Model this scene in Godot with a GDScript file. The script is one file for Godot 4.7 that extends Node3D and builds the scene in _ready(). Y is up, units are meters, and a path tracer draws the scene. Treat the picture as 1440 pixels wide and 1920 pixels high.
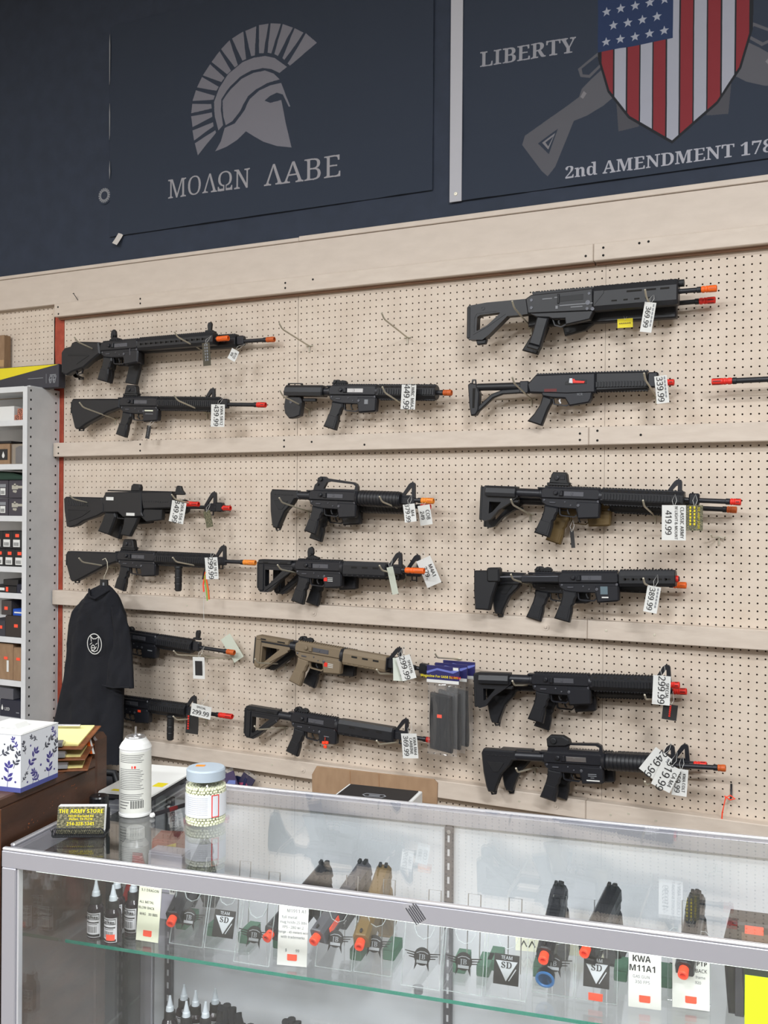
extends Node3D
# A shop wall of airsoft rifles over a glass display counter. Wall plane z = 0, x to the right, y up, metres.

const IN := 0.0254
const ROW0 := 2.4256            # height of the top visible row of pegboard holes
const TURN := 0.1501            # the counter stands 8.6 degrees off the wall
const CORNER := Vector3(-0.647, 0.0, 2.02)   # the counter's front left corner on the floor

var M := {}
var taken := {}


class Shape:
	var v := PackedVector3Array()
	var n := PackedVector3Array()
	var uv := PackedVector2Array()
	var s := 1.0
	var t := Transform3D.IDENTITY

	func tri3(a, b, c, na, nb, nc, ua = Vector2.ZERO, ub = Vector2.ZERO, uc = Vector2.ZERO):
		v.append(t * (a * s)); v.append(t * (c * s)); v.append(t * (b * s))
		n.append((t.basis * na).normalized()); n.append((t.basis * nc).normalized()); n.append((t.basis * nb).normalized())
		uv.append(ua); uv.append(uc); uv.append(ub)

	func tri(a: Vector3, b: Vector3, c: Vector3):
		var k := (b - a).cross(c - a)
		if k.length_squared() < 1e-18:
			return
		k = k.normalized()
		tri3(a, b, c, k, k, k)

	func quad(a: Vector3, b: Vector3, c: Vector3, d: Vector3):   # counter-clockwise seen from outside
		var k := (c - a).cross(d - b)
		if k.length_squared() < 1e-18:
			return
		k = k.normalized()
		tri3(a, b, c, k, k, k, Vector2(0, 1), Vector2(1, 1), Vector2(1, 0))
		tri3(a, c, d, k, k, k, Vector2(0, 1), Vector2(1, 0), Vector2(0, 0))

	# box with chamfered edges
	func box(lo: Vector3, hi: Vector3, bev := 0.0):
		var pts := PackedVector2Array([Vector2(lo.x, lo.y), Vector2(hi.x, lo.y), Vector2(hi.x, hi.y), Vector2(lo.x, hi.y)])
		plate(pts, lo.z, hi.z, bev, true)

	func inset(p: PackedVector2Array, d: float) -> PackedVector2Array:
		var r := PackedVector2Array()
		var m := p.size()
		for i in m:
			var a := (p[i] - p[(i + m - 1) % m]).normalized()
			var b := (p[(i + 1) % m] - p[i]).normalized()
			var na := Vector2(-a.y, a.x)
			var nb := Vector2(-b.y, b.x)
			var k := na + nb
			var q := maxf(k.dot(na), 0.5)
			r.append(p[i] + k * (d / q))
		return r

	func chamfered(p: PackedVector2Array, d: float) -> PackedVector2Array:
		var r := PackedVector2Array()
		var m := p.size()
		for i in m:
			var a := p[(i + m - 1) % m] - p[i]
			var b := p[(i + 1) % m] - p[i]
			var q := minf(d, minf(a.length(), b.length()) * 0.4)
			r.append(p[i] + a.normalized() * q); r.append(p[i] + b.normalized() * q)
		return r

	# a flat outline (x, y) extruded from z0 to z1 with bevelled rims
	func plate(p: PackedVector2Array, z0: float, z1: float, bev := 0.0, corners := false):
		if Geometry2D.is_polygon_clockwise(p):
			p = p.duplicate(); p.reverse()
		if corners and bev > 0.0:
			p = chamfered(p, bev)
		var m := p.size()
		var q := inset(p, bev) if bev > 0.0 else p
		var f := Geometry2D.triangulate_polygon(q)
		if f.is_empty():
			q = p; f = Geometry2D.triangulate_polygon(p)
		for i in range(0, f.size(), 3):
			var a := q[f[i]]; var b := q[f[i + 1]]; var c := q[f[i + 2]]
			if (b - a).cross(c - a) < 0.0:
				var w := b; b = c; c = w
			tri(Vector3(a.x, a.y, z1), Vector3(b.x, b.y, z1), Vector3(c.x, c.y, z1))
			tri(Vector3(a.x, a.y, z0), Vector3(c.x, c.y, z0), Vector3(b.x, b.y, z0))
		walls(p, q, z0, z1, bev)

	func walls(p: PackedVector2Array, q: PackedVector2Array, z0: float, z1: float, bev: float):
		var m := p.size()
		for i in m:
			var j := (i + 1) % m
			quad(Vector3(p[i].x, p[i].y, z0 + bev), Vector3(p[j].x, p[j].y, z0 + bev), Vector3(p[j].x, p[j].y, z1 - bev), Vector3(p[i].x, p[i].y, z1 - bev))
			if bev > 0.0:
				quad(Vector3(p[i].x, p[i].y, z1 - bev), Vector3(p[j].x, p[j].y, z1 - bev), Vector3(q[j].x, q[j].y, z1), Vector3(q[i].x, q[i].y, z1))
				quad(Vector3(q[i].x, q[i].y, z0), Vector3(q[j].x, q[j].y, z0), Vector3(p[j].x, p[j].y, z0 + bev), Vector3(p[i].x, p[i].y, z0 + bev))

	# the same with openings through it
	func holed(p: PackedVector2Array, holes: Array, z0: float, z1: float):
		if Geometry2D.is_polygon_clockwise(p):
			p = p.duplicate(); p.reverse()
		walls(p, p, z0, z1, 0.0)
		var all := p
		for h0 in holes:
			var h: PackedVector2Array = h0
			if not Geometry2D.is_polygon_clockwise(h):
				h = h.duplicate(); h.reverse()
			walls(h, h, z0, z1, 0.0)
			var best := 1e18; var bi := 0; var bj := 0
			for i in all.size():
				for j in h.size():
					var d := all[i].distance_squared_to(h[j])
					if d < best:
						best = d; bi = i; bj = j
			var r := PackedVector2Array()
			for i in range(0, bi + 1): r.append(all[i])
			for k in range(0, h.size() + 1): r.append(h[(bj + k) % h.size()])
			for i in range(bi, all.size()): r.append(all[i])
			all = r
		var f := Geometry2D.triangulate_polygon(all)
		for i in range(0, f.size(), 3):
			var a := all[f[i]]; var b := all[f[i + 1]]; var c := all[f[i + 2]]
			if (b - a).cross(c - a) < 0.0:
				var w := b; b = c; c = w
			tri(Vector3(a.x, a.y, z1), Vector3(b.x, b.y, z1), Vector3(c.x, c.y, z1))
			tri(Vector3(a.x, a.y, z0), Vector3(c.x, c.y, z0), Vector3(b.x, b.y, z0))

	# bars of a given width along a bent line
	func bar(p: PackedVector2Array, w: float, z0: float, z1: float, bev := 0.0):
		var closed := p.size() > 2 and p[0].is_equal_approx(p[p.size() - 1])
		var q := p
		if closed: q = p.slice(0, p.size() - 1)
		var k := 1000.0 if s == 1.0 else 1.0      # the offsetting works in coarse steps: do it in millimetres
		var big := PackedVector2Array()
		for e in q: big.append(e * k)
		var rims := []; var holes := []
		for g in Geometry2D.offset_polyline(big, w * k / 2.0, Geometry2D.JOIN_MITER, Geometry2D.END_JOINED if closed else Geometry2D.END_BUTT):
			var small := PackedVector2Array()
			for e in g: small.append(e / k)
			if Geometry2D.is_polygon_clockwise(g): holes.append(small)
			else: rims.append(small)
		for g in rims:
			if holes.is_empty(): plate(g, z0, z1, bev)
			else: holed(g, holes, z0, z1)

	# box whose six faces each carry the whole picture
	func carton(lo: Vector3, hi: Vector3):
		var a := [Vector3(lo.x, lo.y, hi.z), Vector3(hi.x, lo.y, hi.z), Vector3(hi.x, hi.y, hi.z), Vector3(lo.x, hi.y, hi.z), Vector3(lo.x, lo.y, lo.z), Vector3(hi.x, lo.y, lo.z), Vector3(hi.x, hi.y, lo.z), Vector3(lo.x, hi.y, lo.z)]
		for f in [[0, 1, 2, 3], [1, 5, 6, 2], [5, 4, 7, 6], [4, 0, 3, 7], [3, 2, 6, 7], [4, 5, 1, 0]]: quad(a[f[0]], a[f[1]], a[f[2]], a[f[3]])

	# outline (z, y) extruded along x
	func prism(p: PackedVector2Array, x0: float, x1: float, bev := 0.0):
		var keep := t
		t = t * Transform3D(Basis(Vector3(0, 0, -1), Vector3(0, 1, 0), Vector3(1, 0, 0)), Vector3.ZERO)
		var q := PackedVector2Array()
		for k in p: q.append(Vector2(-k.x, k.y))
		plate(q, x0, x1, bev)
		t = keep

	# rings of (place along the axis, radius); axis 0 = x, 1 = y, 2 = z
	func lathe(p: PackedVector2Array, c := Vector3.ZERO, axis := 1, seg := 16, cap := true):
		var pts := []
		for k in p:
			var ring := PackedVector3Array()
			for i in seg:
				var a := TAU * i / seg
				var e := Vector3.ZERO
				if axis == 0: e = Vector3(k.x, cos(a) * k.y, sin(a) * k.y)
				elif axis == 1: e = Vector3(sin(a) * k.y, k.x, cos(a) * k.y)
				else: e = Vector3(cos(a) * k.y, sin(a) * k.y, k.x)
				ring.append(c + e)
			pts.append(ring)
		for r in range(pts.size() - 1):
			var d := p[r + 1] - p[r]
			if d.length_squared() < 1e-16: continue
			var slope := Vector2(d.y, d.x).normalized()     # (along, out) of the normal = (-dr, dx)
			for i in seg:
				var j := (i + 1) % seg
				var ni := out(axis, TAU * i / seg, -slope.x, slope.y)
				var nj := out(axis, TAU * j / seg, -slope.x, slope.y)
				var a: Vector3 = pts[r][i]; var b: Vector3 = pts[r][j]; var e: Vector3 = pts[r + 1][j]; var g: Vector3 = pts[r + 1][i]
				var u0 := float(i) / seg; var u1 := float(i + 1) / seg
				var w0 := float(r) / (pts.size() - 1); var w1 := float(r + 1) / (pts.size() - 1)
				tri3(a, b, e, ni, nj, nj, Vector2(u0, 1 - w0), Vector2(u1, 1 - w0), Vector2(u1, 1 - w1))
				tri3(a, e, g, ni, nj, ni, Vector2(u0, 1 - w0), Vector2(u1, 1 - w1), Vector2(u0, 1 - w1))
		if cap:
			for i in range(1, seg - 1):
				if p[0].y > 0.0: tri(pts[0][0], pts[0][i + 1], pts[0][i])
				var l: PackedVector3Array = pts[pts.size() - 1]
				if p[p.size() - 1].y > 0.0: tri(l[0], l[i], l[i + 1])

	func out(axis: int, a: float, along: float, o: float) -> Vector3:
		if axis == 0: return Vector3(along, cos(a) * o, sin(a) * o)
		if axis == 1: return Vector3(sin(a) * o, along, cos(a) * o)
		return Vector3(cos(a) * o, sin(a) * o, along)

	# round wire through points
	func wire(p: Array, r: float, seg := 8):
		var rings := []
		var up := Vector3(0.3, 0.9, 0.1).normalized()
		for k in p.size():
			var d: Vector3 = (p[mini(k + 1, p.size() - 1)] - p[maxi(k - 1, 0)]).normalized()
			var x := d.cross(up).normalized()
			if absf(d.dot(up)) > 0.98: x = d.cross(Vector3(1, 0, 0)).normalized()
			var y := x.cross(d)
			var ring := []
			for i in seg:
				var a := TAU * i / seg
				ring.append([p[k] + (x * cos(a) + y * sin(a)) * r, x * cos(a) + y * sin(a)])
			rings.append(ring)
		for k in range(p.size() - 1):
			for i in seg:
				var j := (i + 1) % seg
				var a = rings[k][i]; var b = rings[k][j]; var c = rings[k + 1][j]; var d = rings[k + 1][i]
				tri3(a[0], c[0], b[0], a[1], c[1], b[1]); tri3(a[0], d[0], c[0], a[1], d[1], c[1])
		for i in range(1, seg - 1):
			tri(rings[0][0][0], rings[0][i][0], rings[0][i + 1][0])
			var l = rings[p.size() - 1]
			tri(l[0][0], l[i + 1][0], l[i][0])

	# smooth grid of points pts[row][col] with uv
	func grid(pts: Array, flip := false):
		var R := pts.size(); var C: int = pts[0].size()
		var nn := []
		for r in R:
			var row := PackedVector3Array()
			for c in C:
				var a: Vector3 = pts[r][mini(c + 1, C - 1)] - pts[r][maxi(c - 1, 0)]
				var b: Vector3 = pts[mini(r + 1, R - 1)][c] - pts[maxi(r - 1, 0)][c]
				var k := a.cross(b).normalized()
				row.append(k)
			nn.append(row)
		for r in range(R - 1):
			for c in range(C - 1):
				var q := [[r, c], [r, c + 1], [r + 1, c + 1], [r + 1, c]]
				var u := []
				for e in q: u.append(Vector2(float(e[1]) / (C - 1), 1.0 - float(e[0]) / (R - 1)))
				var o := -1.0 if flip else 1.0
				var P := func(e): return pts[e[0]][e[1]]
				var Q := func(e): return nn[e[0]][e[1]] * o
				if flip:
					tri3(P.call(q[0]), P.call(q[2]), P.call(q[1]), Q.call(q[0]), Q.call(q[2]), Q.call(q[1]), u[0], u[2], u[1])
					tri3(P.call(q[0]), P.call(q[3]), P.call(q[2]), Q.call(q[0]), Q.call(q[3]), Q.call(q[2]), u[0], u[3], u[2])
				else:
					tri3(P.call(q[0]), P.call(q[1]), P.call(q[2]), Q.call(q[0]), Q.call(q[1]), Q.call(q[2]), u[0], u[1], u[2])
					tri3(P.call(q[0]), P.call(q[2]), P.call(q[3]), Q.call(q[0]), Q.call(q[2]), Q.call(q[3]), u[0], u[2], u[3])

	func mesh() -> ArrayMesh:
		var a := []
		a.resize(Mesh.ARRAY_MAX)
		a[Mesh.ARRAY_VERTEX] = v; a[Mesh.ARRAY_NORMAL] = n; a[Mesh.ARRAY_TEX_UV] = uv
		var m := ArrayMesh.new()
		m.add_surface_from_arrays(Mesh.PRIMITIVE_TRIANGLES, a)
		return m


func mm() -> Shape:
	var b := Shape.new(); b.s = 0.001; return b

func P2(a: Array) -> PackedVector2Array:
	var r := PackedVector2Array()
	for i in range(0, a.size(), 2): r.append(Vector2(a[i], a[i + 1]))
	return r

func circle(c: Vector2, r: float, seg := 12) -> PackedVector2Array:
	var p := PackedVector2Array()
	for i in seg: p.append(c + Vector2(cos(TAU * i / seg), sin(TAU * i / seg)) * r)
	return p

func numbered(called: String) -> String:
	if not taken.has(called):
		taken[called] = 0
		return called
	taken[called] += 1
	return "%s_%03d" % [called, taken[called]]

func obj(called: String, b: Shape, m: Material, parent: Node = null) -> MeshInstance3D:
	var o := MeshInstance3D.new()
	o.mesh = b.mesh(); o.material_override = m
	o.cast_shadow = GeometryInstance3D.SHADOW_CASTING_SETTING_ON
	if parent == null:
		o.name = numbered(called); add_child(o)
	else:
		o.name = called; parent.add_child(o, true)
	return o

func thing(called: String, label: String, category: String, at := Vector3.ZERO, turn := 0.0, group := "") -> Node3D:
	var o := Node3D.new()
	o.name = numbered(called); add_child(o)
	o.position = at; o.rotation.y = turn
	return tag(o, label, category, group)

func tag(o: Node3D, label: String, category: String, group := "") -> Node3D:
	o.set_meta("label", label); o.set_meta("category", category)
	if group != "": o.set_meta("group", group)
	return o

func struct(called: String, b: Shape, m: Material) -> MeshInstance3D:
	var o := obj(called, b, m); o.set_meta("kind", "structure"); return o

func at(u: float, y: float, d: float) -> Vector3:   # along the counter, height, depth behind its front
	return CORNER + Vector3(cos(TURN), 0, -sin(TURN)) * u - Vector3(sin(TURN), 0, cos(TURN)) * d + Vector3(0, y, 0)

# flat lettering, height in metres, centred
func letters(text: String, h: float, m: Material, parent: Node3D, where: Vector3, turn := 0.0, face := "sans", bold := false, slant := false, called := "lettering") -> MeshInstance3D:
	var f := SystemFont.new()
	f.font_names = PackedStringArray(["Droid Serif" if face == "serif" else "Droid Sans"])
	f.font_weight = 700 if bold else 400
	f.font_italic = slant
	var tm := TextMesh.new()
	tm.text = text; tm.font = f; tm.font_size = 24; tm.pixel_size = h / 24.0 / 0.72; tm.depth = 0.0004; tm.curve_step = 2.0
	tm.horizontal_alignment = HORIZONTAL_ALIGNMENT_CENTER; tm.vertical_alignment = VERTICAL_ALIGNMENT_CENTER
	var o := MeshInstance3D.new()
	o.mesh = tm; o.material_override = m; o.position = where; o.rotation.z = turn; o.name = called
	parent.add_child(o, true)
	return o

func flat(c: Color, rough := 0.6, metal := 0.0, spec := 0.5) -> StandardMaterial3D:
	var m := StandardMaterial3D.new()
	m.albedo_color = c; m.roughness = rough; m.metallic = metal; m.metallic_specular = spec
	return m

func rgb(r: float, g: float, b: float) -> Color: return Color(r / 255.0, g / 255.0, b / 255.0)

# a colour with mottled grain in it: two colours mixed by layered noise
func grained(c0: Color, c1: Color, rough: float, freq := 0.02, stretch := Vector3.ONE, scale := 1.0, seed := 1, bump := 0.0, world := true) -> StandardMaterial3D:
	var nz := FastNoiseLite.new()
	nz.seed = seed; nz.frequency = freq; nz.fractal_octaves = 5
	var g := nz.get_seamless_image(512, 512)
	var im := Image.create(512, 512, true, Image.FORMAT_RGB8)
	for y in 512:
		for x in 512:
			im.set_pixel(x, y, c0.lerp(c1, g.get_pixel(x, y).r))
	im.generate_mipmaps()
	var m := flat(Color.WHITE, rough)
	m.albedo_texture = ImageTexture.create_from_image(im)
	m.uv1_triplanar = true; m.uv1_world_triplanar = world
	m.uv1_scale = stretch * scale
	if bump > 0.0:
		m.normal_enabled = true
		var h := nz.get_seamless_image(512, 512)
		h.bump_map_to_normal_map(8.0)
		m.normal_texture = ImageTexture.create_from_image(h); m.normal_scale = bump
	return m

func pane(c: Color, alpha: float, rough := 0.0) -> StandardMaterial3D:
	var m := flat(Color(c.r, c.g, c.b, alpha), rough)
	m.transparency = BaseMaterial3D.TRANSPARENCY_ALPHA
	return m

# pictures drawn as flat print -----------------------------------------------
func fill(im: Image, p: PackedVector2Array, c: Color):
	var lo := 1e9; var hi := -1e9
	for q in p: lo = minf(lo, q.y); hi = maxf(hi, q.y)
	for y in range(maxi(int(lo), 0), mini(int(hi) + 1, im.get_height())):
		var xs := []
		for i in p.size():
			var a := p[i]; var b := p[(i + 1) % p.size()]
			if (a.y <= y + 0.5) != (b.y <= y + 0.5):
				xs.append(a.x + (y + 0.5 - a.y) / (b.y - a.y) * (b.x - a.x))
		xs.sort()
		for i in range(0, xs.size() - 1, 2):
			var x0 := clampi(roundi(xs[i]), 0, im.get_width()); var x1 := clampi(roundi(xs[i + 1]), 0, im.get_width())
			if x1 > x0: im.fill_rect(Rect2i(x0, y, x1 - x0, 1), c)

func write(im: Image, text: String, face: String, bold: bool, x0: float, y0: float, x1: float, y1: float, h: float, c: Color):
	# lettering from a baseline start to a baseline end, in pixels
	var f := SystemFont.new()
	f.font_names = PackedStringArray(["Droid Serif" if face == "serif" else "Droid Sans"]); f.font_weight = 700 if bold else 400
	var tm := TextMesh.new()
	tm.text = text; tm.font = f; tm.font_size = 48; tm.pixel_size = 1.0; tm.depth = 0.0; tm.curve_step = 1.0
	tm.horizontal_alignment = HORIZONTAL_ALIGNMENT_LEFT; tm.vertical_alignment = VERTICAL_ALIGNMENT_CENTER
	var a := tm.get_mesh_arrays()
	var vs: PackedVector3Array = a[Mesh.ARRAY_VERTEX]
	var ix: PackedInt32Array = a[Mesh.ARRAY_INDEX] if a[Mesh.ARRAY_INDEX] != null else PackedInt32Array()
	if ix.is_empty():
		for i in vs.size(): ix.append(i)
	var lo := Vector3(1e9, 1e9, 0); var hi := Vector3(-1e9, -1e9, 0)
	for q in vs: lo = lo.min(q); hi = hi.max(q)
	var dir := Vector2(x1 - x0, y1 - y0)
	for i in range(0, ix.size(), 3):
		var p := PackedVector2Array()
		for k in 3:
			var q := vs[ix[i + k]]
			var fx := (q.x - lo.x) / (hi.x - lo.x); var fy := (q.y - lo.y) / (hi.y - lo.y)
			p.append(Vector2(x0, y0) + dir * fx + Vector2(0, -h * fy))
		fill(im, p, c)

func print_mat(im: Image, rough := 0.8) -> StandardMaterial3D:
	im.generate_mipmaps()
	var m := flat(Color.WHITE, rough)
	m.albedo_texture = ImageTexture.create_from_image(im)
	return m


func _ready():
	camera_and_light()
	materials()
	room()
	rails()
	flags()
	gondola()
	rifles()
	hooks()
	price_tags()
	wall_goods()
	shirt()
	counter()
	counter_goods()
	display_goods()
	cabinet()


func camera_and_light():
	var c := Camera3D.new()
	c.name = "camera"; add_child(c)
	c.position = Vector3(0.7486, 1.6, 3.3271)
	c.rotation_order = EULER_ORDER_YXZ
	c.rotation = Vector3(deg_to_rad(-0.1334), deg_to_rad(25.4652), deg_to_rad(0.4376))
	c.fov = 55.6857; c.near = 0.05; c.far = 60.0
	c.current = true
	var e := Environment.new()
	e.background_mode = Environment.BG_COLOR
	e.background_color = Color(0.5, 0.52, 0.55)
	e.background_energy_multiplier = 0.05
	e.ambient_light_source = Environment.AMBIENT_SOURCE_DISABLED
	e.tonemap_mode = Environment.TONE_MAPPER_LINEAR
	e.tonemap_exposure = 1.0
	e.sdfgi_enabled = true; e.ssao_enabled = true; e.ssil_enabled = true
	var w := WorldEnvironment.new()
	w.name = "surroundings"; w.environment = e; add_child(w)
	# fluorescent ceiling fixtures of the shop: the lamps that the place has, in two rows
	var lampmat := flat(Color(1, 1, 1), 0.5)
	lampmat.emission_enabled = true; lampmat.emission = Color(0.97, 0.98, 1.0); lampmat.emission_energy_multiplier = 2.0
	var steel := flat(Color(0.85, 0.85, 0.84), 0.5)
	for p in LAMPS:
		var t := thing("ceiling_light", "white fluorescent ceiling fixture with two tubes", "ceiling light", Vector3(p[0], CEILING - 0.001, p[1]), 0.0, "fluorescent fixtures on the ceiling")
		var b := Shape.new(); b.box(Vector3(-0.62, -0.06, -0.16), Vector3(0.62, 0, 0.16), 0.01); obj("housing", b, steel, t)
		b = Shape.new(); b.box(Vector3(-0.6, -0.072, -0.14), Vector3(0.6, -0.0605, 0.14), 0.004); obj("diffuser", b, lampmat, t)
		var l := AreaLight3D.new()
		l.name = "fixture_light"; l.area_size = Vector2(1.2, 0.28); l.light_energy = p[2]; l.light_color = Color(0.97, 0.985, 1.0)
		l.shadow_enabled = true; l.area_range = 14.0; l.area_attenuation = 2.0
		l.position = Vector3(0, -0.075, 0); l.rotation.x = -PI / 2
		t.add_child(l, true)

const CEILING := 4.25
const LAMPS := [[-2.4, 3.1, 4.5], [1.3, 3.1, 9.0], [-2.9, 5.7, 24.0], [-0.2, 5.7, 17.0], [2.9, 4.6, 24.0], [-1.2, 8.2, 14.0]]


func materials():
	M.peg = grained(rgb(200, 184, 167), rgb(214, 200, 184), 0.55, 0.012, Vector3.ONE, 1.1, 3)
	M.rail = grained(rgb(196, 182, 168), rgb(206, 193, 179), 0.5, 0.02, Vector3(0.5, 2.0, 2.0), 1.6, 5, 0.08)
	M.ledge = grained(rgb(196, 183, 170), rgb(204, 191, 178), 0.55, 0.02, Vector3(0.6, 1.6, 1.6), 1.3, 6, 0.06)
	M.strip_brown = grained(rgb(136, 104, 84), rgb(164, 128, 104), 0.8, 0.03, Vector3(0.4, 3, 3), 2.0, 7)
	M.hardboard = grained(rgb(84, 54, 38), rgb(110, 74, 52), 0.9, 0.03, Vector3.ONE, 3.0, 8)
	M.redpaint = grained(rgb(146, 54, 34), rgb(178, 78, 54), 0.6, 0.02, Vector3.ONE, 2.0, 9)
	M.black_wall = grained(rgb(38, 46, 60), rgb(45, 53, 69), 0.85, 0.02, Vector3.ONE, 0.9, 10)
	M.poly = flat(rgb(28, 29, 33), 0.45)
	M.metal = flat(rgb(37, 38, 43), 0.38, 0.2)
	M.matte = flat(rgb(24, 25, 28), 0.55)
	M.port = flat(rgb(92, 93, 99), 0.38, 0.4)
	M.tan = flat(rgb(122, 107, 86), 0.6)
	M.coyote = flat(rgb(104, 84, 48), 0.55)
	M.orange = flat(rgb(238, 104, 30), 0.45)
	M.amber = flat(rgb(232, 140, 46), 0.45)
	M.burnt = flat(rgb(196, 92, 34), 0.5)
	M.red = flat(rgb(222, 46, 34), 0.45)
	M.glow = flat(rgb(255, 72, 36), 0.5)
	M.silver = flat(rgb(190, 190, 192), 0.3, 0.9)
	M.zinc = flat(rgb(196, 190, 172), 0.35, 0.25)
	M.white = flat(rgb(214, 214, 211), 0.6)
	M.paper = flat(rgb(216, 216, 212), 0.8)
	M.cream = flat(rgb(228, 230, 206), 0.8)
	M.ink = flat(rgb(26, 26, 30), 0.7)
	M.faint = flat(rgb(130, 132, 136), 0.8)
	M.sticker = flat(rgb(250, 84, 56), 0.7)
	M.card_dark = flat(rgb(36, 34, 34), 0.6)
	M.dark_red = flat(rgb(96, 20, 22), 0.5)
	M.yellow = flat(rgb(222, 204, 28), 0.6)
	M.camo = grained(rgb(10, 14, 4), rgb(176, 166, 130), 0.6, 0.03, Vector3(1, 2, 1), 9.0, 14, 0.0, false)
	M.gondola = grained(rgb(204, 205, 206), rgb(214, 215, 216), 0.45, 0.02, Vector3.ONE, 1.0, 15)
	M.hole = flat(rgb(24, 22, 20), 0.9)  # near-black; plates of it paint the dark inside slots and vents
	M.alu = flat(rgb(176, 176, 184), 0.42, 0.55)
	M.glass = pane(Color(0.80, 0.92, 0.88), 0.004)
	M.glass_edge = pane(Color(0.10, 0.50, 0.42), 0.75, 0.05)
	M.acrylic = pane(Color(0.93, 0.96, 0.97), 0.012)
	M.acrylic_edge = pane(Color(0.80, 0.84, 0.84), 0.35, 0.1)
	M.bag = pane(Color(0.92, 0.92, 0.92), 0.05, 0.05)
	M.backboard = flat(rgb(196, 200, 204), 0.6)
	M.green = grained(rgb(56, 96, 76), rgb(70, 112, 90), 0.8, 0.05, Vector3.ONE, 6.0, 17)
	M.cardboard = grained(rgb(134, 106, 80), rgb(152, 124, 96), 0.85, 0.03, Vector3(1, 0.4, 1), 2.0, 18)
	M.blackbox = flat(rgb(26, 25, 27), 0.55)
	M.greybox = flat(rgb(54, 53, 60), 0.6)
	M.cloth = grained(rgb(15, 16, 22), rgb(22, 24, 32), 0.95, 0.05, Vector3.ONE, 4.0, 20)


func holes_panel(cols: int, rows: int) -> ArrayMesh:
	# a hardboard sheet of one inch cells, each with a quarter inch hole through it; origin at the top left corner
	var v := PackedVector3Array(); var n := PackedVector3Array()
	var r := 0.0031; var th := 0.0045
	var oct := []
	for i in 8: oct.append(Vector2(cos(TAU * (i + 0.5) / 8), sin(TAU * (i + 0.5) / 8)) * r)
	var h := IN / 2
	var sq := [Vector2(h, h * 0.4142), Vector2(h * 0.4142, h), Vector2(-h * 0.4142, h), Vector2(-h, h * 0.4142), Vector2(-h, -h * 0.4142), Vector2(-h * 0.4142, -h), Vector2(h * 0.4142, -h), Vector2(h, -h * 0.4142)]
	var cn := {0: Vector2(h, h), 2: Vector2(-h, h), 4: Vector2(-h, -h), 6: Vector2(h, -h)}
	var front := []
	for i in 8:
		var j := (i + 1) % 8
		front.append_array([oct[i], sq[i], sq[j], oct[i], sq[j], oct[j]])
		if cn.has(i): front.append_array([sq[i], cn[i], sq[j]])
	for cy in rows:
		for cx in cols:
			var o := Vector3((cx + 0.5) * IN, -(cy + 0.5) * IN, 0)
			for k in range(0, front.size(), 3):
				for e in [0, 2, 1]:
					var q: Vector2 = front[k + e]
					v.append(o + Vector3(q.x, q.y, 0)); n.append(Vector3(0, 0, 1))
			for i in 8:
				var a: Vector2 = oct[i]; var b: Vector2 = oct[(i + 1) % 8]
				var A := o + Vector3(a.x, a.y, 0); var B := o + Vector3(b.x, b.y, 0)
				var C := B - Vector3(0, 0, th); var D := A - Vector3(0, 0, th)
				var k := -Vector3((a + b).x, (a + b).y, 0).normalized()
				for q in [A, C, B, A, D, C]:
					v.append(q); n.append(k)
	var arr := []
	arr.resize(Mesh.ARRAY_MAX); arr[Mesh.ARRAY_VERTEX] = v; arr[Mesh.ARRAY_NORMAL] = n
	var m := ArrayMesh.new()
	m.add_surface_from_arrays(Mesh.PRIMITIVE_TRIANGLES, arr)
	return m


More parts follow.
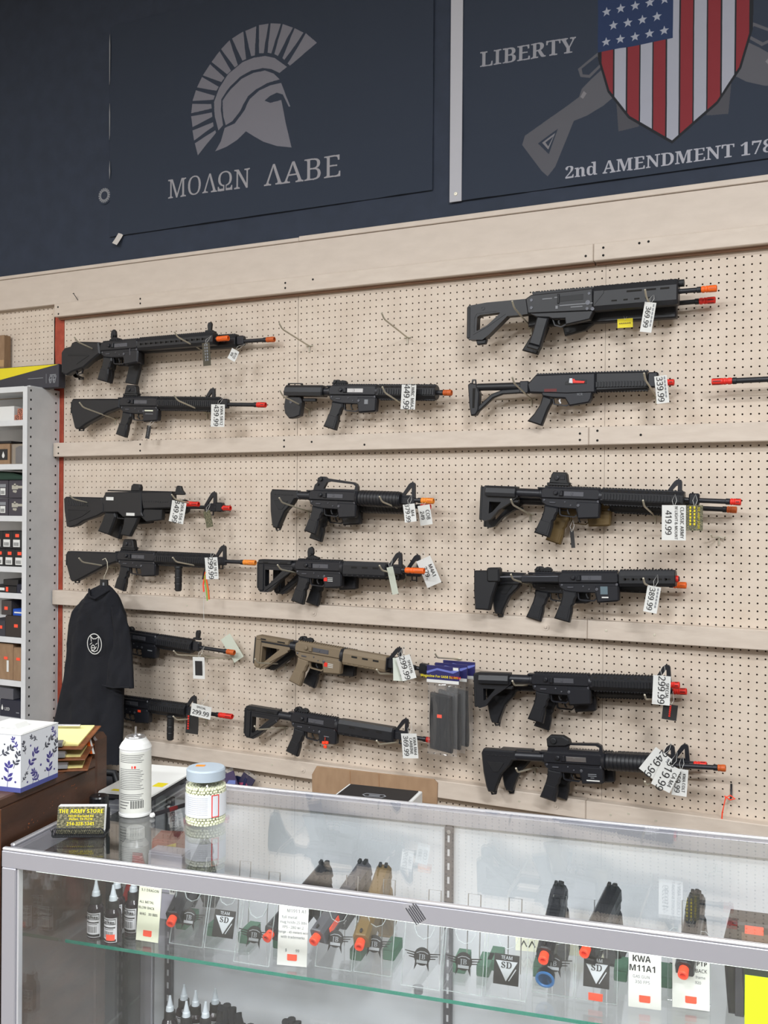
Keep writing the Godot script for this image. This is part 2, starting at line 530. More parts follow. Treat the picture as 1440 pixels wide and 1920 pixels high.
func room():
	var b := Shape.new()
	b.box(Vector3(-5.2, -0.15, -0.2), Vector3(5.2, 0, 10.2))
	struct("floor", b, grained(rgb(120, 112, 104), rgb(150, 142, 132), 0.5, 0.02, Vector3.ONE, 1.0, 30))
	b = Shape.new()
	b.box(Vector3(-5.2, CEILING, -0.2), Vector3(5.2, CEILING + 0.15, 10.2))
	struct("ceiling", b, grained(rgb(206, 204, 198), rgb(220, 218, 212), 0.9, 0.05, Vector3.ONE, 2.0, 31))
	var paint := grained(rgb(198, 186, 170), rgb(210, 198, 182), 0.7, 0.02, Vector3.ONE, 1.0, 32)
	var stocked := grained(rgb(70, 66, 64), rgb(128, 122, 116), 0.8, 0.02, Vector3.ONE, 0.8, 33)  # plain dark colour, no stock; chosen so unseen walls reflect less in the glass
	b = Shape.new(); b.box(Vector3(-5.2, 0, 0), Vector3(-5.0, CEILING, 10.0)); struct("wall_left", b, paint)
	b = Shape.new(); b.box(Vector3(5.0, 0, 0), Vector3(5.2, CEILING, 10.0)); struct("wall_right", b, stocked)
	b = Shape.new(); b.box(Vector3(-5.2, 0, 10.0), Vector3(5.2, CEILING, 10.2)); struct("wall_front", b, stocked)
	# the back wall: hardboard backing, black cloth-dark paint above the ledge
	var wall := Node3D.new()
	wall.name = "wall_back"; add_child(wall); wall.set_meta("kind", "structure")
	b = Shape.new(); b.box(Vector3(-5.2, 0, -0.2), Vector3(5.2, 2.6, -0.03)); obj("backing", b, M.hardboard, wall)
	b = Shape.new(); b.box(Vector3(-5.2, 2.6, -0.2), Vector3(5.2, CEILING, 0.02)); obj("dark_upper_wall", b, M.black_wall, wall)
	var m := holes_panel(48, 99)
	for x in [-98.4 - 48, -96.0, -48.0, 0.0, 48.0]:
		var o := MeshInstance3D.new()
		o.mesh = m; o.material_override = M.peg; o.name = "pegboard_sheet"
		wall.add_child(o, true)
		o.position = Vector3(x * IN + (0.0006 if x > -90 else 0.0), ROW0 + 3.5 * IN, 0)
		o.scale.x = 0.9992
	b = Shape.new()
	b.plate(P2([-2.501, 0.0, -2.501, 1.2, -2.497, 1.5, -2.499, 2.1, -2.489, 2.2, -2.494, 2.33, -2.492, 2.51, -2.4395, 2.51, -2.4395, 0.0]), -0.002, 0.0015)
	obj("red_strip", b, M.redpaint, wall)


func rails():
	# ledge beam with its thin cap, and four rails carrying the sheets
	var b := Shape.new()
	b.box(Vector3(-5.0, 2.512, 0.0), Vector3(5.0, 2.652, 0.028), 0.002)
	var beam := struct("trim_1", b, M.ledge)
	b = Shape.new(); b.wire([Vector3(-2.335, 2.518, 0.026), Vector3(-2.34, 2.545, 0.05)], 0.0016, 6); b.wire([Vector3(-2.343, 2.5452, 0.0502), Vector3(-2.337, 2.5452, 0.0502)], 0.0022, 6); obj("nail", b, M.greybox, beam)
	b = Shape.new(); b.box(Vector3(-1.2, 2.6525, 0.0), Vector3(5.0, 2.672, 0.034), 0.002); struct("trim_2", b, M.ledge)
	b = Shape.new(); b.box(Vector3(-5.0, 2.6525, 0.0), Vector3(-1.2005, 2.668, 0.033), 0.002); struct("trim_3", b, M.ledge)
	var rows := [[2.452, 2.5115], [1.826, 1.888], [1.164, 1.228], [0.548, 0.612]]
	var cuts := [-0.034, -0.045, -0.045, -0.045]
	var k := 4
	var screws := [
		[[-2.435, 0.012], [-2.438, 0.043], [-1.975, 0.02], [-1.975, 0.04], [-1.255, 0.02], [-1.255, 0.04], [-1.13, 0.042], [-0.06, 0.02], [0.0, 0.016], [0.0, 0.042], [0.12, 0.044], [0.15, 0.046]],
		[[-2.43, 0.015], [-2.43, 0.042], [-1.97, 0.018], [-1.97, 0.045], [-1.255, 0.02], [-1.255, 0.045], [-1.13, 0.036], [-0.9, 0.02], [-0.075, 0.018], [-0.075, 0.04], [-0.015, 0.015], [-0.015, 0.048], [0.13, 0.03]],
		[[-2.3, 0.02], [-1.72, 0.032], [0.02, 0.032], [0.18, 0.028]],
		[[-1.3, 0.035], [-0.28, 0.03], [0.04, 0.028], [0.1, 0.04], [0.19, 0.03]]]
	for r in rows.size():
		var y0: float = rows[r][0]; var y1: float = rows[r][1]
		for e in [[-2.462, cuts[r] - 0.0006], [cuts[r] + 0.0006, 5.0]]:
			b = Shape.new()
			b.box(Vector3(e[0], y0, 0.0005), Vector3(e[1], y1, 0.042), 0.0025)
			var o := struct("trim_%d" % k, b, M.rail); k += 1
			b = Shape.new()
			if r == 0:
				b.box(Vector3(e[0] + 0.004, y0 - 0.0075, 0.0005), Vector3(e[1], y0 - 0.0002, 0.018)); obj("brown_strip", b, M.strip_brown, o)  # brown strip along the underside of the top rail
			for q in screws[r]:
				if q[0] < e[0] or q[0] > e[1]: continue
				b = Shape.new(); b.lathe(P2([0.042, 0.0042, 0.0426, 0.0042, 0.0431, 0.0022, 0.0427, 0.0014, 0.0427, 0.0]), Vector3(q[0], y0 + q[1], 0), 2, 10); obj("screw", b, M.hole if r < 2 else M.zinc, o)
			if r >= 2 and e[0] < -1.0:
				for x in ([-1.115, -0.19] if r == 2 else [-1.16, -0.15]):
					b = Shape.new(); b.lathe(P2([0.042, 0.013, 0.0436, 0.0125, 0.0438, 0.006, 0.047, 0.0045, 0.0475, 0.0]), Vector3(x, y0 + 0.032, 0), 2, 14); obj("bolt_washer", b, M.rail, o)


func flag(called: String, label: String, o: Vector3, im: Image, seed: int) -> Node3D:
	var t := thing(called, label, "flag", o)
	var nz := FastNoiseLite.new(); nz.seed = seed; nz.frequency = 1.6; nz.fractal_octaves = 2
	var R := 56; var C := 92
	for side in 2:
		var pts := []
		for r in R + 1:
			var row := PackedVector3Array()
			for c in C + 1:
				var x := 1.524 * c / C; var y := 0.914 * r / R
				# slack cloth with the folds it was packed in
				var z := 0.006 + 0.005 * nz.get_noise_2d(x * 1.4, y * 0.7) + 0.003 * nz.get_noise_2d(x * 4.0 + 9.0, y * 1.2)
				for k in [0.305, 0.61, 0.915, 1.22]: z += 0.0022 * exp(-absf(x - k) / 0.012) * (1.0 if fmod(k, 0.61) < 0.1 else -1.0)
				for k in [0.228, 0.457, 0.686]: z += 0.0022 * exp(-absf(y - k) / 0.012) * (1.0 if k > 0.4 else -1.0)
				row.append(Vector3(x, y, z + (0.0008 if side == 0 else 0.0)))
			pts.append(row)
		var b := Shape.new(); b.grid(pts, side == 1)
		obj("cloth" if side == 0 else "cloth_reverse", b, print_mat(im, 0.9) if side == 0 else M.black_wall, t)
	return t

const HELMET := [[983,686,1033,639,908,575,898,585],
[930,718,973,690,883,602,875,611],
[876,745,922,722,854,623,837,634],
[819,760,867,748,823,639,805,646],
[762,766,809,761,786,648,763,653],
[698,755,749,764,743,648,726,648],
[634,737,689,754,703,640,686,636],
[581,704,623,732,664,623,649,616],
[532,662,574,697,631,606,613,594],
[490,614,525,654,600,583,583,569],
[461,569,486,608,570,552,559,538],
[440,516,456,558,551,519,544,504],
[435,465,439,504,533,488,536,469],
[441,407,435,452,538,452,539,434],
[449,350,441,393,543,411,546,394],
[469,285,453,338,555,376,559,365],
[571,372,552,432,547,494,573,547,621,597,686,630,739,640,792,636,839,618,896,572,862,554,823,577,781,590,729,590,675,573,627,541,584,497,584,449,595,389],
[609,386,596,425,591,491,633,531,681,563,739,579,792,578,834,557,863,528,803,525,751,510,714,488,677,434,639,399],
[604,376,650,388,698,434,722,475,766,503,819,513,870,513,889,468,912,413,905,413,879,465,850,478,819,471,793,456,819,443,871,445,892,353,920,249,852,265,789,292,742,322,704,348,662,319,613,297,556,289,585,326]]

func flags():
	var S := 1000.0      # picture pixels per metre
	var W := 1524; var H := 914
	var base := rgb(41, 49, 63)
	var ink := rgb(116, 115, 123)
	var im := Image.create(W, H, true, Image.FORMAT_RGB8); im.fill(base)
	for p in HELMET:
		var q := PackedVector2Array()
		for i in range(0, p.size(), 2): q.append(Vector2(p[i], H - p[i + 1]))
		fill(im, q, ink)
	write(im, "ΜΟΛΩΝ", "serif", false, 318, H - 125, 725, H - 118, 80, rgb(150, 148, 152))
	write(im, "ΛΑΒΕ", "serif", false, 795, H - 112, 1140, H - 105, 84, rgb(150, 148, 152))
	var t := flag("helmet_flag", "black flag with grey crested helmet and Greek lettering on the dark upper wall", Vector3(-2.16, 2.78, 0.021), im, 4)
	var b := Shape.new()
	for k in [[0.0, 0.66, 0.88], [0.002, 0.42, 0.58], [0.004, 0.25, 0.33]]:
		b.plate(P2([k[0], k[1], k[0] + 0.003, k[1] + 0.02, k[0] + 0.004, k[2] - 0.05, k[0] + 0.001, k[2], k[0] - 0.002, k[2] - 0.04]), 0.011, 0.013)
	obj("frayed_hem_thread", b, M.faint, t)
	# second flag: lettering, crossed rifles behind a plain striped shield
	im = Image.create(W, H, true, Image.FORMAT_RGB8); im.fill(base)
	var grey := rgb(84, 84, 90); var lite := rgb(118, 116, 120)
	var put := func(p: Array, c: Color):
		var q := PackedVector2Array()
		for i in range(0, p.size(), 2): q.append(Vector2(p[i], H - p[i + 1]))
		fill(im, q, c)
	for mir in [false, true]:
		for e in [[[271, 168, 281, 199, 437, 280, 474, 301, 483, 327, 520, 357, 593, 280, 557, 255, 503, 233, 456, 222, 438, 179, 392, 75, 364, 44, 344, 64], grey], [[329, 164, 400, 204, 368, 121], base], [[344, 164, 391, 191, 366, 137], lite], [[356, 163, 384, 180, 366, 148], base], [[469, 398, 537, 440, 565, 403, 511, 359, 478, 369], grey], [[482, 396, 535, 428, 552, 404, 508, 370, 486, 376], base], [[478, 300, 490, 318, 500, 308, 488, 292], lite], [[602, 256, 664, 245, 678, 167, 610, 160], rgb(70, 70, 76)], [[520, 357, 593, 280, 900, 520, 850, 590], grey], [[850, 570, 890, 530, 1120, 720, 1105, 738], rgb(70, 70, 76)]]:
			var p: Array = e[0].duplicate()
			if mir:
				for i in range(0, p.size(), 2): p[i] = 1572 - p[i]
			put.call(p, e[1])
	var shield := P2([535, H - 754, 786, H - 800, 1038, H - 754, 1034, H - 420, 1000, H - 300, 930, H - 200, 786, H - 92, 642, H - 200, 572, H - 300, 538, H - 420])
	fill(im, shield, rgb(26, 28, 34))
	for i in 11:
		var x0 := 542.0 + i * 44.6
		for g in Geometry2D.intersect_polygons(shield, P2([x0 + 2, 0, x0 + 42, 0, x0 + 42, H, x0 + 2, H])):
			var c := PackedVector2Array()
			for q in g: c.append(Vector2(786, H - 450) + (q - Vector2(786, H - 450)) * 0.97)
			fill(im, c, rgb(120, 38, 45) if i % 2 == 0 else rgb(150, 152, 163))
	for g in Geometry2D.intersect_polygons(shield, P2([0, 0, 786, 0, 786, H - 440, 0, H - 440])):
		fill(im, g, rgb(32, 48, 82))
	for r in 5:
		for c in 5 - r % 2:
			var o := Vector2(566 + c * 48 + (24 if r % 2 == 1 else 0), H - 470 - r * 52)
			var q := PackedVector2Array()
			for k in 10: q.append(o + Vector2(sin(TAU * k / 10), -cos(TAU * k / 10)) * (17.0 if k % 2 == 0 else 7.0))
			fill(im, q, rgb(150, 154, 166))
	write(im, "LIBERTY", "serif", true, 112, H - 472, 462, H - 456, 54, rgb(140, 140, 146))
	write(im, "2nd AMENDMENT 1789", "serif", true, 428, H - 26, 1132, H - 18, 45, rgb(160, 160, 168))
	t = flag("lettered_flag", "black flag lettered 2nd AMENDMENT with a striped shield over crossed rifles", Vector3(-0.565, 2.725, 0.021), im, 11)
	b = Shape.new(); b.box(Vector3(-0.001, -0.002, 0.007), Vector3(0.046, 0.914, 0.0115), 0.001); obj("header_band", b, flat(rgb(176, 176, 182), 0.9), t)
	b = Shape.new(); b.lathe(P2([0.0115, 0.007, 0.0135, 0.006, 0.0135, 0.0035, 0.012, 0.003]), Vector3(0.024, 0.026, 0), 2, 14); obj("grommet", b, M.zinc, t)
	# loose things pinned to the dark wall
	t = thing("round_sticker", "small round dark patch with a ring of grey lettering beside the helmet flag", "sticker", Vector3(-2.193, 2.967, 0.021))
	b = Shape.new(); b.lathe(P2([0.0, 0.04, 0.002, 0.04]), Vector3.ZERO, 2, 28); obj("disc", b, M.black_wall, t)
	b = Shape.new()
	for i in 18:
		b.t = Transform3D(Basis(Vector3(0, 0, 1), TAU * i / 18), Vector3.ZERO)
		b.box(Vector3(0.018, -0.0035, 0.002), Vector3(0.032, 0.0035, 0.0026))
	obj("letter_ring", b, M.faint, t)
	t = thing("tape_strip", "short strip of pale tape curling off the dark wall below the helmet flag", "tape", Vector3(-2.094, 2.792, 0.021))
	b = Shape.new()
	b.t = Transform3D(Basis(Vector3(0, 0, 1), -0.42), Vector3.ZERO)
	for i in 6:
		var z0 := 0.001 + 0.0006 * i * i; var z1 := 0.001 + 0.0006 * (i + 1) * (i + 1)
		b.quad(Vector3(-0.014, 0.04 - i * 0.016, z0), Vector3(-0.014, 0.024 - i * 0.016, z1), Vector3(0.014, 0.024 - i * 0.016, z1), Vector3(0.014, 0.04 - i * 0.016, z0))
	obj("strip", b, flat(rgb(196, 190, 184), 0.7), t)


# rifles: millimetres, origin at the rear of the upper receiver on the bore line, muzzle towards +x ----------
func teeth(b: Shape, x0: float, x1: float, y: float, z: float, w: float, face: int):
	# a notched accessory rail; face 0 = on top, 1 = below, 2 = on the near side, 3 = on the far side
	var x := x0 + 2.0
	if face < 2:
		var d := 1.0 if face == 0 else -1.0
		b.box(Vector3(x0, minf(y, y + 3 * d), z - w), Vector3(x1, maxf(y, y + 3 * d), z + w))
		while x + 5.0 <= x1:
			b.box(Vector3(x, minf(y + 3 * d, y + 6 * d), z - w), Vector3(x + 5.4, maxf(y + 3 * d, y + 6 * d), z + w), 0.8)
			x += 10.0
	else:
		var d := 1.0 if face == 2 else -1.0
		b.box(Vector3(x0, y - w, minf(z, z + 3 * d)), Vector3(x1, y + w, maxf(z, z + 3 * d)))
		while x + 5.0 <= x1:
			b.box(Vector3(x, y - w, minf(z + 3 * d, z + 6 * d)), Vector3(x + 5.4, y + w, maxf(z + 3 * d, z + 6 * d)), 0.8)
			x += 10.0

func octagon(h: float, w: float, c: float) -> PackedVector2Array:   # (z, y)
	return P2([w, -h + c, w, h - c, w - c, h, -w + c, h, -w, h - c, -w, -h + c, -w + c, -h, w - c, -h])

func flash_hider(t: Node3D, x0: float, x1: float, m: Material, r := 11.0, y := 0.0):
	var b := mm()
	var l := x1 - x0
	b.lathe(P2([x0, r - 1.5, x0 + l * 0.08, r, x0 + l * 0.2, r, x0 + l * 0.23, r - 1.6, x0 + l * 0.28, r - 1.6, x0 + l * 0.31, r, x0 + l * 0.4, r, x0 + l * 0.43, r - 1.6, x0 + l * 0.46, r, x1 - 1.5, r, x1, r - 1.2, x1, r - 3.6, x1 - l * 0.6, r - 4.0, x1 - l * 0.6, 0.0]), Vector3(0, y, 0), 0, 16, false)
	var f := obj("flash_hider", b, m, t)
	b = mm()
	for i in 6:
		var a := TAU * (i + 0.5) / 6
		b.t = Transform3D(Basis(Vector3(1, 0, 0), a), Vector3(0, y * 0.001, 0))
		b.box(Vector3(x1 - l * 0.46, r - 0.6, -1.5), Vector3(x1 - 4, r + 0.25, 1.5))
	obj("slots", b, M.burnt if m != M.red else M.dark_red, f)

func stock(t: Node3D, kind: String, xr: float, f: Material, o: Dictionary):
	var b := mm()
	if kind == "none": return
	if kind in ["m4", "crane", "moe", "block"]:
		var u := mm(); u.lathe(P2([xr + 20, 15, xr + 22, 16, -6, 16, -4, 19, 2, 19]), Vector3(0, 1, 0), 0, 14); obj("buffer_tube", u, M.metal, t)
	match kind:
		"a2":
			b.plate(P2([0, 17, -60, 17, xr + 8, 15, xr, 7, xr + 2, -50, xr + 24, -110, xr + 34, -117, xr + 56, -116, -180, -95, -60, -40, 0, -22]), -18, 18, 6)
			var p := obj("stock", b, f, t)
			b = mm(); b.box(Vector3(xr + 0.5, -48, -15), Vector3(xr - 3, 2, 15), 2); obj("butt_plate", b, M.matte, p)
			b = mm(); b.bar(P2([xr + 40, -114, xr + 42, -123, xr + 62, -122, xr + 64, -113]), 3.5, -4, 4); obj("sling_loop", b, M.metal, p)
		"m4":
			b.plate(P2([xr, 6, xr + 8, 21, xr + 122, 20, xr + 130, -12, xr + 112, -15, xr + 100, -34, xr + 70, -64, xr + 48, -112, xr + 42, -131, xr + 18, -127, xr + 12, -110, xr + 4, -62]), -17, 17, 5)
			var p := obj("stock", b, f, t)
			b = mm()
			for i in 6: b.box(Vector3(xr + 20 + i * 15, -1, 16.6), Vector3(xr + 30 + i * 15, 3, 18.2), 0.6)
			b.plate(P2([xr + 20, -22, xr + 84, -22, xr + 60, -56, xr + 42, -56]), 16.5, 18.5, 1)
			obj("ribs", b, M.matte, p)
			b = mm(); b.bar(P2([xr + 24, -126, xr + 28, -138, xr + 42, -136, xr + 44, -128]), 3.5, -4, 4); obj("sling_loop", b, M.metal, p)
			b = mm(); b.box(Vector3(xr + 40, -24, -7), Vector3(xr + 100, -17, 7), 2); obj("release_lever", b, M.matte, p)
		"crane":
			b.holed(P2([xr, 8, xr + 10, 22, xr + 126, 22, xr + 130, -14, xr + 110, -30, xr + 62, -62, xr + 34, -96, xr + 12, -103, xr, -96]), [P2([xr + 28, -34, xr + 72, -34, xr + 40, -70, xr + 28, -76])], -14, 14)
			var p := obj("stock", b, f, t)
			b = mm(); b.prism(P2([26, -14, 28, -2, 22, 14, 12, 21, -12, 21, -22, 14, -28, -2, -26, -14]), xr + 14, xr + 124, 2); obj("cheek_tubes", b, f, p)
			b = mm(); b.box(Vector3(xr - 7, -100, -15), Vector3(xr + 4, 18, 15), 3); obj("butt_pad", b, M.matte, p)
			b = mm(); b.box(Vector3(xr + 70, -34, -9), Vector3(xr + 132, -24, 9), 2); obj("release_lever", b, M.matte, p)
		"block":
			b.plate(P2([xr + 4, -20, xr, -60, xr + 6, -86, xr + 26, -106, xr + 50, -103, xr + 74, -94, xr + 80, -44, xr + 72, -20]), -16, 16, 4)
			var p := obj("stock", b, f, t)
			b = mm(); b.prism(P2([27, -18, 29, -4, 24, 14, 13, 24, -13, 24, -24, 14, -29, -4, -27, -18]), xr + 2, xr + 172, 4); obj("cheek_tubes", b, f, p)
			b = mm(); b.box(Vector3(xr + 80, -38, -8), Vector3(xr + 136, -26, 8), 2); obj("release_lever", b, M.matte, p)
			b = mm(); b.bar(P2([xr + 8, 22, xr + 10, 31, xr + 68, 31, xr + 70, 22]), 3, -6, 6); obj("sling_loop", b, M.matte, p)
			b = mm(); b.lathe(P2([16, 6, 18, 6, 18, 3, 17, 3]), Vector3(xr + 32, -42, 0), 2, 12); obj("stud", b, M.port, p)
		"moe":
			b.holed(P2([xr, 10, xr + 8, 22, xr + 150, 22, xr + 156, -12, xr + 140, -22, xr + 62, -92, xr + 42, -106, xr + 8, -105, xr, -90]), [P2([xr + 32, -18, xr + 112, -18, xr + 98, -30, xr + 40, -82, xr + 32, -82])], -15, 15)
			var p := obj("stock", b, f, t)
			b = mm()
			b.box(Vector3(xr + 2, 4, 14.5), Vector3(xr + 150, 21, 19), 3); b.box(Vector3(xr + 2, -100, 14.5), Vector3(xr + 26, 6, 18), 3)
			b.bar(P2([xr + 30, -96, xr + 146, -18]), 13, 14.5, 18, 1.5)
			obj("frame_ribs", b, f, p)
			b = mm(); b.box(Vector3(xr - 6, -92, -14), Vector3(xr + 2, 12, 14), 3); obj("butt_pad", b, M.matte, p)
			b = mm()
			for q in [[24, 48], [100, 134]]: b.box(Vector3(xr + q[0], 8, 18.6), Vector3(xr + q[1], 13, 19.3))
			obj("slots", b, M.hole, p)
		"acr":
			b.holed(P2([-216, 8, -148, 14, -8, 15, 0, -37, -23, -39, -73, -39, -139, -98, -163, -115, -211, -112, -221, -100]), [P2([-183, -34, -172, -28, -96, -24, -139, -60, -179, -88, -185, -80])], -17, 17)
			var p := obj("stock", b, f, t)
			b = mm(); b.box(Vector3(-222, -108, -16), Vector3(-206, 6, 18.5), 4); obj("butt_pad", b, M.matte, p)
			b = mm(); b.plate(P2([-190, -113, -150, -113, -155, -128, -185, -130]), -10, 10, 3); obj("rest_hook", b, M.matte, p)
			b = mm(); b.lathe(P2([16, 7, 18.5, 7, 18.5, 4, 17.5, 4]), Vector3(-162, -5, 0), 2, 14); b.bar(P2([-196, -40, -196, -92, -140, -66, -84, -32, -110, -17, -186, -20, -196, -40]), 5, 16.5, 18.2); obj("stud", b, f, p)
		"folding":
			b.plate(P2([-220, 8, -211, 15, -188, 11, -175, -22, -177, -83, -187, -100, -205, -102, -212, -68]), -15, 15, 4)
			var p := obj("stock", b, f, t)
			b = mm(); b.lathe(P2([-186, 13, 4, 14]), Vector3(0, 0, 0), 0, 14); obj("upper_tube", b, f, p)
			b = mm(); b.bar(P2([-187, -85, -129, -33, -93, -20, 4, -16]), 15, -10, 10, 3); obj("lower_strut", b, f, p)
			b = mm(); b.plate(P2([-200, -5, -190, -5, -192, -75, -200, -75]), 14.5, 16, 0.5); obj("recess", b, M.hole, p)
			b = mm(); b.bar(P2([-208, 13, -206, 26, -196, 26, -194, 12]), 4, -4, 4); obj("sling_loop", b, M.metal, p)
			b = mm(); b.box(Vector3(-28, -26, -13), Vector3(4, 16, 16), 3); obj("hinge", b, M.metal, p)
		"ribbed":
			b.plate(P2([-216, 7, -205, 16, -183, 17, -5, 17, 11, -3, 10, -46, -28, -64, -101, -86, -140, -108, -175, -116, -197, -113, -212, -42]), -17, 17, 5)
			var p := obj("stock", b, f, t)
			b = mm()
			for i in 9: b.bar(P2([-196 + i * 13, 12, -182 + i * 13, -22]), 5, 16, 19, 1)
			b.plate(P2([-190, -40, -60, -40, -110, -70, -180, -92]), 16, 18.5, 1.5)
			obj("ribs", b, M.matte, p)
		"brace":
			b.plate(P2([-301, 30, -249, 30, -244, 39, -209, 39, -206, 11, -214, -4, -236, -60, -249, -109, -301, -106, -303, -45]), -15, 17, 5)
			var p := obj("stock", b, f, t)
			b = mm(); b.box(Vector3(-252, -10, -18), Vector3(-206, 40, 22), 5); obj("strap_collar", b, M.matte, p)
			b = mm(); b.wire([Vector3(-210, 7, 12), Vector3(0, 9, 12)], 2.6); b.wire([Vector3(-210, 7, -12), Vector3(0, 9, -12)], 2.6); obj("guide_rods", b, M.port, p)
			b = mm(); b.prism(octagon(13, 15, 5), -130, 4, 2); obj("buffer_tube", b, M.metal, p)
		"slab":
			b.plate(P2([-216, -2, -199, 13, -165, 17, -159, 32, -142, 37, -8, 26, 0, -24, -46, -51, -90, -79, -152, -93, -186, -107, -209, -98]), -18, 18, 6)
			var p := obj("stock", b, f, t)
			b = mm(); b.bar(P2([-176, -20, -60, -28, -130, -62]), 6, 17.4, 19.4, 1); b.box(Vector3(-214, -96, -17), Vector3(-204, -4, 19), 3); obj("ribs", b, M.matte, p)
			b = mm(); b.bar(P2([-142, -90, -138, -104, -112, -100, -108, -84]), 4, -4, 4); obj("sling_loop", b, M.metal, p)

func handguard(t: Node3D, kind: String, x0: float, x1: float, f: Material):
	var b := mm()
	match kind:
		"quad":
			b.prism(octagon(24, 24, 11), x0, x1, 1.5)
			var p := obj("handguard", b, f, t)
			b = mm(); teeth(b, x0 + 2, x1 - 2, 24, 0, 10, 0); obj("top_rail", b, f, p)
			b = mm(); teeth(b, x0 + 8, x1 - 4, 0, 24, 10, 2); obj("side_rail", b, f, p)
			b = mm(); teeth(b, x0 + 8, x1 - 4, -24, 0, 10, 1); obj("bottom_rail", b, f, p)
			b = mm()
			var x := x0 + 12.0
			while x < x1 - 14:
				b.t = Transform3D(Basis(Vector3(1, 0, 0), PI / 4), Vector3.ZERO)
				b.box(Vector3(x, 26.0, -3.5), Vector3(x + 11, 26.6, 3.5)); x += 22.0
			b.t = Transform3D.IDENTITY
			obj("vents", b, M.hole, p)
			b = mm(); b.lathe(P2([x0 - 5, 25, x0 + 5, 25.5, x0 + 6, 24]), Vector3.ZERO, 0, 18); obj("barrel_nut", b, M.metal, p)
		"slotted":
			b.prism(P2([20, -30, 24, -20, 24, 12, 15, 26, -15, 26, -24, 12, -24, -20, -20, -30]), x0 + 6, x1, 3)
			var p := obj("handguard", b, f, t)
			b = mm()
			var w := x1 - x0
			for k in 3:
				b = mm(); b.box(Vector3(x0 + w * (0.24 + k * 0.24), 1, 23.4), Vector3(x0 + w * (0.24 + k * 0.24) + 24, 8, 24.4), 0.3); obj("slot", b, M.hole, p)
			b = mm()
			for k in 7: b.box(Vector3(x0 + w * (0.12 + k * 0.12), -28, 17), Vector3(x0 + w * (0.12 + k * 0.12) + 8, -23, 23), 1)
			obj("grip_ribs", b, f, p)
			b = mm(); b.lathe(P2([x0 - 6, 26, x0 + 6, 27, x0 + 8, 24]), Vector3.ZERO, 0, 18); obj("delta_ring", b, M.metal, p)
			b = mm(); b.box(Vector3(x1 - 2, -26, -20), Vector3(x1 + 3, 22, 20), 3); obj("end_cap", b, M.metal, p)
		"round":
			var q := PackedVector2Array([Vector2(x0 + 6, 24)])
			var x := x0 + 12.0
			while x < x1 - 8:
				q.append(Vector2(x, 30)); q.append(Vector2(x + 9, 30.5)); q.append(Vector2(x + 10.5, 28.5)); q.append(Vector2(x + 12, 28.5)); x += 13.0
			q.append(Vector2(x1, 29)); q.append(Vector2(x1 + 2, 22))
			b.lathe(q, Vector3.ZERO, 0, 20)
			var p := obj("handguard", b, f, t)
			b = mm(); b.lathe(P2([x0 - 6, 25, x0 + 5, 29, x0 + 8, 24]), Vector3.ZERO, 0, 18); obj("delta_ring", b, M.metal, p)
			b = mm(); b.lathe(P2([x1 + 1, 28, x1 + 5, 27, x1 + 6, 22]), Vector3.ZERO, 0, 18); obj("end_cap", b, M.metal, p)
		"keyed":
			b.prism(P2([15, -24, 23, -13, 23, 12, 15, 26, -15, 26, -23, 12, -23, -13, -15, -24]), x0, x1, 2)
			var p := obj("handguard", b, f, t)
			b = mm(); teeth(b, x0 + 2, x1 - 2, 26, 0, 10, 0); obj("top_rail", b, f, p)
			b = mm()
			var x := x0 + 20.0
			while x < x1 - 24:
				b.box(Vector3(x, -3, 22.6), Vector3(x + 16, 3, 23.3)); b.lathe(P2([22.6, 5, 23.3, 5]), Vector3(x, 0, 0), 2, 10); x += 26.0
			obj("key_slots", b, M.hole, p)


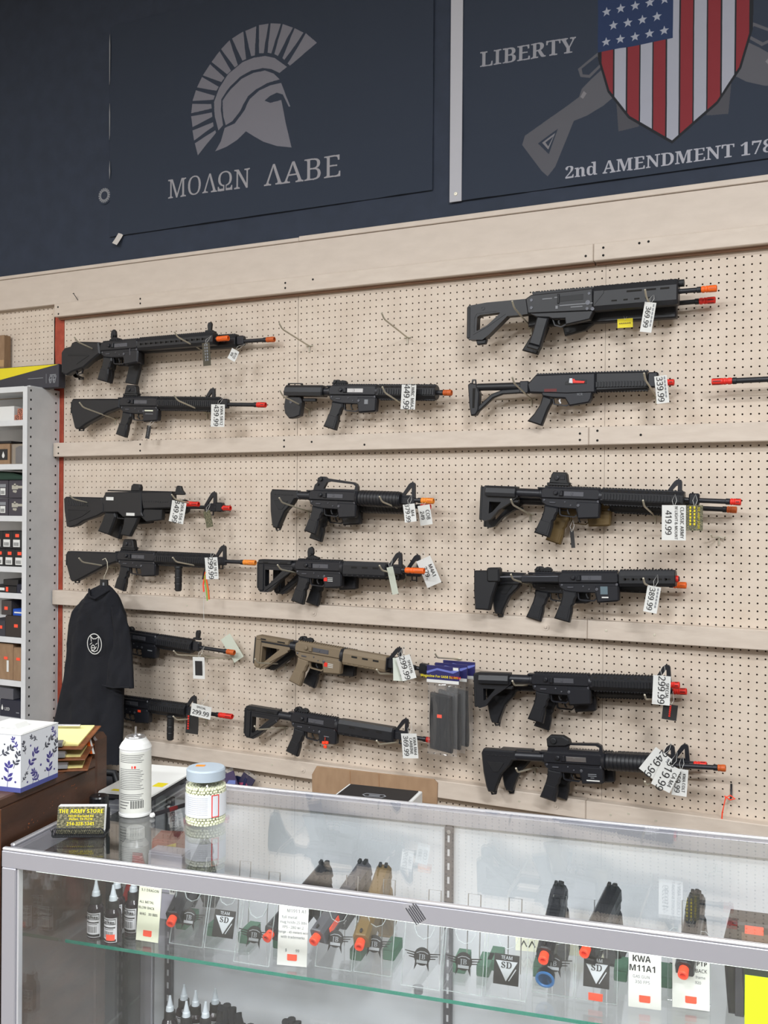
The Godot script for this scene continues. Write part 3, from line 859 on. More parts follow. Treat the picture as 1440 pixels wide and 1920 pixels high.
func receiver(t: Node3D, m: Material, f: Material, o: Dictionary):
	var b := mm()
	b.plate(P2([2, -14, -2, 0, 2, 16, 14, 24, 196, 24, 202, 16, 204, -6, 198, -14]), -18, 18, 4)
	var up := obj("upper_receiver", b, m, t)
	if o.get("rail", true):
		b = mm(); teeth(b, 10, 200, 24, 0, 10, 0); obj("top_rail", b, m, up)
	b = mm(); b.plate(P2([80, -4, 148, -4, 148, 12, 80, 12]), 17, 19.6, 1); b.box(Vector3(104, 0, 19), Vector3(112, 9, 21), 1); obj("port_cover", b, o.get("port", M.port), up)
	b = mm(); b.plate(P2([64, -4, 78, -4, 78, 14, 70, 14]), 17, 25, 2); b.lathe(P2([16, 8, 24, 7.5, 26, 5]), Vector3(52, 6, 0), 2, 12); obj("forward_assist", b, m, up)
	b = mm(); b.box(Vector3(-14, 17, -14), Vector3(20, 23, 14), 2); obj("charging_handle", b, M.metal, up)
	b = mm()
	b.plate(P2([0, -12, 200, -12, 203, -30, 201, -71, 194, -74, 130, -79, 122, -46, 62, -45, 22, -40, 4, -28]), -13, 13, 3)
	b.plate(P2([124, -22, 200, -22, 200, -70, 131, -76]), -15.5, 15.5, 2)
	var low := obj("lower_receiver", b, m, t)
	for q in [[12, -20, 3.5], [104, -34, 2.5], [84, -24, 2.5], [196, -18, 4.5]]:
		b = mm(); b.lathe(P2([12, q[2], 15, q[2], 15.6, q[2] - 1]), Vector3(q[0], q[1], 0), 2, 10); obj("pin", b, M.port, low)
	b = mm(); b.lathe(P2([12, 5, 17.5, 5, 18, 4]), Vector3(130, -34, 0), 2, 12); obj("magazine_release", b, M.port, low)
	b = mm(); b.box(Vector3(30, -30, 12), Vector3(52, -25, 16), 1.5); obj("selector_lever", b, M.port, low)
	b = mm(); b.bar(P2([64, -43, 66, -66, 72, -70, 116, -73, 124, -66]), 4, -5, 5); obj("trigger_guard", b, m, low)
	b = mm(); b.bar(P2([94, -42, 91, -52, 94, -61, 99, -66]), 5, -3, 3, 1); obj("trigger", b, M.matte, low)
	b = mm()
	b.plate(P2([12, -37, 60, -43, 61, -58, 53, -70, 50, -84, 43, -92, 42, -112, 33, -147, -20, -133, -10, -112, 4, -80, 11, -56]), -13, 13, 5)
	var g := obj("grip", b, o.get("grip", f), t)
	b = mm(); b.plate(P2([2, -88, 36, -96, 26, -136, -12, -126]), 12.4, 13.8, 0.8); obj("grip_panel", b, o.get("grip", f), g)
	if o.has("mag"):
		b = mm()
		b.plate(P2([134, -70, 194, -70, 190, -95, 180, -130 , 172, -10 - o.mag, 114, -o.mag, 126, -110, 132, -90]), -10, 10, 3)
		obj("magazine", b, M.matte, t)

func sights(t: Node3D, o: Dictionary, m: Material):
	var b := mm()
	var fx: float = o.get("fs", 0.0)
	if fx > 0.0:
		b.holed(P2([fx - 46, 10, fx - 14, 58, fx - 6, 64, fx + 6, 64, fx + 10, 58, fx + 12, 10]), [P2([fx - 28, 18, fx - 2, 18, fx - 2, 50])], -5, 5)
		b.box(Vector3(fx - 44, -16, -9), Vector3(fx + 12, 12, 9), 3)
		b.box(Vector3(fx - 3, 56, -2), Vector3(fx + 1, 68, 2))
		var s := obj("front_sight", b, m, t)
		b = mm(); b.bar(P2([fx - 22, -15, fx - 22, -30, fx - 4, -30, fx - 4, -15]), 3.5, -3, 3); obj("sling_loop", b, m, s)
	if o.has("fs_flip"):
		fx = o.fs_flip; b = mm()
		b.box(Vector3(fx - 18, 30, -9), Vector3(fx + 16, 38, 9), 2)
		b.plate(P2([fx - 6, 36, fx - 8, 58, fx - 4, 68, fx + 8, 70, fx + 12, 62, fx + 9, 36]), -7, 7, 2)
		obj("front_sight", b, M.matte, t)
	match o.get("rs", ""):
		"flip":
			b = mm(); b.box(Vector3(8, 29, -10), Vector3(70, 36, 10), 2); b.plate(P2([10, 35, 16, 44, 34, 46, 40, 40, 52, 44, 64, 42, 70, 35]), -9, 9, 2)
			b.lathe(P2([-14, 6, 14, 6]), Vector3(22, 39, 0), 2, 12); obj("rear_sight", b, M.matte, t)
		"up":
			b = mm(); b.box(Vector3(46, 29, -10), Vector3(100, 36, 10), 2); b.plate(P2([52, 35, 50, 56, 54, 70, 66, 76, 74, 68, 76, 52, 72, 44, 84, 40, 100, 35]), -8, 8, 2)
			b.lathe(P2([-13, 6, 13, 6]), Vector3(64, 48, 0), 2, 12); obj("rear_sight", b, M.matte, t)
		"carry":
			b = mm(); b.holed(P2([14, 24, 20, 44, 30, 52, 32, 70, 44, 76, 62, 76, 70, 70, 186, 58, 198, 52, 204, 42, 204, 24]), [P2([58, 31, 190, 31, 193, 44, 184, 50, 84, 58, 70, 54])], -8, 8)
			var s := obj("carry_handle", b, m, t)
			b = mm(); b.lathe(P2([-15, 8, 15, 8, 16, 6]), Vector3(46, 66, 0), 2, 14); b.lathe(P2([8, 5, 14, 5]), Vector3(34, 46, 0), 2, 12); obj("elevation_drum", b, M.matte, s)
		"carry_dot":
			b = mm(); b.holed(P2([14, 24, 18, 44, 30, 52, 186, 58, 200, 50, 204, 24]), [P2([84, 33, 190, 32, 192, 44, 180, 50, 92, 48])], -8, 8)
			var s := obj("carry_handle", b, m, t)
			b = mm(); b.plate(P2([16, 40, 14, 66, 26, 78, 70, 78, 92, 66, 96, 52, 80, 44]), -15, 15, 4); b.lathe(P2([14, 10, 20, 10, 21, 8]), Vector3(40, 62, 0), 2, 14); obj("reflex_sight", b, M.matte, s)
		"dot":
			var w: float = o.get("dot_at", 24.0)
			b = mm(); b.box(Vector3(w - 12, 30, -12), Vector3(w + 66, 40, 12), 2)
			b.plate(P2([w - 4, 38, w + 2, 66, w + 8, 76, w + 50, 76, w + 56, 68, w + 60, 44, w + 72, 38]), -14, 14, 3)
			var s := obj("reflex_sight", b, M.matte, t)
			b = mm(); b.lathe(P2([12, 8, 18, 8, 19, 6]), Vector3(w + 22, 56, 0), 2, 14); b.box(Vector3(w + 34, 50, 13), Vector3(w + 50, 64, 15.5), 1); obj("knob", b, M.metal, s)

func rifle(label: String, x: float, y: float, z: float, tilt: float, o: Dictionary) -> Node3D:
	var t := thing("airsoft_rifle", label, "rifle", Vector3(x, y, z), 0.0, "airsoft rifles hung on the pegboard")
	t.rotation.z = deg_to_rad(tilt)
	if o.get("mirror", false): t.rotation = Vector3(0, PI, deg_to_rad(-tilt))
	var m: Material = o.get("m", M.metal); var f: Material = o.get("f", M.poly)
	stock(t, o.get("stock", "m4"), o.get("xr", -200.0), o.get("sf", f), o)
	if not o.has("custom"):
		receiver(t, m, f, o)
		handguard(t, o.get("hg", "quad"), 204, o.hx, f)
	var L: float = o.L; var tip: float = o.tip
	var b := mm()
	var r: float = o.get("r", 8.5)
	b.lathe(P2([o.hx - 30, r, o.hx + 8, r, o.hx + 10, r - 0.5, L - tip - 14, r - 0.5, L - tip - 13, r + 1.5, L - tip - 2, r + 1.5, L - tip, r]), Vector3.ZERO, 0, 14)
	obj("barrel", b, M.metal, t)
	if tip > 0: flash_hider(t, L - tip, L, o.get("tm", M.orange))
	sights(t, o, M.metal)
	if o.has("block"):
		var k: float = o.block
		b = mm(); b.box(Vector3(k - 16, -16, -13), Vector3(k + 16, 22, 13), 4); obj("gas_block", b, M.metal, t)
	if o.has("vg"):
		var k: float = o.vg
		b = mm(); b.lathe(P2([-28, 16, -36, 17, -40, 14, -70, 15, -72, 13.5, -76, 15, -96, 15, -98, 13.5, -102, 15, -128, 14, -132, 10]), Vector3(k, 0, 0), 1, 16); obj("fore_grip", b, M.matte, t)
	for q in o.get("marks", []):   # printed maker's marks: x, y, width, height, material
		b = mm(); b.box(Vector3(q[0], q[1], 15.4), Vector3(q[0] + q[2], q[1] + q[3], 15.9)); obj("printed_mark", b, q[4], t)
	return t


func rifles():
	var R: Material = M.red; var O: Material = M.orange
	# upper left pair
	rifle("long-barrelled black rifle hung behind the one with the wedge stock, amber muzzle", -2.158, 2.285, 0.045, -0.85, {"stock": "a2", "xr": -190.0, "hg": "keyed", "hx": 684.0, "L": 857.0, "tip": 36.0, "tm": M.burnt, "mag": 148.0, "block": 700.0})
	rifle("black rifle with thick wedge stock, flip sights and short orange muzzle", -2.129, 2.281, 0.1, -0.03, {"stock": "slab", "hg": "keyed", "hx": 585.0, "L": 647.0, "tip": 54.0, "tm": O, "rs": "up", "fs_flip": 556.0, "marks": [[160, -40, 4, 30, M.port]]})
	rifle("black fixed-stock rifle with holographic sight and red muzzle, price tag 439.99", -2.046, 2.047, 0.07, -2.88, {"stock": "a2", "xr": -270.0, "hg": "quad", "hx": 512.0, "L": 723.0, "tip": 40.0, "tm": R, "rs": "dot", "dot_at": 24.0, "fs": 468.0, "block": 530.0, "marks": [[136, -34, 44, 5, M.cream], [140, -46, 40, 2, M.faint]]})
	# large angular rifle and its double
	var t := rifle("dark rifle with red muzzle half hidden behind the angular skeleton-stock rifle", -0.256, 2.282, 0.045, 0.28, {"stock": "none", "custom": true, "hx": 500.0, "L": 620.0, "tip": 50.0, "tm": R})
	var b := mm(); b.plate(P2([0, 15, 240, 28, 500, 30, 500, -50, 0, -40]), -18, 18, 4); obj("receiver", b, M.poly, t)
	b = mm(); b.plate(P2([31, -38, 70, -45, 30, -138, -24, -120]), -13, 13, 4); obj("grip", b, M.matte, t)
	b = mm(); b.plate(P2([120, -48, 230, -44, 200, -66, 128, -80]), -10, 10, 3); obj("magazine", b, M.matte, t)
	t = rifle("large angular black rifle with skeleton stock and full-length top rail", -0.239, 2.311, 0.105, -0.19, {"stock": "acr", "custom": true, "hx": 497.0, "L": 614.0, "tip": 47.0, "tm": O})
	b = mm(); b.plate(P2([-8, 15, 11, 27, 224, 31, 226, -45, 0, -37]), -20, 20, 4); var p := obj("upper_receiver", b, M.poly, t)
	b = mm(); b.plate(P2([112, -6, 192, -4, 192, 14, 112, 12]), 19.4, 20.6, 0.5); b.box(Vector3(104, -12, 19), Vector3(112, 22, 23), 2); obj("port", b, M.matte, p)
	for q in [[14, 8, 5], [14, -18, 5], [212, 14, 4.5], [208, -16, 8], [206, -36, 5], [224, -38, 6]]:
		b = mm(); b.lathe(P2([19, q[2], 22, q[2], 22, q[2] * 0.5, 21, q[2] * 0.5]), Vector3(q[0], q[1], 0), 2, 12); obj("pin", b, M.port, p)
	b = mm(); b.prism(P2([17, -44, 25, -30, 25, 18, 14, 38, -14, 38, -25, 18, -25, -30, -17, -44]), 224, 498, 4); var h := obj("handguard", b, M.poly, t)
	b = mm(); b.plate(P2([228, -30, 262, 10, 262, 20, 228, 20]), 24, 26, 1)
	obj("side_plate", b, M.poly, h)
	for q in [[336, 385, 6, 12], [399, 430, 6, 12], [443, 472, 6, 12], [287, 305, -20, -15], [326, 340, -20, -15], [361, 378, -20, -15], [396, 412, -20, -15]]:
		b = mm(); b.box(Vector3(q[0], q[2], 24.6), Vector3(q[1], q[3], 25.4)); obj("slot", b, M.hole, h)
	b = mm(); teeth(b, 12, 498, 34, 0, 10, 0); b.box(Vector3(14, 26, -9), Vector3(496, 35, 9)); obj("top_rail", b, M.poly, t)
	b = mm(); b.plate(P2([0, -33, 228, -40, 213, -71, 132, -83, 129, -62, 84, -60, 76, -55, 31, -50]), -14, 16, 3); p = obj("lower_receiver", b, M.poly, t)
	b = mm(); b.bar(P2([84, -58, 92, -80, 114, -87, 130, -80]), 4, -5, 5); obj("trigger_guard", b, M.poly, p)
	b = mm(); b.bar(P2([108, -58, 104, -70, 108, -78]), 5, -3, 3); obj("trigger", b, M.matte, p)
	b = mm(); b.plate(P2([31, -46, 73, -54, 62, -90, 44, -152, 2, -138, 16, -100]), -14, 14, 5); obj("grip", b, M.poly, t)
	b = mm(); b.plate(P2([44, -152, 2, -138, -4, -150, 36, -164]), -15, 15, 3); obj("grip_cap", b, M.matte, t)
	b = mm(); b.lathe(P2([498, 12, 514, 12]), Vector3(0, 26, 0), 0, 14); obj("gas_regulator", b, M.matte, t)
	b = mm()
	for q in [[52, 7, 34], [94, 9, 16], [112, -20, 112], [150, -28, 40]]: b.box(Vector3(q[0], q[1], 20), Vector3(q[0] + q[2], q[1] + 3, 20.5))
	b.box(Vector3(98, -28, 20), Vector3(106, -18, 20.5))
	obj("printed_mark", b, M.faint, t)
	# second row
	rifle("black rifle with short boxy stock and burnt orange muzzle, price tag 449.99", -1.032, 2.049, 0.07, -2.98, {"stock": "block", "xr": -197.0, "hg": "quad", "hx": 440.0, "L": 497.0, "tip": 32.0, "tm": M.burnt, "rs": "flip", "port": M.silver, "marks": [[154, -46, 15, 17, M.faint]]})
	t = rifle("black rifle with folding tube stock and smooth magazine well, red muzzle", -0.250, 2.034, 0.07, -1.36, {"stock": "folding", "custom": true, "hx": 441.0, "L": 491.0, "tip": 31.0, "tm": R})
	b = mm(); b.plate(P2([0, 4, 30, 36, 237, 38, 239, -31, 141, -33, 9, -26]), -19, 19, 5); p = obj("upper_receiver", b, M.metal, t)
	b = mm(); b.plate(P2([134, -2, 208, 0, 208, 14, 150, 14, 134, 6]), 18, 20, 0.5); obj("port", b, M.matte, p)
	b = mm(); b.plate(P2([150, 4, 200, 2, 203, 9, 170, 12, 166, 18, 152, 16]), 20, 22.5, 0.5); obj("bolt", b, M.red, p)
	b = mm(); b.plate(P2([148, 4, 162, 2, 160, 20, 150, 20]), 20.4, 23, 0.5); obj("cocking_lever", b, M.silver, p)
	b = mm(); b.plate(P2([237, 38, 405, 36, 410, -21, 238, -25]), -20, 20, 5); h = obj("handguard", b, M.poly, t)
	b = mm(); teeth(b, 240, 408, -4, 20, 9, 2); obj("side_rail", b, M.poly, h)
	b = mm(); teeth(b, 30, 408, 36, 0, 10, 0); obj("top_rail", b, M.metal, t)
	b = mm(); teeth(b, 240, 408, -22, 0, 10, 1); obj("bottom_rail", b, M.poly, h)
	b = mm(); b.plate(P2([47, -16, 229, -16, 224, -49, 216, -63, 150, -73, 134, -47, 89, -44, 55, -38]), -14, 16, 4); p = obj("lower_receiver", b, M.metal, t)
	b = mm(); b.bar(P2([89, -43, 94, -65, 135, -71, 148, -66]), 4, -5, 5); obj("trigger_guard", b, M.metal, p)
	b = mm(); b.bar(P2([116, -42, 112, -54, 117, -63]), 5, -3, 3); obj("trigger", b, M.silver, p)
	b = mm(); b.plate(P2([55, -35, 89, -47, 86, -62, 78, -76, 72, -90, 54, -140, 2, -123, 26, -97, 46, -66]), -13, 13, 5); obj("grip", b, M.poly, t)
	b = mm(); b.box(Vector3(62, -24, 18.6), Vector3(106, -14, 19.6)); obj("printed_mark", b, M.dark_red, t)
	b = mm(); b.box(Vector3(408, -16, -14), Vector3(441, 34, 14), 4); obj("gas_block", b, M.metal, t)
	letters("XCR", 0.008, M.faint, t, Vector3(0.185, -0.034, 0.0162))
	rifle("rifle at the edge of the board whose red muzzle points the other way", 0.97, 2.018, 0.07, 0.0, {"mirror": true, "stock": "m4", "xr": -190.0, "hg": "round", "hx": 400.0, "L": 612.0, "tip": 62.0, "tm": R, "r": 9.5})
	# third row
	rifle("rifle with triangular front sight and red muzzle behind the squared-off rifle", -2.10, 1.612, 0.045, -1.0, {"stock": "none", "hg": "quad", "hx": 380.0, "L": 596.0, "tip": 60.0, "tm": R, "fs": 516.0, "block": 545.0})
	t = rifle("squared-off black rifle with a ribbed thumb stock and curved magazine, two white stickers", -2.107, 1.626, 0.105, -1.13, {"stock": "ribbed", "custom": true, "hx": 366.0, "L": 490.0, "tip": 62.0, "tm": R})
	b = mm(); b.plate(P2([0, 5, 20, 40, 211, 46, 214, -41, 223, -57, 116, -63, 90, -44, 14, -46, 9, -16]), -20, 20, 4); p = obj("upper_receiver", b, M.poly, t)
	b = mm(); b.box(Vector3(26, 6, 19.5), Vector3(66, 20, 20.6)); b.box(Vector3(136, -56, 19.5), Vector3(180, -44, 20.6)); obj("sticker", b, M.paper, p)
	b = mm(); b.plate(P2([207, 44, 365, 50, 369, -19, 222, -27]), -21, 21, 5); h = obj("handguard", b, M.poly, t)
	b = mm()
	for i in 11: b.box(Vector3(226 + i * 12, 2, 20), Vector3(232 + i * 12, 8, 22), 0.8)
	obj("grip_ribs", b, M.matte, h)
	b = mm(); teeth(b, 22, 364, 44, 0, 10, 0); obj("top_rail", b, M.poly, t)
	b = mm(); b.plate(P2([222, -24, 314, -25, 312, -69, 233, -79, 206, -60]), -14, 12, 3); obj("magazine_well", b, M.matte, t)
	b = mm(); b.plate(P2([14, -43, 67, -45, 72, -64, 62, -90, 38, -142, -26, -127, -2, -83]), -14, 14, 6); obj("grip", b, M.matte, t)
	b = mm(); b.plate(P2([116, -60, 190, -61, 178, -91, 147, -144, 97, -138, 112, -95]), -11, 11, 4); obj("magazine", b, M.matte, t)
	b = mm(); b.bar(P2([70, -44, 76, -68, 112, -70]), 4, -5, 5); obj("trigger_guard", b, M.matte, t)
	b = mm(); b.plate(P2([146, 46, 150, 70, 160, 78, 192, 76, 198, 64, 196, 46]), -12, 12, 4); obj("reflex_sight", b, M.matte, t)
	b = mm(); b.plate(P2([376, 50, 380, 70, 388, 74, 402, 72, 408, 56, 420, 44, 420, 36, 372, 36]), -9, 9, 3); obj("front_sight", b, M.matte, t)
	rifle("rifle with red muzzle and second grip tucked behind the carry-handle rifle", -1.110, 1.621, 0.045, -1.11, {"stock": "none", "hg": "round", "hx": 376.0, "L": 484.0, "tip": 38.0, "tm": R})
	rifle("black carbine with carry handle, ribbed round handguard and amber muzzle, third row", -1.096, 1.650, 0.105, -1.97, {"stock": "m4", "xr": -174.0, "hg": "round", "hx": 376.0, "L": 508.0, "tip": 48.0, "tm": M.amber, "rs": "carry", "rail": false, "fs": 424.0})
	rifle("tan-furnished rifle almost hidden behind the long rail-handguard rifle", -0.165, 1.632, 0.045, -2.29, {"stock": "crane", "xr": -240.0, "sf": M.poly, "hg": "quad", "hx": 470.0, "L": 600.0, "tip": 30.0, "tm": M.burnt, "f": M.poly, "m": M.coyote, "grip": M.coyote})
	rifle("long black rifle with crane stock, holographic sight and numbered rail handguard, red muzzle", -0.188, 1.658, 0.105, -2.29, {"stock": "crane", "xr": -212.0, "hg": "quad", "hx": 470.0, "L": 641.0, "tip": 32.0, "tm": R, "rs": "dot", "dot_at": 30.0, "fs": 450.0, "block": 500.0})
	# fourth row
	rifle("black rifle with solid fixed stock, rail handguard and vertical fore grip, amber muzzle", -2.054, 1.391, 0.07, -0.47, {"stock": "a2", "xr": -285.0, "hg": "quad", "hx": 490.0, "L": 688.0, "tip": 56.0, "tm": M.amber, "rs": "dot", "dot_at": 26.0, "fs": 536.0, "vg": 312.0})
	rifle("rifle doubled up behind the slotted-handguard carbine in the fourth row", -1.125, 1.371, 0.045, -0.11, {"stock": "moe", "xr": -160.0, "hg": "slotted", "hx": 390.0, "L": 480.0, "tip": 0.0, "fs": 450.0})
	rifle("black carbine with skeleton triangle stock, slotted handguard and bright orange muzzle", -1.156, 1.381, 0.105, -0.11, {"stock": "moe", "xr": -165.0, "hg": "slotted", "hx": 388.0, "L": 533.0, "tip": 74.0, "tm": O, "rs": "up", "fs": 434.0, "marks": [[128, -52, 14, 14, M.red], [144, -52, 22, 2, M.paper], [144, -46, 22, 2, M.paper], [144, -40, 22, 2, M.paper]]})
	rifle("short rifle with orange muzzle and second grip behind the strap-brace rifle", -0.237, 1.362, 0.045, -0.17, {"stock": "m4", "xr": -150.0, "hg": "slotted", "hx": 400.0, "L": 518.0, "tip": 41.0, "tm": O, "rs": "flip"})
	rifle("short black rifle with strap brace stock and slim keyed rail handguard", -0.126, 1.370, 0.105, 2.15, {"stock": "brace", "hg": "keyed", "hx": 384.0, "L": 392.0, "tip": 12.0, "tm": R, "marks": [[142, -50, 24, 26, flat(rgb(92, 110, 118), 0.5)], [146, -62, 22, 4, M.paper]]})
	# fifth and sixth rows
	rifle("black rifle with flip-up front sight partly covered by the hanging shirt, burnt orange muzzle", -2.045, 1.055, 0.07, -3.31, {"stock": "m4", "xr": -140.0, "hg": "quad", "hx": 382.0, "L": 583.0, "tip": 36.0, "tm": M.burnt, "fs_flip": 400.0, "block": 400.0, "marks": [[160, -44, 24, 4, M.faint]], "rs": "flip"})
	rifle("black rifle with fore grip and plain red muzzle sleeve partly covered by the hanging shirt", -2.083, 0.772, 0.07, -0.81, {"stock": "m4", "xr": -140.0, "hg": "quad", "hx": 390.0, "L": 612.0, "tip": 64.0, "tm": R, "fs": 424.0, "vg": 306.0, "marks": [[146, -30, 16, 10, M.glow]]})
	rifle("black rifle doubled up behind the tan rifle", -1.125, 1.055, 0.045, -4.9, {"stock": "moe", "xr": -195.0, "hg": "slotted", "hx": 389.0, "L": 560.0, "tip": 40.0, "tm": O, "block": 480.0})
	rifle("tan carbine with skeleton triangle stock and slotted handguard beside the bagged magazines", -1.152, 1.070, 0.105, -4.9, {"stock": "moe", "xr": -178.0, "hg": "slotted", "hx": 389.0, "L": 500.0, "tip": 0.0, "rs": "flip", "fs": 430.0, "m": M.tan, "f": M.tan, "port": M.port, "marks": [[132, -52, 14, 16, M.red], [148, -52, 22, 2, M.paper], [148, -46, 22, 2, M.paper], [148, -40, 22, 2, M.paper]]})
	rifle("black carbine with open skeleton stock and folded rear sight, small red charm under the trigger", -1.190, 0.788, 0.07, -2.44, {"stock": "moe", "xr": -208.0, "hg": "slotted", "hx": 439.0, "L": 591.0, "tip": 24.0, "tm": R, "rs": "flip", "fs": 482.0, "marks": [[150, -48, 22, 2, M.faint]]})
	rifle("black rifle with lower red muzzle behind the crane-stock rail rifle, price tag 299.99", -0.214, 0.985, 0.045, 3.35, {"stock": "m4", "xr": -190.0, "hg": "quad", "hx": 440.0, "L": 500.0, "tip": 44.0, "tm": R})
	rifle("black rifle with crane stock and open rail handguard in the fifth row", -0.217, 1.020, 0.105, 2.69, {"stock": "crane", "xr": -203.0, "hg": "quad", "hx": 456.0, "L": 489.0, "tip": 30.0, "tm": R, "fs": 452.0})
	rifle("rifle doubled up behind the carry-handle rifle with three price tags", -0.150, 0.752, 0.045, 3.38, {"stock": "m4", "xr": -200.0, "hg": "round", "hx": 391.0, "L": 500.0, "tip": 40.0, "tm": R, "fs": 436.0})
	rifle("black rifle with carry handle, reflex sight and silver port cover, bottom row", -0.173, 0.759, 0.105, 3.38, {"stock": "m4", "xr": -222.0, "hg": "round", "hx": 391.0, "L": 588.0, "tip": 24.0, "tm": M.burnt, "rs": "carry_dot", "rail": false, "fs": 424.0, "port": M.silver, "marks": [[146, -66, 44, 4, M.paper], [152, -44, 28, 2, M.faint], [152, -50, 28, 2, M.faint], [160, -56, 12, 2, M.faint]]})


func hook(x: float, y: float, length: float, label: String):
	var t := thing("peg_hook", label, "hook", Vector3(x, y, 0), 0.0, "steel peg hooks")
	var b := Shape.new()
	b.wire([Vector3(0, 0, 0.002), Vector3(0, 0.016, length * 0.45), Vector3(0, 0.031, length * 0.86), Vector3(0, 0.036, length * 0.92), Vector3(0, 0.051, length)], 0.0031, 8)
	obj("arm", b, M.zinc, t)
	b = Shape.new()
	b.wire([Vector3(-0.014, 0.001, 0.003), Vector3(0.014, 0.001, 0.003)], 0.0028, 8)
	b.wire([Vector3(0, 0.002, 0.004), Vector3(0, -0.024, 0.004)], 0.0028, 8)
	obj("brace", b, M.zinc, t)

func hooks():
	for q in [[-2.17, 2.262, "zinc peg hook under the stock of the wedge-stock rifle"], [-1.653, 2.247, "zinc peg hook under the handguard of the wedge-stock rifle"], [-0.261, 2.248, "zinc peg hook under the stock of the angular skeleton-stock rifle"], [0.174, 2.247, "zinc peg hook under the handguard of the angular skeleton-stock rifle"], [-2.139, 1.987, "zinc peg hook under the stock of the fixed-stock rifle tagged 439.99"], [-1.652, 1.996, "zinc peg hook under the handguard of the fixed-stock rifle tagged 439.99"], [-1.164, 1.992, "zinc peg hook under the stock of the boxy-stock rifle"], [-0.739, 1.985, "zinc peg hook under the handguard of the boxy-stock rifle"], [-0.259, 1.995, "zinc peg hook under the stock of the folding-stock rifle"], [0.173, 1.985, "zinc peg hook under the handguard of the folding-stock rifle"], [-2.19, 1.602, "zinc peg hook under the stock of the squared-off rifle"], [-1.66, 1.603, "zinc peg hook under the handguard of the squared-off rifle"], [-2.136, 1.338, "zinc peg hook under the stock of the amber-muzzled fixed-stock rifle"], [-1.653, 1.354, "zinc peg hook under the handguard of the amber-muzzled fixed-stock rifle"], [-1.163, 1.591, "zinc peg hook under the stock of the carry-handle carbine with amber muzzle"], [-0.747, 1.596, "zinc peg hook under the handguard of the carry-handle carbine with amber muzzle"], [-1.168, 1.34, "zinc peg hook under the stock of the slotted-handguard carbine with orange muzzle"], [-0.745, 1.351, "zinc peg hook under the handguard of the slotted-handguard carbine with orange muzzle"], [-0.26, 1.587, "zinc peg hook under the stock of the long rail-handguard rifle"], [0.173, 1.585, "zinc peg hook under the handguard of the long rail-handguard rifle"], [-0.258, 1.337, "zinc peg hook under the stock of the strap-brace rifle"], [0.176, 1.34, "zinc peg hook under the handguard of the strap-brace rifle"], [-1.645, 0.985, "zinc peg hook under the handguard of the shirt-side rifle with flip-up sight"], [-1.51, 0.984, "zinc peg hook under the barrel of the shirt-side rifle with flip-up sight"], [-1.645, 0.726, "zinc peg hook under the handguard of the red-sleeved rifle with fore grip"], [-1.265, 0.981, "zinc peg hook under the stock of the tan carbine"], [-0.753, 0.981, "zinc peg hook under the handguard of the tan carbine"], [-1.265, 0.727, "zinc peg hook under the stock of the open skeleton-stock carbine"], [-0.751, 0.728, "zinc peg hook under the handguard of the open skeleton-stock carbine"], [-0.25, 0.982, "zinc peg hook under the stock of the crane-stock rifle tagged 299.99"], [0.183, 0.974, "zinc peg hook under the handguard of the crane-stock rifle tagged 299.99"], [-0.235, 0.692, "zinc peg hook under the stock of the bottom carry-handle rifle with three tags"], [0.186, 0.702, "zinc peg hook under the handguard of the bottom carry-handle rifle with three tags"], [-0.53, 1.055, "zinc peg hook holding the bagged magazines"]]:
		hook(q[0], q[1], 0.225, q[2])
	for q in [[-1.166, 2.243], [-0.742, 2.247]]:
		hook(q[0], q[1], 0.23, "long empty peg hook on bare pegboard in the top row")
	var t := thing("double_hook", "small empty double-ended wire hook on bare pegboard beside the long rail rifle", "hook", Vector3(0.377, 1.514, 0))
	var b := Shape.new(); b.wire([Vector3(-0.02, 0.014, 0.05), Vector3(-0.018, 0.004, 0.03), Vector3(0, 0.006, 0.006), Vector3(0.018, 0.0, 0.012), Vector3(0.02, 0.008, 0.02)], 0.0026); obj("arm", b, M.zinc, t)
	b = Shape.new(); b.wire([Vector3(0, 0.004, 0.005), Vector3(0, -0.02, 0.005)], 0.0026); obj("brace", b, M.zinc, t)
	t = thing("tied_hook", "short hook with a red zip tie low on bare pegboard", "hook", Vector3(0.421, 0.69, 0))
	b = Shape.new(); b.wire([Vector3(0, 0.03, 0.004), Vector3(0, -0.012, 0.006), Vector3(0, -0.014, 0.03)], 0.0032); obj("arm", b, M.metal, t)
	b = Shape.new()
	b.wire([Vector3(-0.018, -0.005, 0.03), Vector3(0, -0.014, 0.036), Vector3(0.014, -0.01, 0.03), Vector3(0.0, -0.002, 0.026), Vector3(-0.014, -0.008, 0.032), Vector3(-0.024, -0.06, 0.036), Vector3(-0.027, -0.135, 0.036)], 0.0022, 6)
	obj("zip_tie", b, M.glow, t)


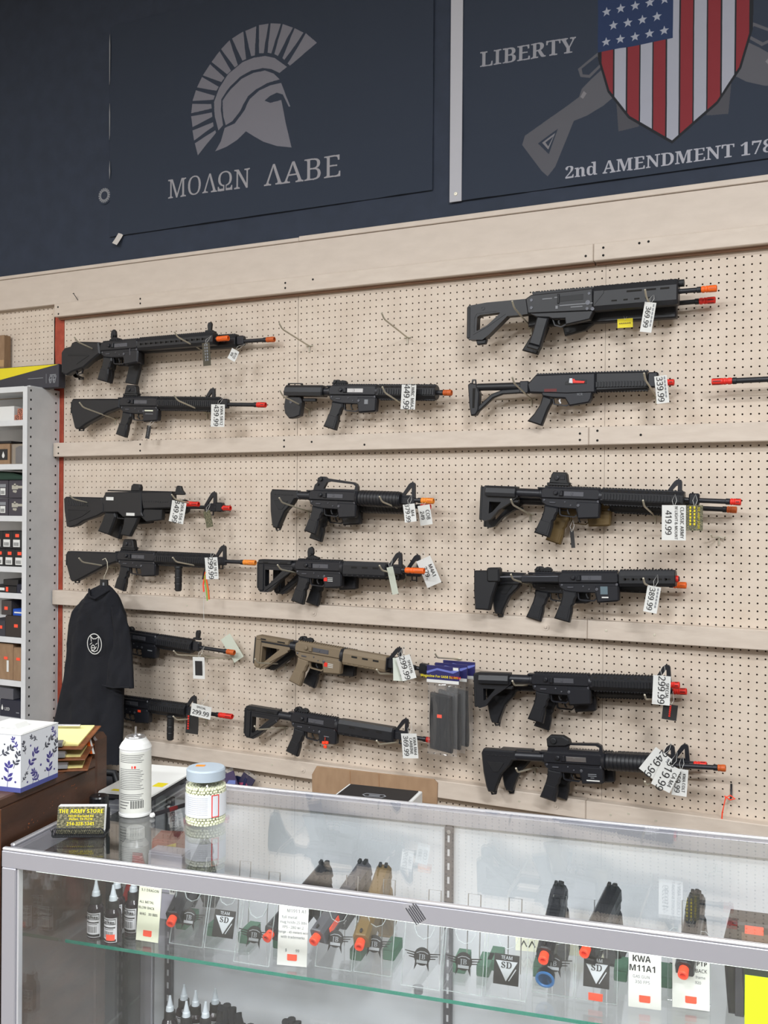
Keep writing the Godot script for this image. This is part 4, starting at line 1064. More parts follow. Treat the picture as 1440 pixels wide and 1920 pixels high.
func hang_tag(called: String, label: String, q: Array, lines: Array, m: Material, turn := 0.0, ink: Material = null, vertical := true) -> Node3D:
	# a card of width and height q[3], q[4] hung at q[0..2]; lines written along its long side
	var t := thing(called, label, "price tag", Vector3(q[0], q[1], q[2]), 0.0, "tags on the rifles")
	t.rotation = Vector3(0.03, 0.12, turn)
	var w: float = q[3]; var h: float = q[4]
	# card stock with a slight curl
	var front := []; var back := []
	for r in 7:
		var a := PackedVector3Array(); var c := PackedVector3Array()
		for k in 3:
			var y := -h / 2 + h * r / 6.0
			var z := 0.006 * pow((y / h), 2.0)
			a.append(Vector3(-w / 2 + w * k / 2.0, y, z)); c.append(Vector3(-w / 2 + w * k / 2.0, y, z - 0.0006))
		front.append(a); back.append(c)
	var b := Shape.new(); b.grid(front); b.grid(back, true)
	var card := obj("card", b, m, t)
	b = Shape.new(); b.wire([Vector3(0, h / 2 - 0.004, 0.003), Vector3(-0.006, h / 2 + 0.014, -0.012), Vector3(0.002, h / 2 + 0.034, -0.045), Vector3(0.008, h / 2 + 0.014, -0.012), Vector3(0.001, h / 2 - 0.004, 0.002)], 0.0006, 5); obj("string", b, M.paper, t)
	var n := lines.size()
	for i in n:
		var e = lines[i]
		var off := (float(e[1])) * (w if vertical else h)
		var size: float = e[2] * (w if vertical else h)
		if e[0] == "~":      # print too fine to read
			var s := Shape.new()
			for k in 6: s.box(Vector3(off - size / 2, h * (0.36 - k * 0.13), 0.002) if vertical else Vector3(w * (-0.38 + k * 0.13), off - size / 2, 0.002), Vector3(off + size / 2, h * (0.45 - k * 0.13), 0.0024) if vertical else Vector3(w * (-0.3 + k * 0.13), off + size / 2, 0.0024))
			obj("fine_print", s, ink if ink != null else M.faint, card)
			continue
		letters(e[0], size, ink if ink != null else M.ink, card, Vector3(off, 0, 0.0022) if vertical else Vector3(0, off, 0.0022), -PI / 2 if vertical else 0.0, "sans", false, true)
	return t

func price_tags():
	var W: Material = M.paper
	hang_tag("swing_tag", "narrow dark printed tag hanging under the wedge-stock rifle's handguard", [-1.537, 2.209, 0.17, 0.034, 0.091], [["~", 0.15, 0.16], ["~", -0.12, 0.12]], flat(rgb(74, 68, 54), 0.7), 0.06, M.faint)
	hang_tag("price_tag", "small tilted white tag near the burnt orange muzzle in the upper left", [-1.444, 2.208, 0.12, 0.036, 0.044], [["R10", 0.2, 0.3], ["99", -0.2, 0.3]], W, -0.5)
	hang_tag("price_tag", "white price tag handwritten 439.99 on the fixed-stock rifle with red tip", [-1.513, 1.970, 0.125, 0.061, 0.089], [["KWA SR12", 0.28, 0.2], ["439.99", -0.1, 0.34, 1]], W, -0.04)
	hang_tag("swing_tag", "small dark oval tag dangling below a trigger guard in the second row", [-1.880, 1.916, 0.100, 0.020, 0.055], [["~", 0.0, 0.1]], M.card_dark, -0.2, M.faint)
	hang_tag("price_tag", "white tag handwritten 369.99 hanging beside the angular skeleton-stock rifle", [0.174, 2.221, 0.17, 0.036, 0.095], [["~", 0.3, 0.1], ["369.99", -0.1, 0.45, 1]], W, -0.16)
	hang_tag("swing_tag", "yellow tag tucked under the angular skeleton-stock rifle", [0.081, 2.227, 0.07, 0.05, 0.03], [["~", 0.0, 0.1]], M.yellow, 0.02, M.coyote, false)
	hang_tag("price_tag", "white price tag handwritten 449.99 on the boxy-stock rifle", [-0.682, 2.008, 0.125, 0.055, 0.089], [["LWRC M6A2", 0.28, 0.22], ["449.99", -0.12, 0.4, 1]], W, -0.06)
	hang_tag("price_tag", "white price tag handwritten 339.99 at the folding-stock rifle's muzzle", [0.211, 1.994, 0.125, 0.039, 0.089], [["~", 0.3, 0.1], ["339.99", -0.1, 0.5, 1]], W, 0.1)
	hang_tag("price_tag", "white price tag handwritten 349.99 on the squared-off rifle", [-1.672, 1.584, 0.17, 0.066, 0.086], [["KWA 556 S", 0.26, 0.2], ["349.99", -0.12, 0.34, 1]], W, -0.2)
	hang_tag("swing_tag", "narrow camouflage tag by the red muzzle of the squared-off rifle", [-1.562, 1.557, 0.115, 0.031, 0.067], [], M.camo, 0.22)
	hang_tag("price_tag", "white price tag handwritten 299.99 on the amber-muzzled rifle with fore grip", [-1.537, 1.361, 0.125, 0.057, 0.087], [["CM 16 E1", 0.3, 0.2], ["299.99", -0.05, 0.38, 1]], W, 0.06)
	hang_tag("price_tag", "front one of two white tags at the carry-handle carbine, handwritten 379.99", [-0.651, 1.589, 0.175, 0.044, 0.064], [["M4", 0.25, 0.26], ["379.99", -0.15, 0.36, 1]], W, 0.12)
	hang_tag("price_tag", "rear one of two white tags at the carry-handle carbine, marked CO8", [-0.615, 1.582, 0.12, 0.046, 0.072], [["CO8", 0.25, 0.3], ["249", -0.2, 0.3]], W, 0.16)
	hang_tag("price_tag", "tilted white tag behind the orange muzzle in the fourth row", [-0.628, 1.374, 0.05, 0.058, 0.105], [["M4A1", 0.25, 0.24], ["379.", -0.15, 0.3, 1]], W, 0.42)
	hang_tag("swing_tag", "curled narrow paper strip under the slotted-handguard carbine's front sight", [-0.723, 1.345, 0.16, 0.024, 0.1], [], flat(rgb(186, 190, 176), 0.8), 0.22)
	hang_tag("price_tag", "large white tag handwritten CLASSIC ARMY 419.99 under the long rail rifle", [0.259, 1.566, 0.17, 0.073, 0.111], [["CLASSIC ARMY", 0.34, 0.15], ["W LIGHT & MOUNT", 0.1, 0.12], ["419.99", -0.22, 0.26, 1]], W, 0.0)
	hang_tag("swing_tag", "camouflage tag with yellow lettering beside the large 419.99 tag", [0.321, 1.582, 0.165, 0.05, 0.08], [["THE ARMY STORE", 0.25, 0.13], ["~", 0.0, 0.1], ["~", -0.25, 0.1]], M.camo, 0.0, M.yellow)
	hang_tag("swing_tag", "tiny dark tag on a string below the long rail rifle's trigger", [-0.075, 1.506, 0.13, 0.013, 0.058], [], M.card_dark, 0.1)
	hang_tag("price_tag", "tilted white tag handwritten 389.99 on the strap-brace rifle", [0.194, 1.321, 0.17, 0.042, 0.085], [["~", 0.3, 0.1], ["389.99", -0.1, 0.42, 1]], W, -0.16)
	hang_tag("price_tag", "white tag lettered VALKEN M4 behind the strap-brace rifle's grip", [-0.105, 1.318, 0.075, 0.03, 0.08], [["VALKEN", 0.2, 0.34, 1], ["M4", -0.25, 0.3]], W, 0.0)
	var t := hang_tag("swing_tag", "white card with a black printed panel under the shirt-side rifle", [-1.596, 0.958, 0.125, 0.053, 0.088], [], W, 0.02)
	var b := Shape.new(); b.box(Vector3(-0.016, -0.03, 0.0012), Vector3(0.016, 0.028, 0.0022)); obj("printed_panel", b, M.card_dark, t)
	hang_tag("swing_tag", "folded pale green paper behind the shirt-side rifle's barrel", [-1.494, 1.034, 0.04, 0.05, 0.11], [], flat(rgb(200, 206, 190), 0.8), 0.6)
	hang_tag("price_tag", "wide white tag handwritten 299.99 SPECIAL on the red-sleeved rifle", [-1.584, 0.785, 0.125, 0.091, 0.051], [["SPECIAL", 0.28, 0.16], ["299.99", -0.14, 0.36, 1]], W, -0.14, null, false)
	hang_tag("swing_tag", "black and dark red printed tag under the red-sleeved rifle", [-1.627, 0.728, 0.125, 0.057, 0.077], [["~", -0.3, 0.12]], M.card_dark, -0.05, M.red)
	hang_tag("price_tag", "front tilted white tag handwritten 299.99 on the tan carbine", [-0.658, 1.039, 0.18, 0.054, 0.086], [["SPECIAL", 0.3, 0.18], ["299.99", -0.08, 0.38, 1]], W, 0.3)
	hang_tag("swing_tag", "plain greenish tag behind the front tag of the tan carbine", [-0.69, 1.028, 0.165, 0.05, 0.082], [["~", 0.1, 0.08]], flat(rgb(206, 212, 200), 0.8), 0.02, M.faint)
	hang_tag("price_tag", "white price tag handwritten 369.99 on the open skeleton-stock carbine", [-0.666, 0.748, 0.125, 0.059, 0.090], [["KWA RM4", 0.34, 0.18], ["CARBINE", 0.1, 0.18], ["369.99", -0.22, 0.3, 1]], W, 0.08)
	hang_tag("price_tag", "white price tag handwritten 299.99 on the crane-stock rifle in the fifth row", [0.226, 1.035, 0.175, 0.054, 0.093], [["SPECIAL", 0.32, 0.18], ["299.99", 0.0, 0.4, 1]], W, -0.04)
	hang_tag("swing_tag", "black and red tag below the 299.99 tag of the crane-stock rifle", [0.25, 0.965, 0.16, 0.045, 0.05], [["~", 0.0, 0.12]], M.card_dark, -0.1, M.red)
	hang_tag("price_tag", "uppermost of three overlapping tags on the bottom rifle, handwritten 249.99", [0.208, 0.797, 0.165, 0.062, 0.09], [["~", 0.36, 0.1], ["249.99", 0.0, 0.4, 1]], W, -0.62)
	hang_tag("price_tag", "middle of three overlapping tags on the bottom rifle, handwritten 319.99", [0.243, 0.764, 0.18, 0.062, 0.084], [["CA M4", 0.32, 0.2], ["319.99", -0.06, 0.4, 1]], W, -0.42)
	hang_tag("price_tag", "lowest of three overlapping tags on the bottom rifle, handwritten 369.99", [0.282, 0.745, 0.155, 0.046, 0.086], [["KWA COLT", 0.25, 0.2], ["369.99", -0.15, 0.36, 1]], W, -0.06)
	t = thing("strap_bundle", "bundle of orange, green and red zip straps hanging from the fore-grip rifle", "strap", Vector3(-1.570, 1.295, 0.12))
	b = Shape.new(); b.wire([Vector3(0.012, 0.07, 0), Vector3(0.004, 0.03, 0.004), Vector3(0.016, -0.02, 0.004), Vector3(0.018, -0.06, 0.0)], 0.0035, 6); obj("orange_strap", b, M.orange, t)
	b = Shape.new(); b.wire([Vector3(0.008, 0.05, 0.006), Vector3(0.0, 0.03, 0.008), Vector3(0.008, -0.02, 0.006), Vector3(0.012, -0.065, 0.004)], 0.0025, 6); obj("green_strap", b, flat(rgb(130, 186, 62), 0.5), t)
	b = Shape.new(); b.wire([Vector3(0.0, 0.05, 0.0), Vector3(-0.008, 0.0, 0.004), Vector3(-0.004, -0.03, 0.006)], 0.0035, 6); obj("red_strap", b, M.glow, t)
	b = Shape.new(); b.wire([Vector3(0.004, 0.075, 0.0), Vector3(-0.006, 0.05, 0.004), Vector3(-0.01, 0.02, 0.006)], 0.003, 6); obj("black_clip", b, M.matte, t)
	b = Shape.new(); b.wire([Vector3(-0.004, 0.0, 0.004), Vector3(-0.006, -0.1, 0.004), Vector3(-0.004, -0.145, 0.004)], 0.001, 5); obj("white_string", b, M.paper, t)
	t = thing("trigger_charm", "small orange-red plastic charm hanging under the open skeleton-stock carbine's trigger", "tag", Vector3(-1.035, 0.702, 0.09))
	b = Shape.new()
	for q in [[-0.012, 0.002], [0.002, 0.004], [-0.005, -0.012]]: b.box(Vector3(q[0], q[1], -0.004), Vector3(q[0] + 0.013, q[1] + 0.012, 0.004), 0.002)
	b.wire([Vector3(0, 0.015, 0), Vector3(0.001, 0.03, 0)], 0.001, 5)
	obj("charm", b, M.glow, t)


func carton(called: String, label: String, category: String, lo: Vector3, hi: Vector3, m: Material, group := "", bev := 0.0015) -> Node3D:
	# a closed carton with a lid seam, standing at the middle of its base
	var c := Vector3((lo.x + hi.x) / 2, lo.y, (lo.z + hi.z) / 2)
	var t := thing(called, label, category, c, 0.0, group)
	var s := (hi - lo) / 2; var h := hi.y - lo.y
	var b := Shape.new(); b.box(Vector3(-s.x, 0, -s.z), Vector3(s.x, h * 0.97, s.z), bev); obj("body", b, m, t)
	b = Shape.new(); b.box(Vector3(-s.x + 0.0012, h * 0.9705, -s.z + 0.0012), Vector3(s.x - 0.0012, h, s.z - 0.0012), 0.0006); obj("lid_flap", b, m, t)
	return t

func stick(t: Node3D, x: float, y: float, w: float, h: float, z: float, m: Material, called := "sticker"):
	var b := Shape.new(); b.box(Vector3(x - w / 2, y - h / 2, z), Vector3(x + w / 2, y + h / 2, z + 0.0006)); obj(called, b, m, t)

func barcode(t: Node3D, x: float, y: float, w: float, h: float, z: float):
	stick(t, x, y, w, h, z, M.paper, "label")
	var b := Shape.new()
	var k := 0; var a := x - w * 0.38
	while a < x + w * 0.38:
		b.box(Vector3(a, y - h * 0.36, z + 0.0006), Vector3(a + w * (0.03 if k % 3 else 0.055), y + h * 0.12, z + 0.0009)); a += w * 0.085; k += 1
	obj("barcode", b, M.ink, t)

func gondola():
	var X := -2.466                       # outer face of the end panel
	var Z := 0.19
	var t := thing("shelf_unit", "grey-white slotted metal shelf unit beside the pegboard, stocked with boxes", "shelf unit", Vector3(X, 0, 0))
	var b := Shape.new()
	b.box(Vector3(-0.022, 0.0, 0.004), Vector3(0.0, 2.126, Z), 0.002); b.box(Vector3(-0.022, 2.126, 0.03), Vector3(-0.004, 2.131, Z - 0.02))
	var end := obj("end_panel", b, M.gondola, t)
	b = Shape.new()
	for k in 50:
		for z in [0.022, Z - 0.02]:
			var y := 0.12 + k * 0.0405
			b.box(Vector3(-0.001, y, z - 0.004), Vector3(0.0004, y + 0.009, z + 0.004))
	var sl := obj("slots", b, M.hole, end)  # dark plates on the panel paint the shade inside its slots
	b = Shape.new()
	for z in [0.001, Z + 0.0005]: b.box(Vector3(-0.024, 0.0, z), Vector3(0.002, 2.125, z + 0.003), 0.001)
	obj("panel_edge", b, M.gondola, end)
	b = Shape.new(); b.box(Vector3(-0.98, 0, 0.003), Vector3(-0.0225, 2.1, 0.006)); obj("back_panel", b, M.gondola, t)
	var tops := [2.126, 1.979, 1.787, 1.56, 1.337, 1.221, 1.027, 0.837, 0.674, 0.3]
	for y in tops:
		b = Shape.new(); b.box(Vector3(-0.98, y - 0.022, 0.007), Vector3(-0.0228, y, Z - 0.004), 0.002)
		var s := obj("shelf", b, M.gondola, t)
		b = Shape.new(); b.box(Vector3(-0.98, y - 0.024, Z - 0.0038), Vector3(-0.0226, y + 0.001, Z), 0.001); obj("price_rail", b, M.gondola, s)
	b = Shape.new(); b.box(Vector3(-1.0, 0.0, 0.004), Vector3(-0.981, 2.126, Z), 0.002); obj("end_panel", b, M.gondola, t)
	# boxes, from the top down; x runs left from the end panel
	var f := Z - 0.012
	t = thing("shipping_carton", "plain brown cardboard carton on top of the shelf unit behind the yellow box", "box", Vector3(X - 0.39, 2.127, 0.05))
	b = Shape.new(); b.box(Vector3(-0.1, 0.0, -0.04), Vector3(0.1, 0.265, 0.0), 0.002); obj("body", b, M.cardboard, t)
	b = Shape.new(); b.box(Vector3(-0.1, 0.12, 0.0003), Vector3(0.1, 0.15, 0.0008)); obj("tape", b, flat(rgb(176, 142, 100), 0.4), t)
	t = thing("long_gun_box", "long black box with a yellow wedge on top of the shelf unit", "box", Vector3(X - 0.11, 2.1275, 0.045), 0.0)
	b = Shape.new(); b.box(Vector3(-0.7, 0.0, 0.012), Vector3(0.20, 0.103, 0.055), 0.002); obj("body", b, M.greybox, t)
	b = Shape.new(); b.plate(P2([-0.41, 0.01, 0.198, 0.1005, -0.41, 0.1005]), 0.0551, 0.0558); obj("yellow_wedge", b, M.yellow, t)
	b = Shape.new(); b.box(Vector3(0.128, 0.02, 0.0552), Vector3(0.1298, 0.062, 0.0556)); b.box(Vector3(0.02, 0.044, 0.0552), Vector3(0.11, 0.0465, 0.0556))
	for k in 2: b.bar(P2([0.150 + k * 0.022, 0.022, 0.146 + k * 0.022, 0.036, 0.152 + k * 0.022, 0.05, 0.164 + k * 0.022, 0.05, 0.160 + k * 0.022, 0.036, 0.156 + k * 0.022, 0.022, 0.150 + k * 0.022, 0.022, 0.15 + k * 0.022, 0.036, 0.16 + k * 0.022, 0.036]), 0.004, 0.0552, 0.0556)
	b.box(Vector3(0.15, 0.054, 0.0552), Vector3(0.185, 0.058, 0.0556))
	obj("printed_mark", b, M.faint, t)
	var y0: float = tops[1]
	for q in [[-0.062, 0.0, 0.026], [-0.026, 0.0, 0.026], [-0.045, 0.027, 0.026]]:
		t = thing("pellet_carton", "small terracotta carton with a black ring print, one of three on the uppermost shelf", "box", Vector3(X - 0.018 + q[0], y0 + q[1] + 0.0005, 0.14), 0.0, "terracotta cartons")
		b = Shape.new(); b.box(Vector3(-0.0165, 0, -0.03), Vector3(0.0165, 0.026, 0.03), 0.001); obj("body", b, flat(rgb(178, 112, 90), 0.7), t)
		b = Shape.new(); b.bar(_closed(circle(Vector2(0, 0.013), 0.009, 16)), 0.002, 0.0302, 0.0306); b.bar(P2([-0.006, 0.007, 0.006, 0.019]), 0.002, 0.0302, 0.0306); obj("printed_mark", b, M.card_dark, t)
	t = carton("white_box", "flat white box leaning on the uppermost shelf beside the terracotta cartons", "box", Vector3(X - 0.3, y0 + 0.0005, 0.06), Vector3(X - 0.1, y0 + 0.066, 0.17), M.white)
	y0 = tops[2]
	t = carton("drop_print_carton", "brown carton with a black panel and a water-drop print on the second shelf", "box", Vector3(X - 0.24, y0 + 0.0005, 0.05), Vector3(X - 0.115, y0 + 0.092, f), M.cardboard)
	b = Shape.new(); b.box(Vector3(-0.0, 0.02, 0.0645), Vector3(0.05, 0.068, 0.065)); obj("printed_panel", b, M.card_dark, t)
	b = Shape.new(); b.plate(P2([0.025, 0.058, 0.033, 0.04, 0.031, 0.032, 0.025, 0.028, 0.019, 0.032, 0.017, 0.04]), 0.0651, 0.0655); obj("drop", b, M.paper, t)
	b = Shape.new(); b.box(Vector3(-0.0625, 0.0925, -0.06), Vector3(0.0625, 0.104, 0.06), 0.003); obj("black_lid", b, M.blackbox, t)
	t = carton("clear_window_box", "brown window box with a dark tool inside on the second shelf", "box", Vector3(X - 0.1, y0 + 0.0005, 0.05), Vector3(X - 0.03, y0 + 0.09, f), flat(rgb(120, 104, 82), 0.7))
	b = Shape.new(); b.plate(P2([-0.012, 0.004, 0.034, 0.004, 0.034, 0.08, 0.012, 0.08, -0.012, 0.072]), 0.0645, 0.068, 0.001); obj("dark_tool", b, M.greybox, t)
	b = Shape.new(); b.box(Vector3(-0.034, 0.002, 0.0683), Vector3(0.034, 0.088, 0.069)); obj("window", b, M.bag, t)
	t = thing("red_grip_tool", "red and white bottle-shaped tool standing behind the window box", "tool", Vector3(X - 0.055, y0 + 0.0005, 0.05))
	b = Shape.new(); b.lathe(P2([0.0, 0.022, 0.09, 0.022, 0.1, 0.016, 0.125, 0.016]), Vector3.ZERO, 1, 14); obj("body", b, M.white, t)
	b = Shape.new(); b.plate(P2([-0.03, 0.126, -0.026, 0.15, 0.026, 0.156, 0.026, 0.128]), -0.012, 0.012, 0.003); obj("cap", b, M.red, t)
	y0 = tops[3]
	for r in 2:
		for c in 2:
			t = carton("optic_box", ["charcoal box printed with a pale rail sight, %s of its stack", "charcoal box with a barcode label, %s of its stack"][c] % ["bottom", "top"][r], "box", Vector3(X - 0.12 - c * 0.1, y0 + 0.0005 + r * 0.079, 0.03), Vector3(X - 0.024 - c * 0.1, y0 + 0.078 + r * 0.079, f), flat(rgb(62, 58, 66), 0.6), "optic boxes on the third shelf")
			if c == 0:
				b = Shape.new()
				b.plate(P2([-0.022, 0.026, -0.022, 0.034, 0.0, 0.034, 0.002, 0.028, -0.004, 0.022]), 0.0745, 0.075); b.box(Vector3(-0.028, 0.038, 0.0745), Vector3(0.008, 0.056, 0.075)); b.box(Vector3(0.008, 0.042, 0.0745), Vector3(0.036, 0.053, 0.075)); b.plate(circle(Vector2(-0.01, 0.058), 0.006), 0.0745, 0.075)
				obj("printed_mark", b, flat(rgb(168, 164, 152), 0.6), t)
			else:
				barcode(t, 0.018, 0.028, 0.03, 0.03, 0.0745); stick(t, 0.018, 0.054, 0.036, 0.014, 0.0745, M.faint, "printed_mark")
	t = thing("green_pouch", "dark green pouch lying across the optic boxes", "pouch", Vector3(X - 0.13, y0 + 0.1585, 0.1))
	b = Shape.new(); b.plate(P2([-0.09, 0, 0.09, 0, 0.07, 0.018, 0.0, 0.034, -0.09, 0.042]), -0.06, 0.06, 0.006); obj("body", b, flat(rgb(34, 58, 46), 0.85), t)
	b = Shape.new(); b.box(Vector3(-0.08, 0.001, 0.0602), Vector3(0.08, 0.006, 0.063), 0.001); obj("seam", b, flat(rgb(26, 46, 36), 0.85), t)
	y0 = tops[4]
	var i := 0
	for r in 2:
		for c in 3:
			var x: float = X - 0.024 - c * 0.0585 - (0.014 if r == 1 else 0.0)
			t = carton("battery_carton", ["small black carton with barcode and orange price sticker, lower row of six", "small black carton with barcode and orange price sticker, upper row of six"][r], "box", Vector3(x - 0.057, y0 + 0.0005 + r * 0.0785, 0.05), Vector3(x, y0 + 0.078 + r * 0.0785, f), M.blackbox, "barcoded black cartons")
			barcode(t, -0.004, 0.024, 0.04, 0.032, 0.0645); stick(t, 0.0, 0.058, 0.022, 0.014, 0.0645, M.sticker); i += 1
	y0 = tops[5]
	t = carton("flat_box", "flat dark box lying on the narrow fourth shelf, orange and white stickers", "box", Vector3(X - 0.24, y0 + 0.0005, 0.03), Vector3(X - 0.07, y0 + 0.03, f), M.blackbox)
	stick(t, 0.03, 0.015, 0.014, 0.02, 0.0745, M.sticker); stick(t, 0.0, 0.015, 0.03, 0.012, 0.0745, M.paper)
	t = carton("navy_box", "dark navy box with fine grey print on the narrow fourth shelf", "box", Vector3(X - 0.068, y0 + 0.0005, 0.03), Vector3(X - 0.026, y0 + 0.04, f), flat(rgb(30, 32, 48), 0.6))
	stick(t, 0.012, 0.01, 0.016, 0.01, 0.0745, M.paper)
	t = carton("slim_box", "slim black box stacked on the flat dark box", "box", Vector3(X - 0.16, y0 + 0.031, 0.03), Vector3(X - 0.072, y0 + 0.058, f - 0.01), M.card_dark)
	y0 = tops[6]
	t = carton("dark_carton", "dark brown carton with an orange sticker on the fifth shelf", "box", Vector3(X - 0.135, y0 + 0.0005, 0.03), Vector3(X - 0.026, y0 + 0.094, f), flat(rgb(50, 42, 38), 0.7)); stick(t, 0.01, 0.05, 0.022, 0.014, 0.0745, M.sticker)
	t = carton("grey_carton", "charcoal carton with an orange sticker beside the dark brown carton", "box", Vector3(X - 0.25, y0 + 0.0005, 0.03), Vector3(X - 0.137, y0 + 0.07, f), M.greybox); stick(t, 0.03, 0.04, 0.022, 0.014, 0.0745, M.sticker)
	t = carton("blue_box", "small bright blue box on the dark brown carton", "box", Vector3(X - 0.09, y0 + 0.0955, 0.05), Vector3(X - 0.026, y0 + 0.125, f), flat(rgb(22, 74, 170), 0.5)); stick(t, -0.0, 0.014, 0.046, 0.006, 0.0645, M.paper, "printed_mark")
	t = carton("upright_carton", "upright grey carton with an orange sticker behind the blue box", "box", Vector3(X - 0.16, y0 + 0.0955, 0.03), Vector3(X - 0.1, y0 + 0.16, f), flat(rgb(64, 58, 56), 0.7)); stick(t, 0.0, 0.03, 0.02, 0.014, 0.0745, M.sticker)
	y0 = tops[7]
	for c in 3:
		var x: float = X - 0.026 - [0.0, 0.062, 0.148][c]
		t = carton("kraft_carton", ["narrow kraft carton against the end panel with orange sticker", "tilted kraft carton in the middle of the sixth shelf with white label", "kraft carton with orange mark at the far side of the sixth shelf"][c], "box", Vector3(x - [0.06, 0.084, 0.08][c], y0 + 0.0005, 0.02), Vector3(x, y0 + [0.145, 0.158, 0.15][c], f), M.cardboard, "kraft cartons on the sixth shelf")
		stick(t, 0.0, 0.095, 0.022, 0.012, 0.0795, M.sticker)
		if c == 1: stick(t, 0.012, 0.06, 0.012, 0.05, 0.0795, M.paper, "label")
	y0 = tops[8]
	t = carton("light_box", "dark blue box lettered LED with a drop print on the seventh shelf", "box", Vector3(X - 0.165, y0 + 0.0005, 0.02), Vector3(X - 0.03, y0 + 0.075, f), flat(rgb(36, 38, 52), 0.55))
	letters("LED", 0.013, M.paper, t, Vector3(-0.022, 0.034, 0.0796)); b = Shape.new(); b.plate(P2([-0.052, 0.052, -0.046, 0.036, -0.047, 0.03, -0.052, 0.027, -0.057, 0.03, -0.058, 0.036]), 0.0792, 0.0797); obj("drop", b, M.paper, t); stick(t, 0.04, 0.022, 0.018, 0.004, 0.0792, M.faint, "printed_mark")
	t = carton("shrink_pack", "grey shrink-wrapped pack on the lettered dark blue box", "box", Vector3(X - 0.21, y0 + 0.0765, 0.02), Vector3(X - 0.085, y0 + 0.125, f), flat(rgb(92, 92, 98), 0.3))


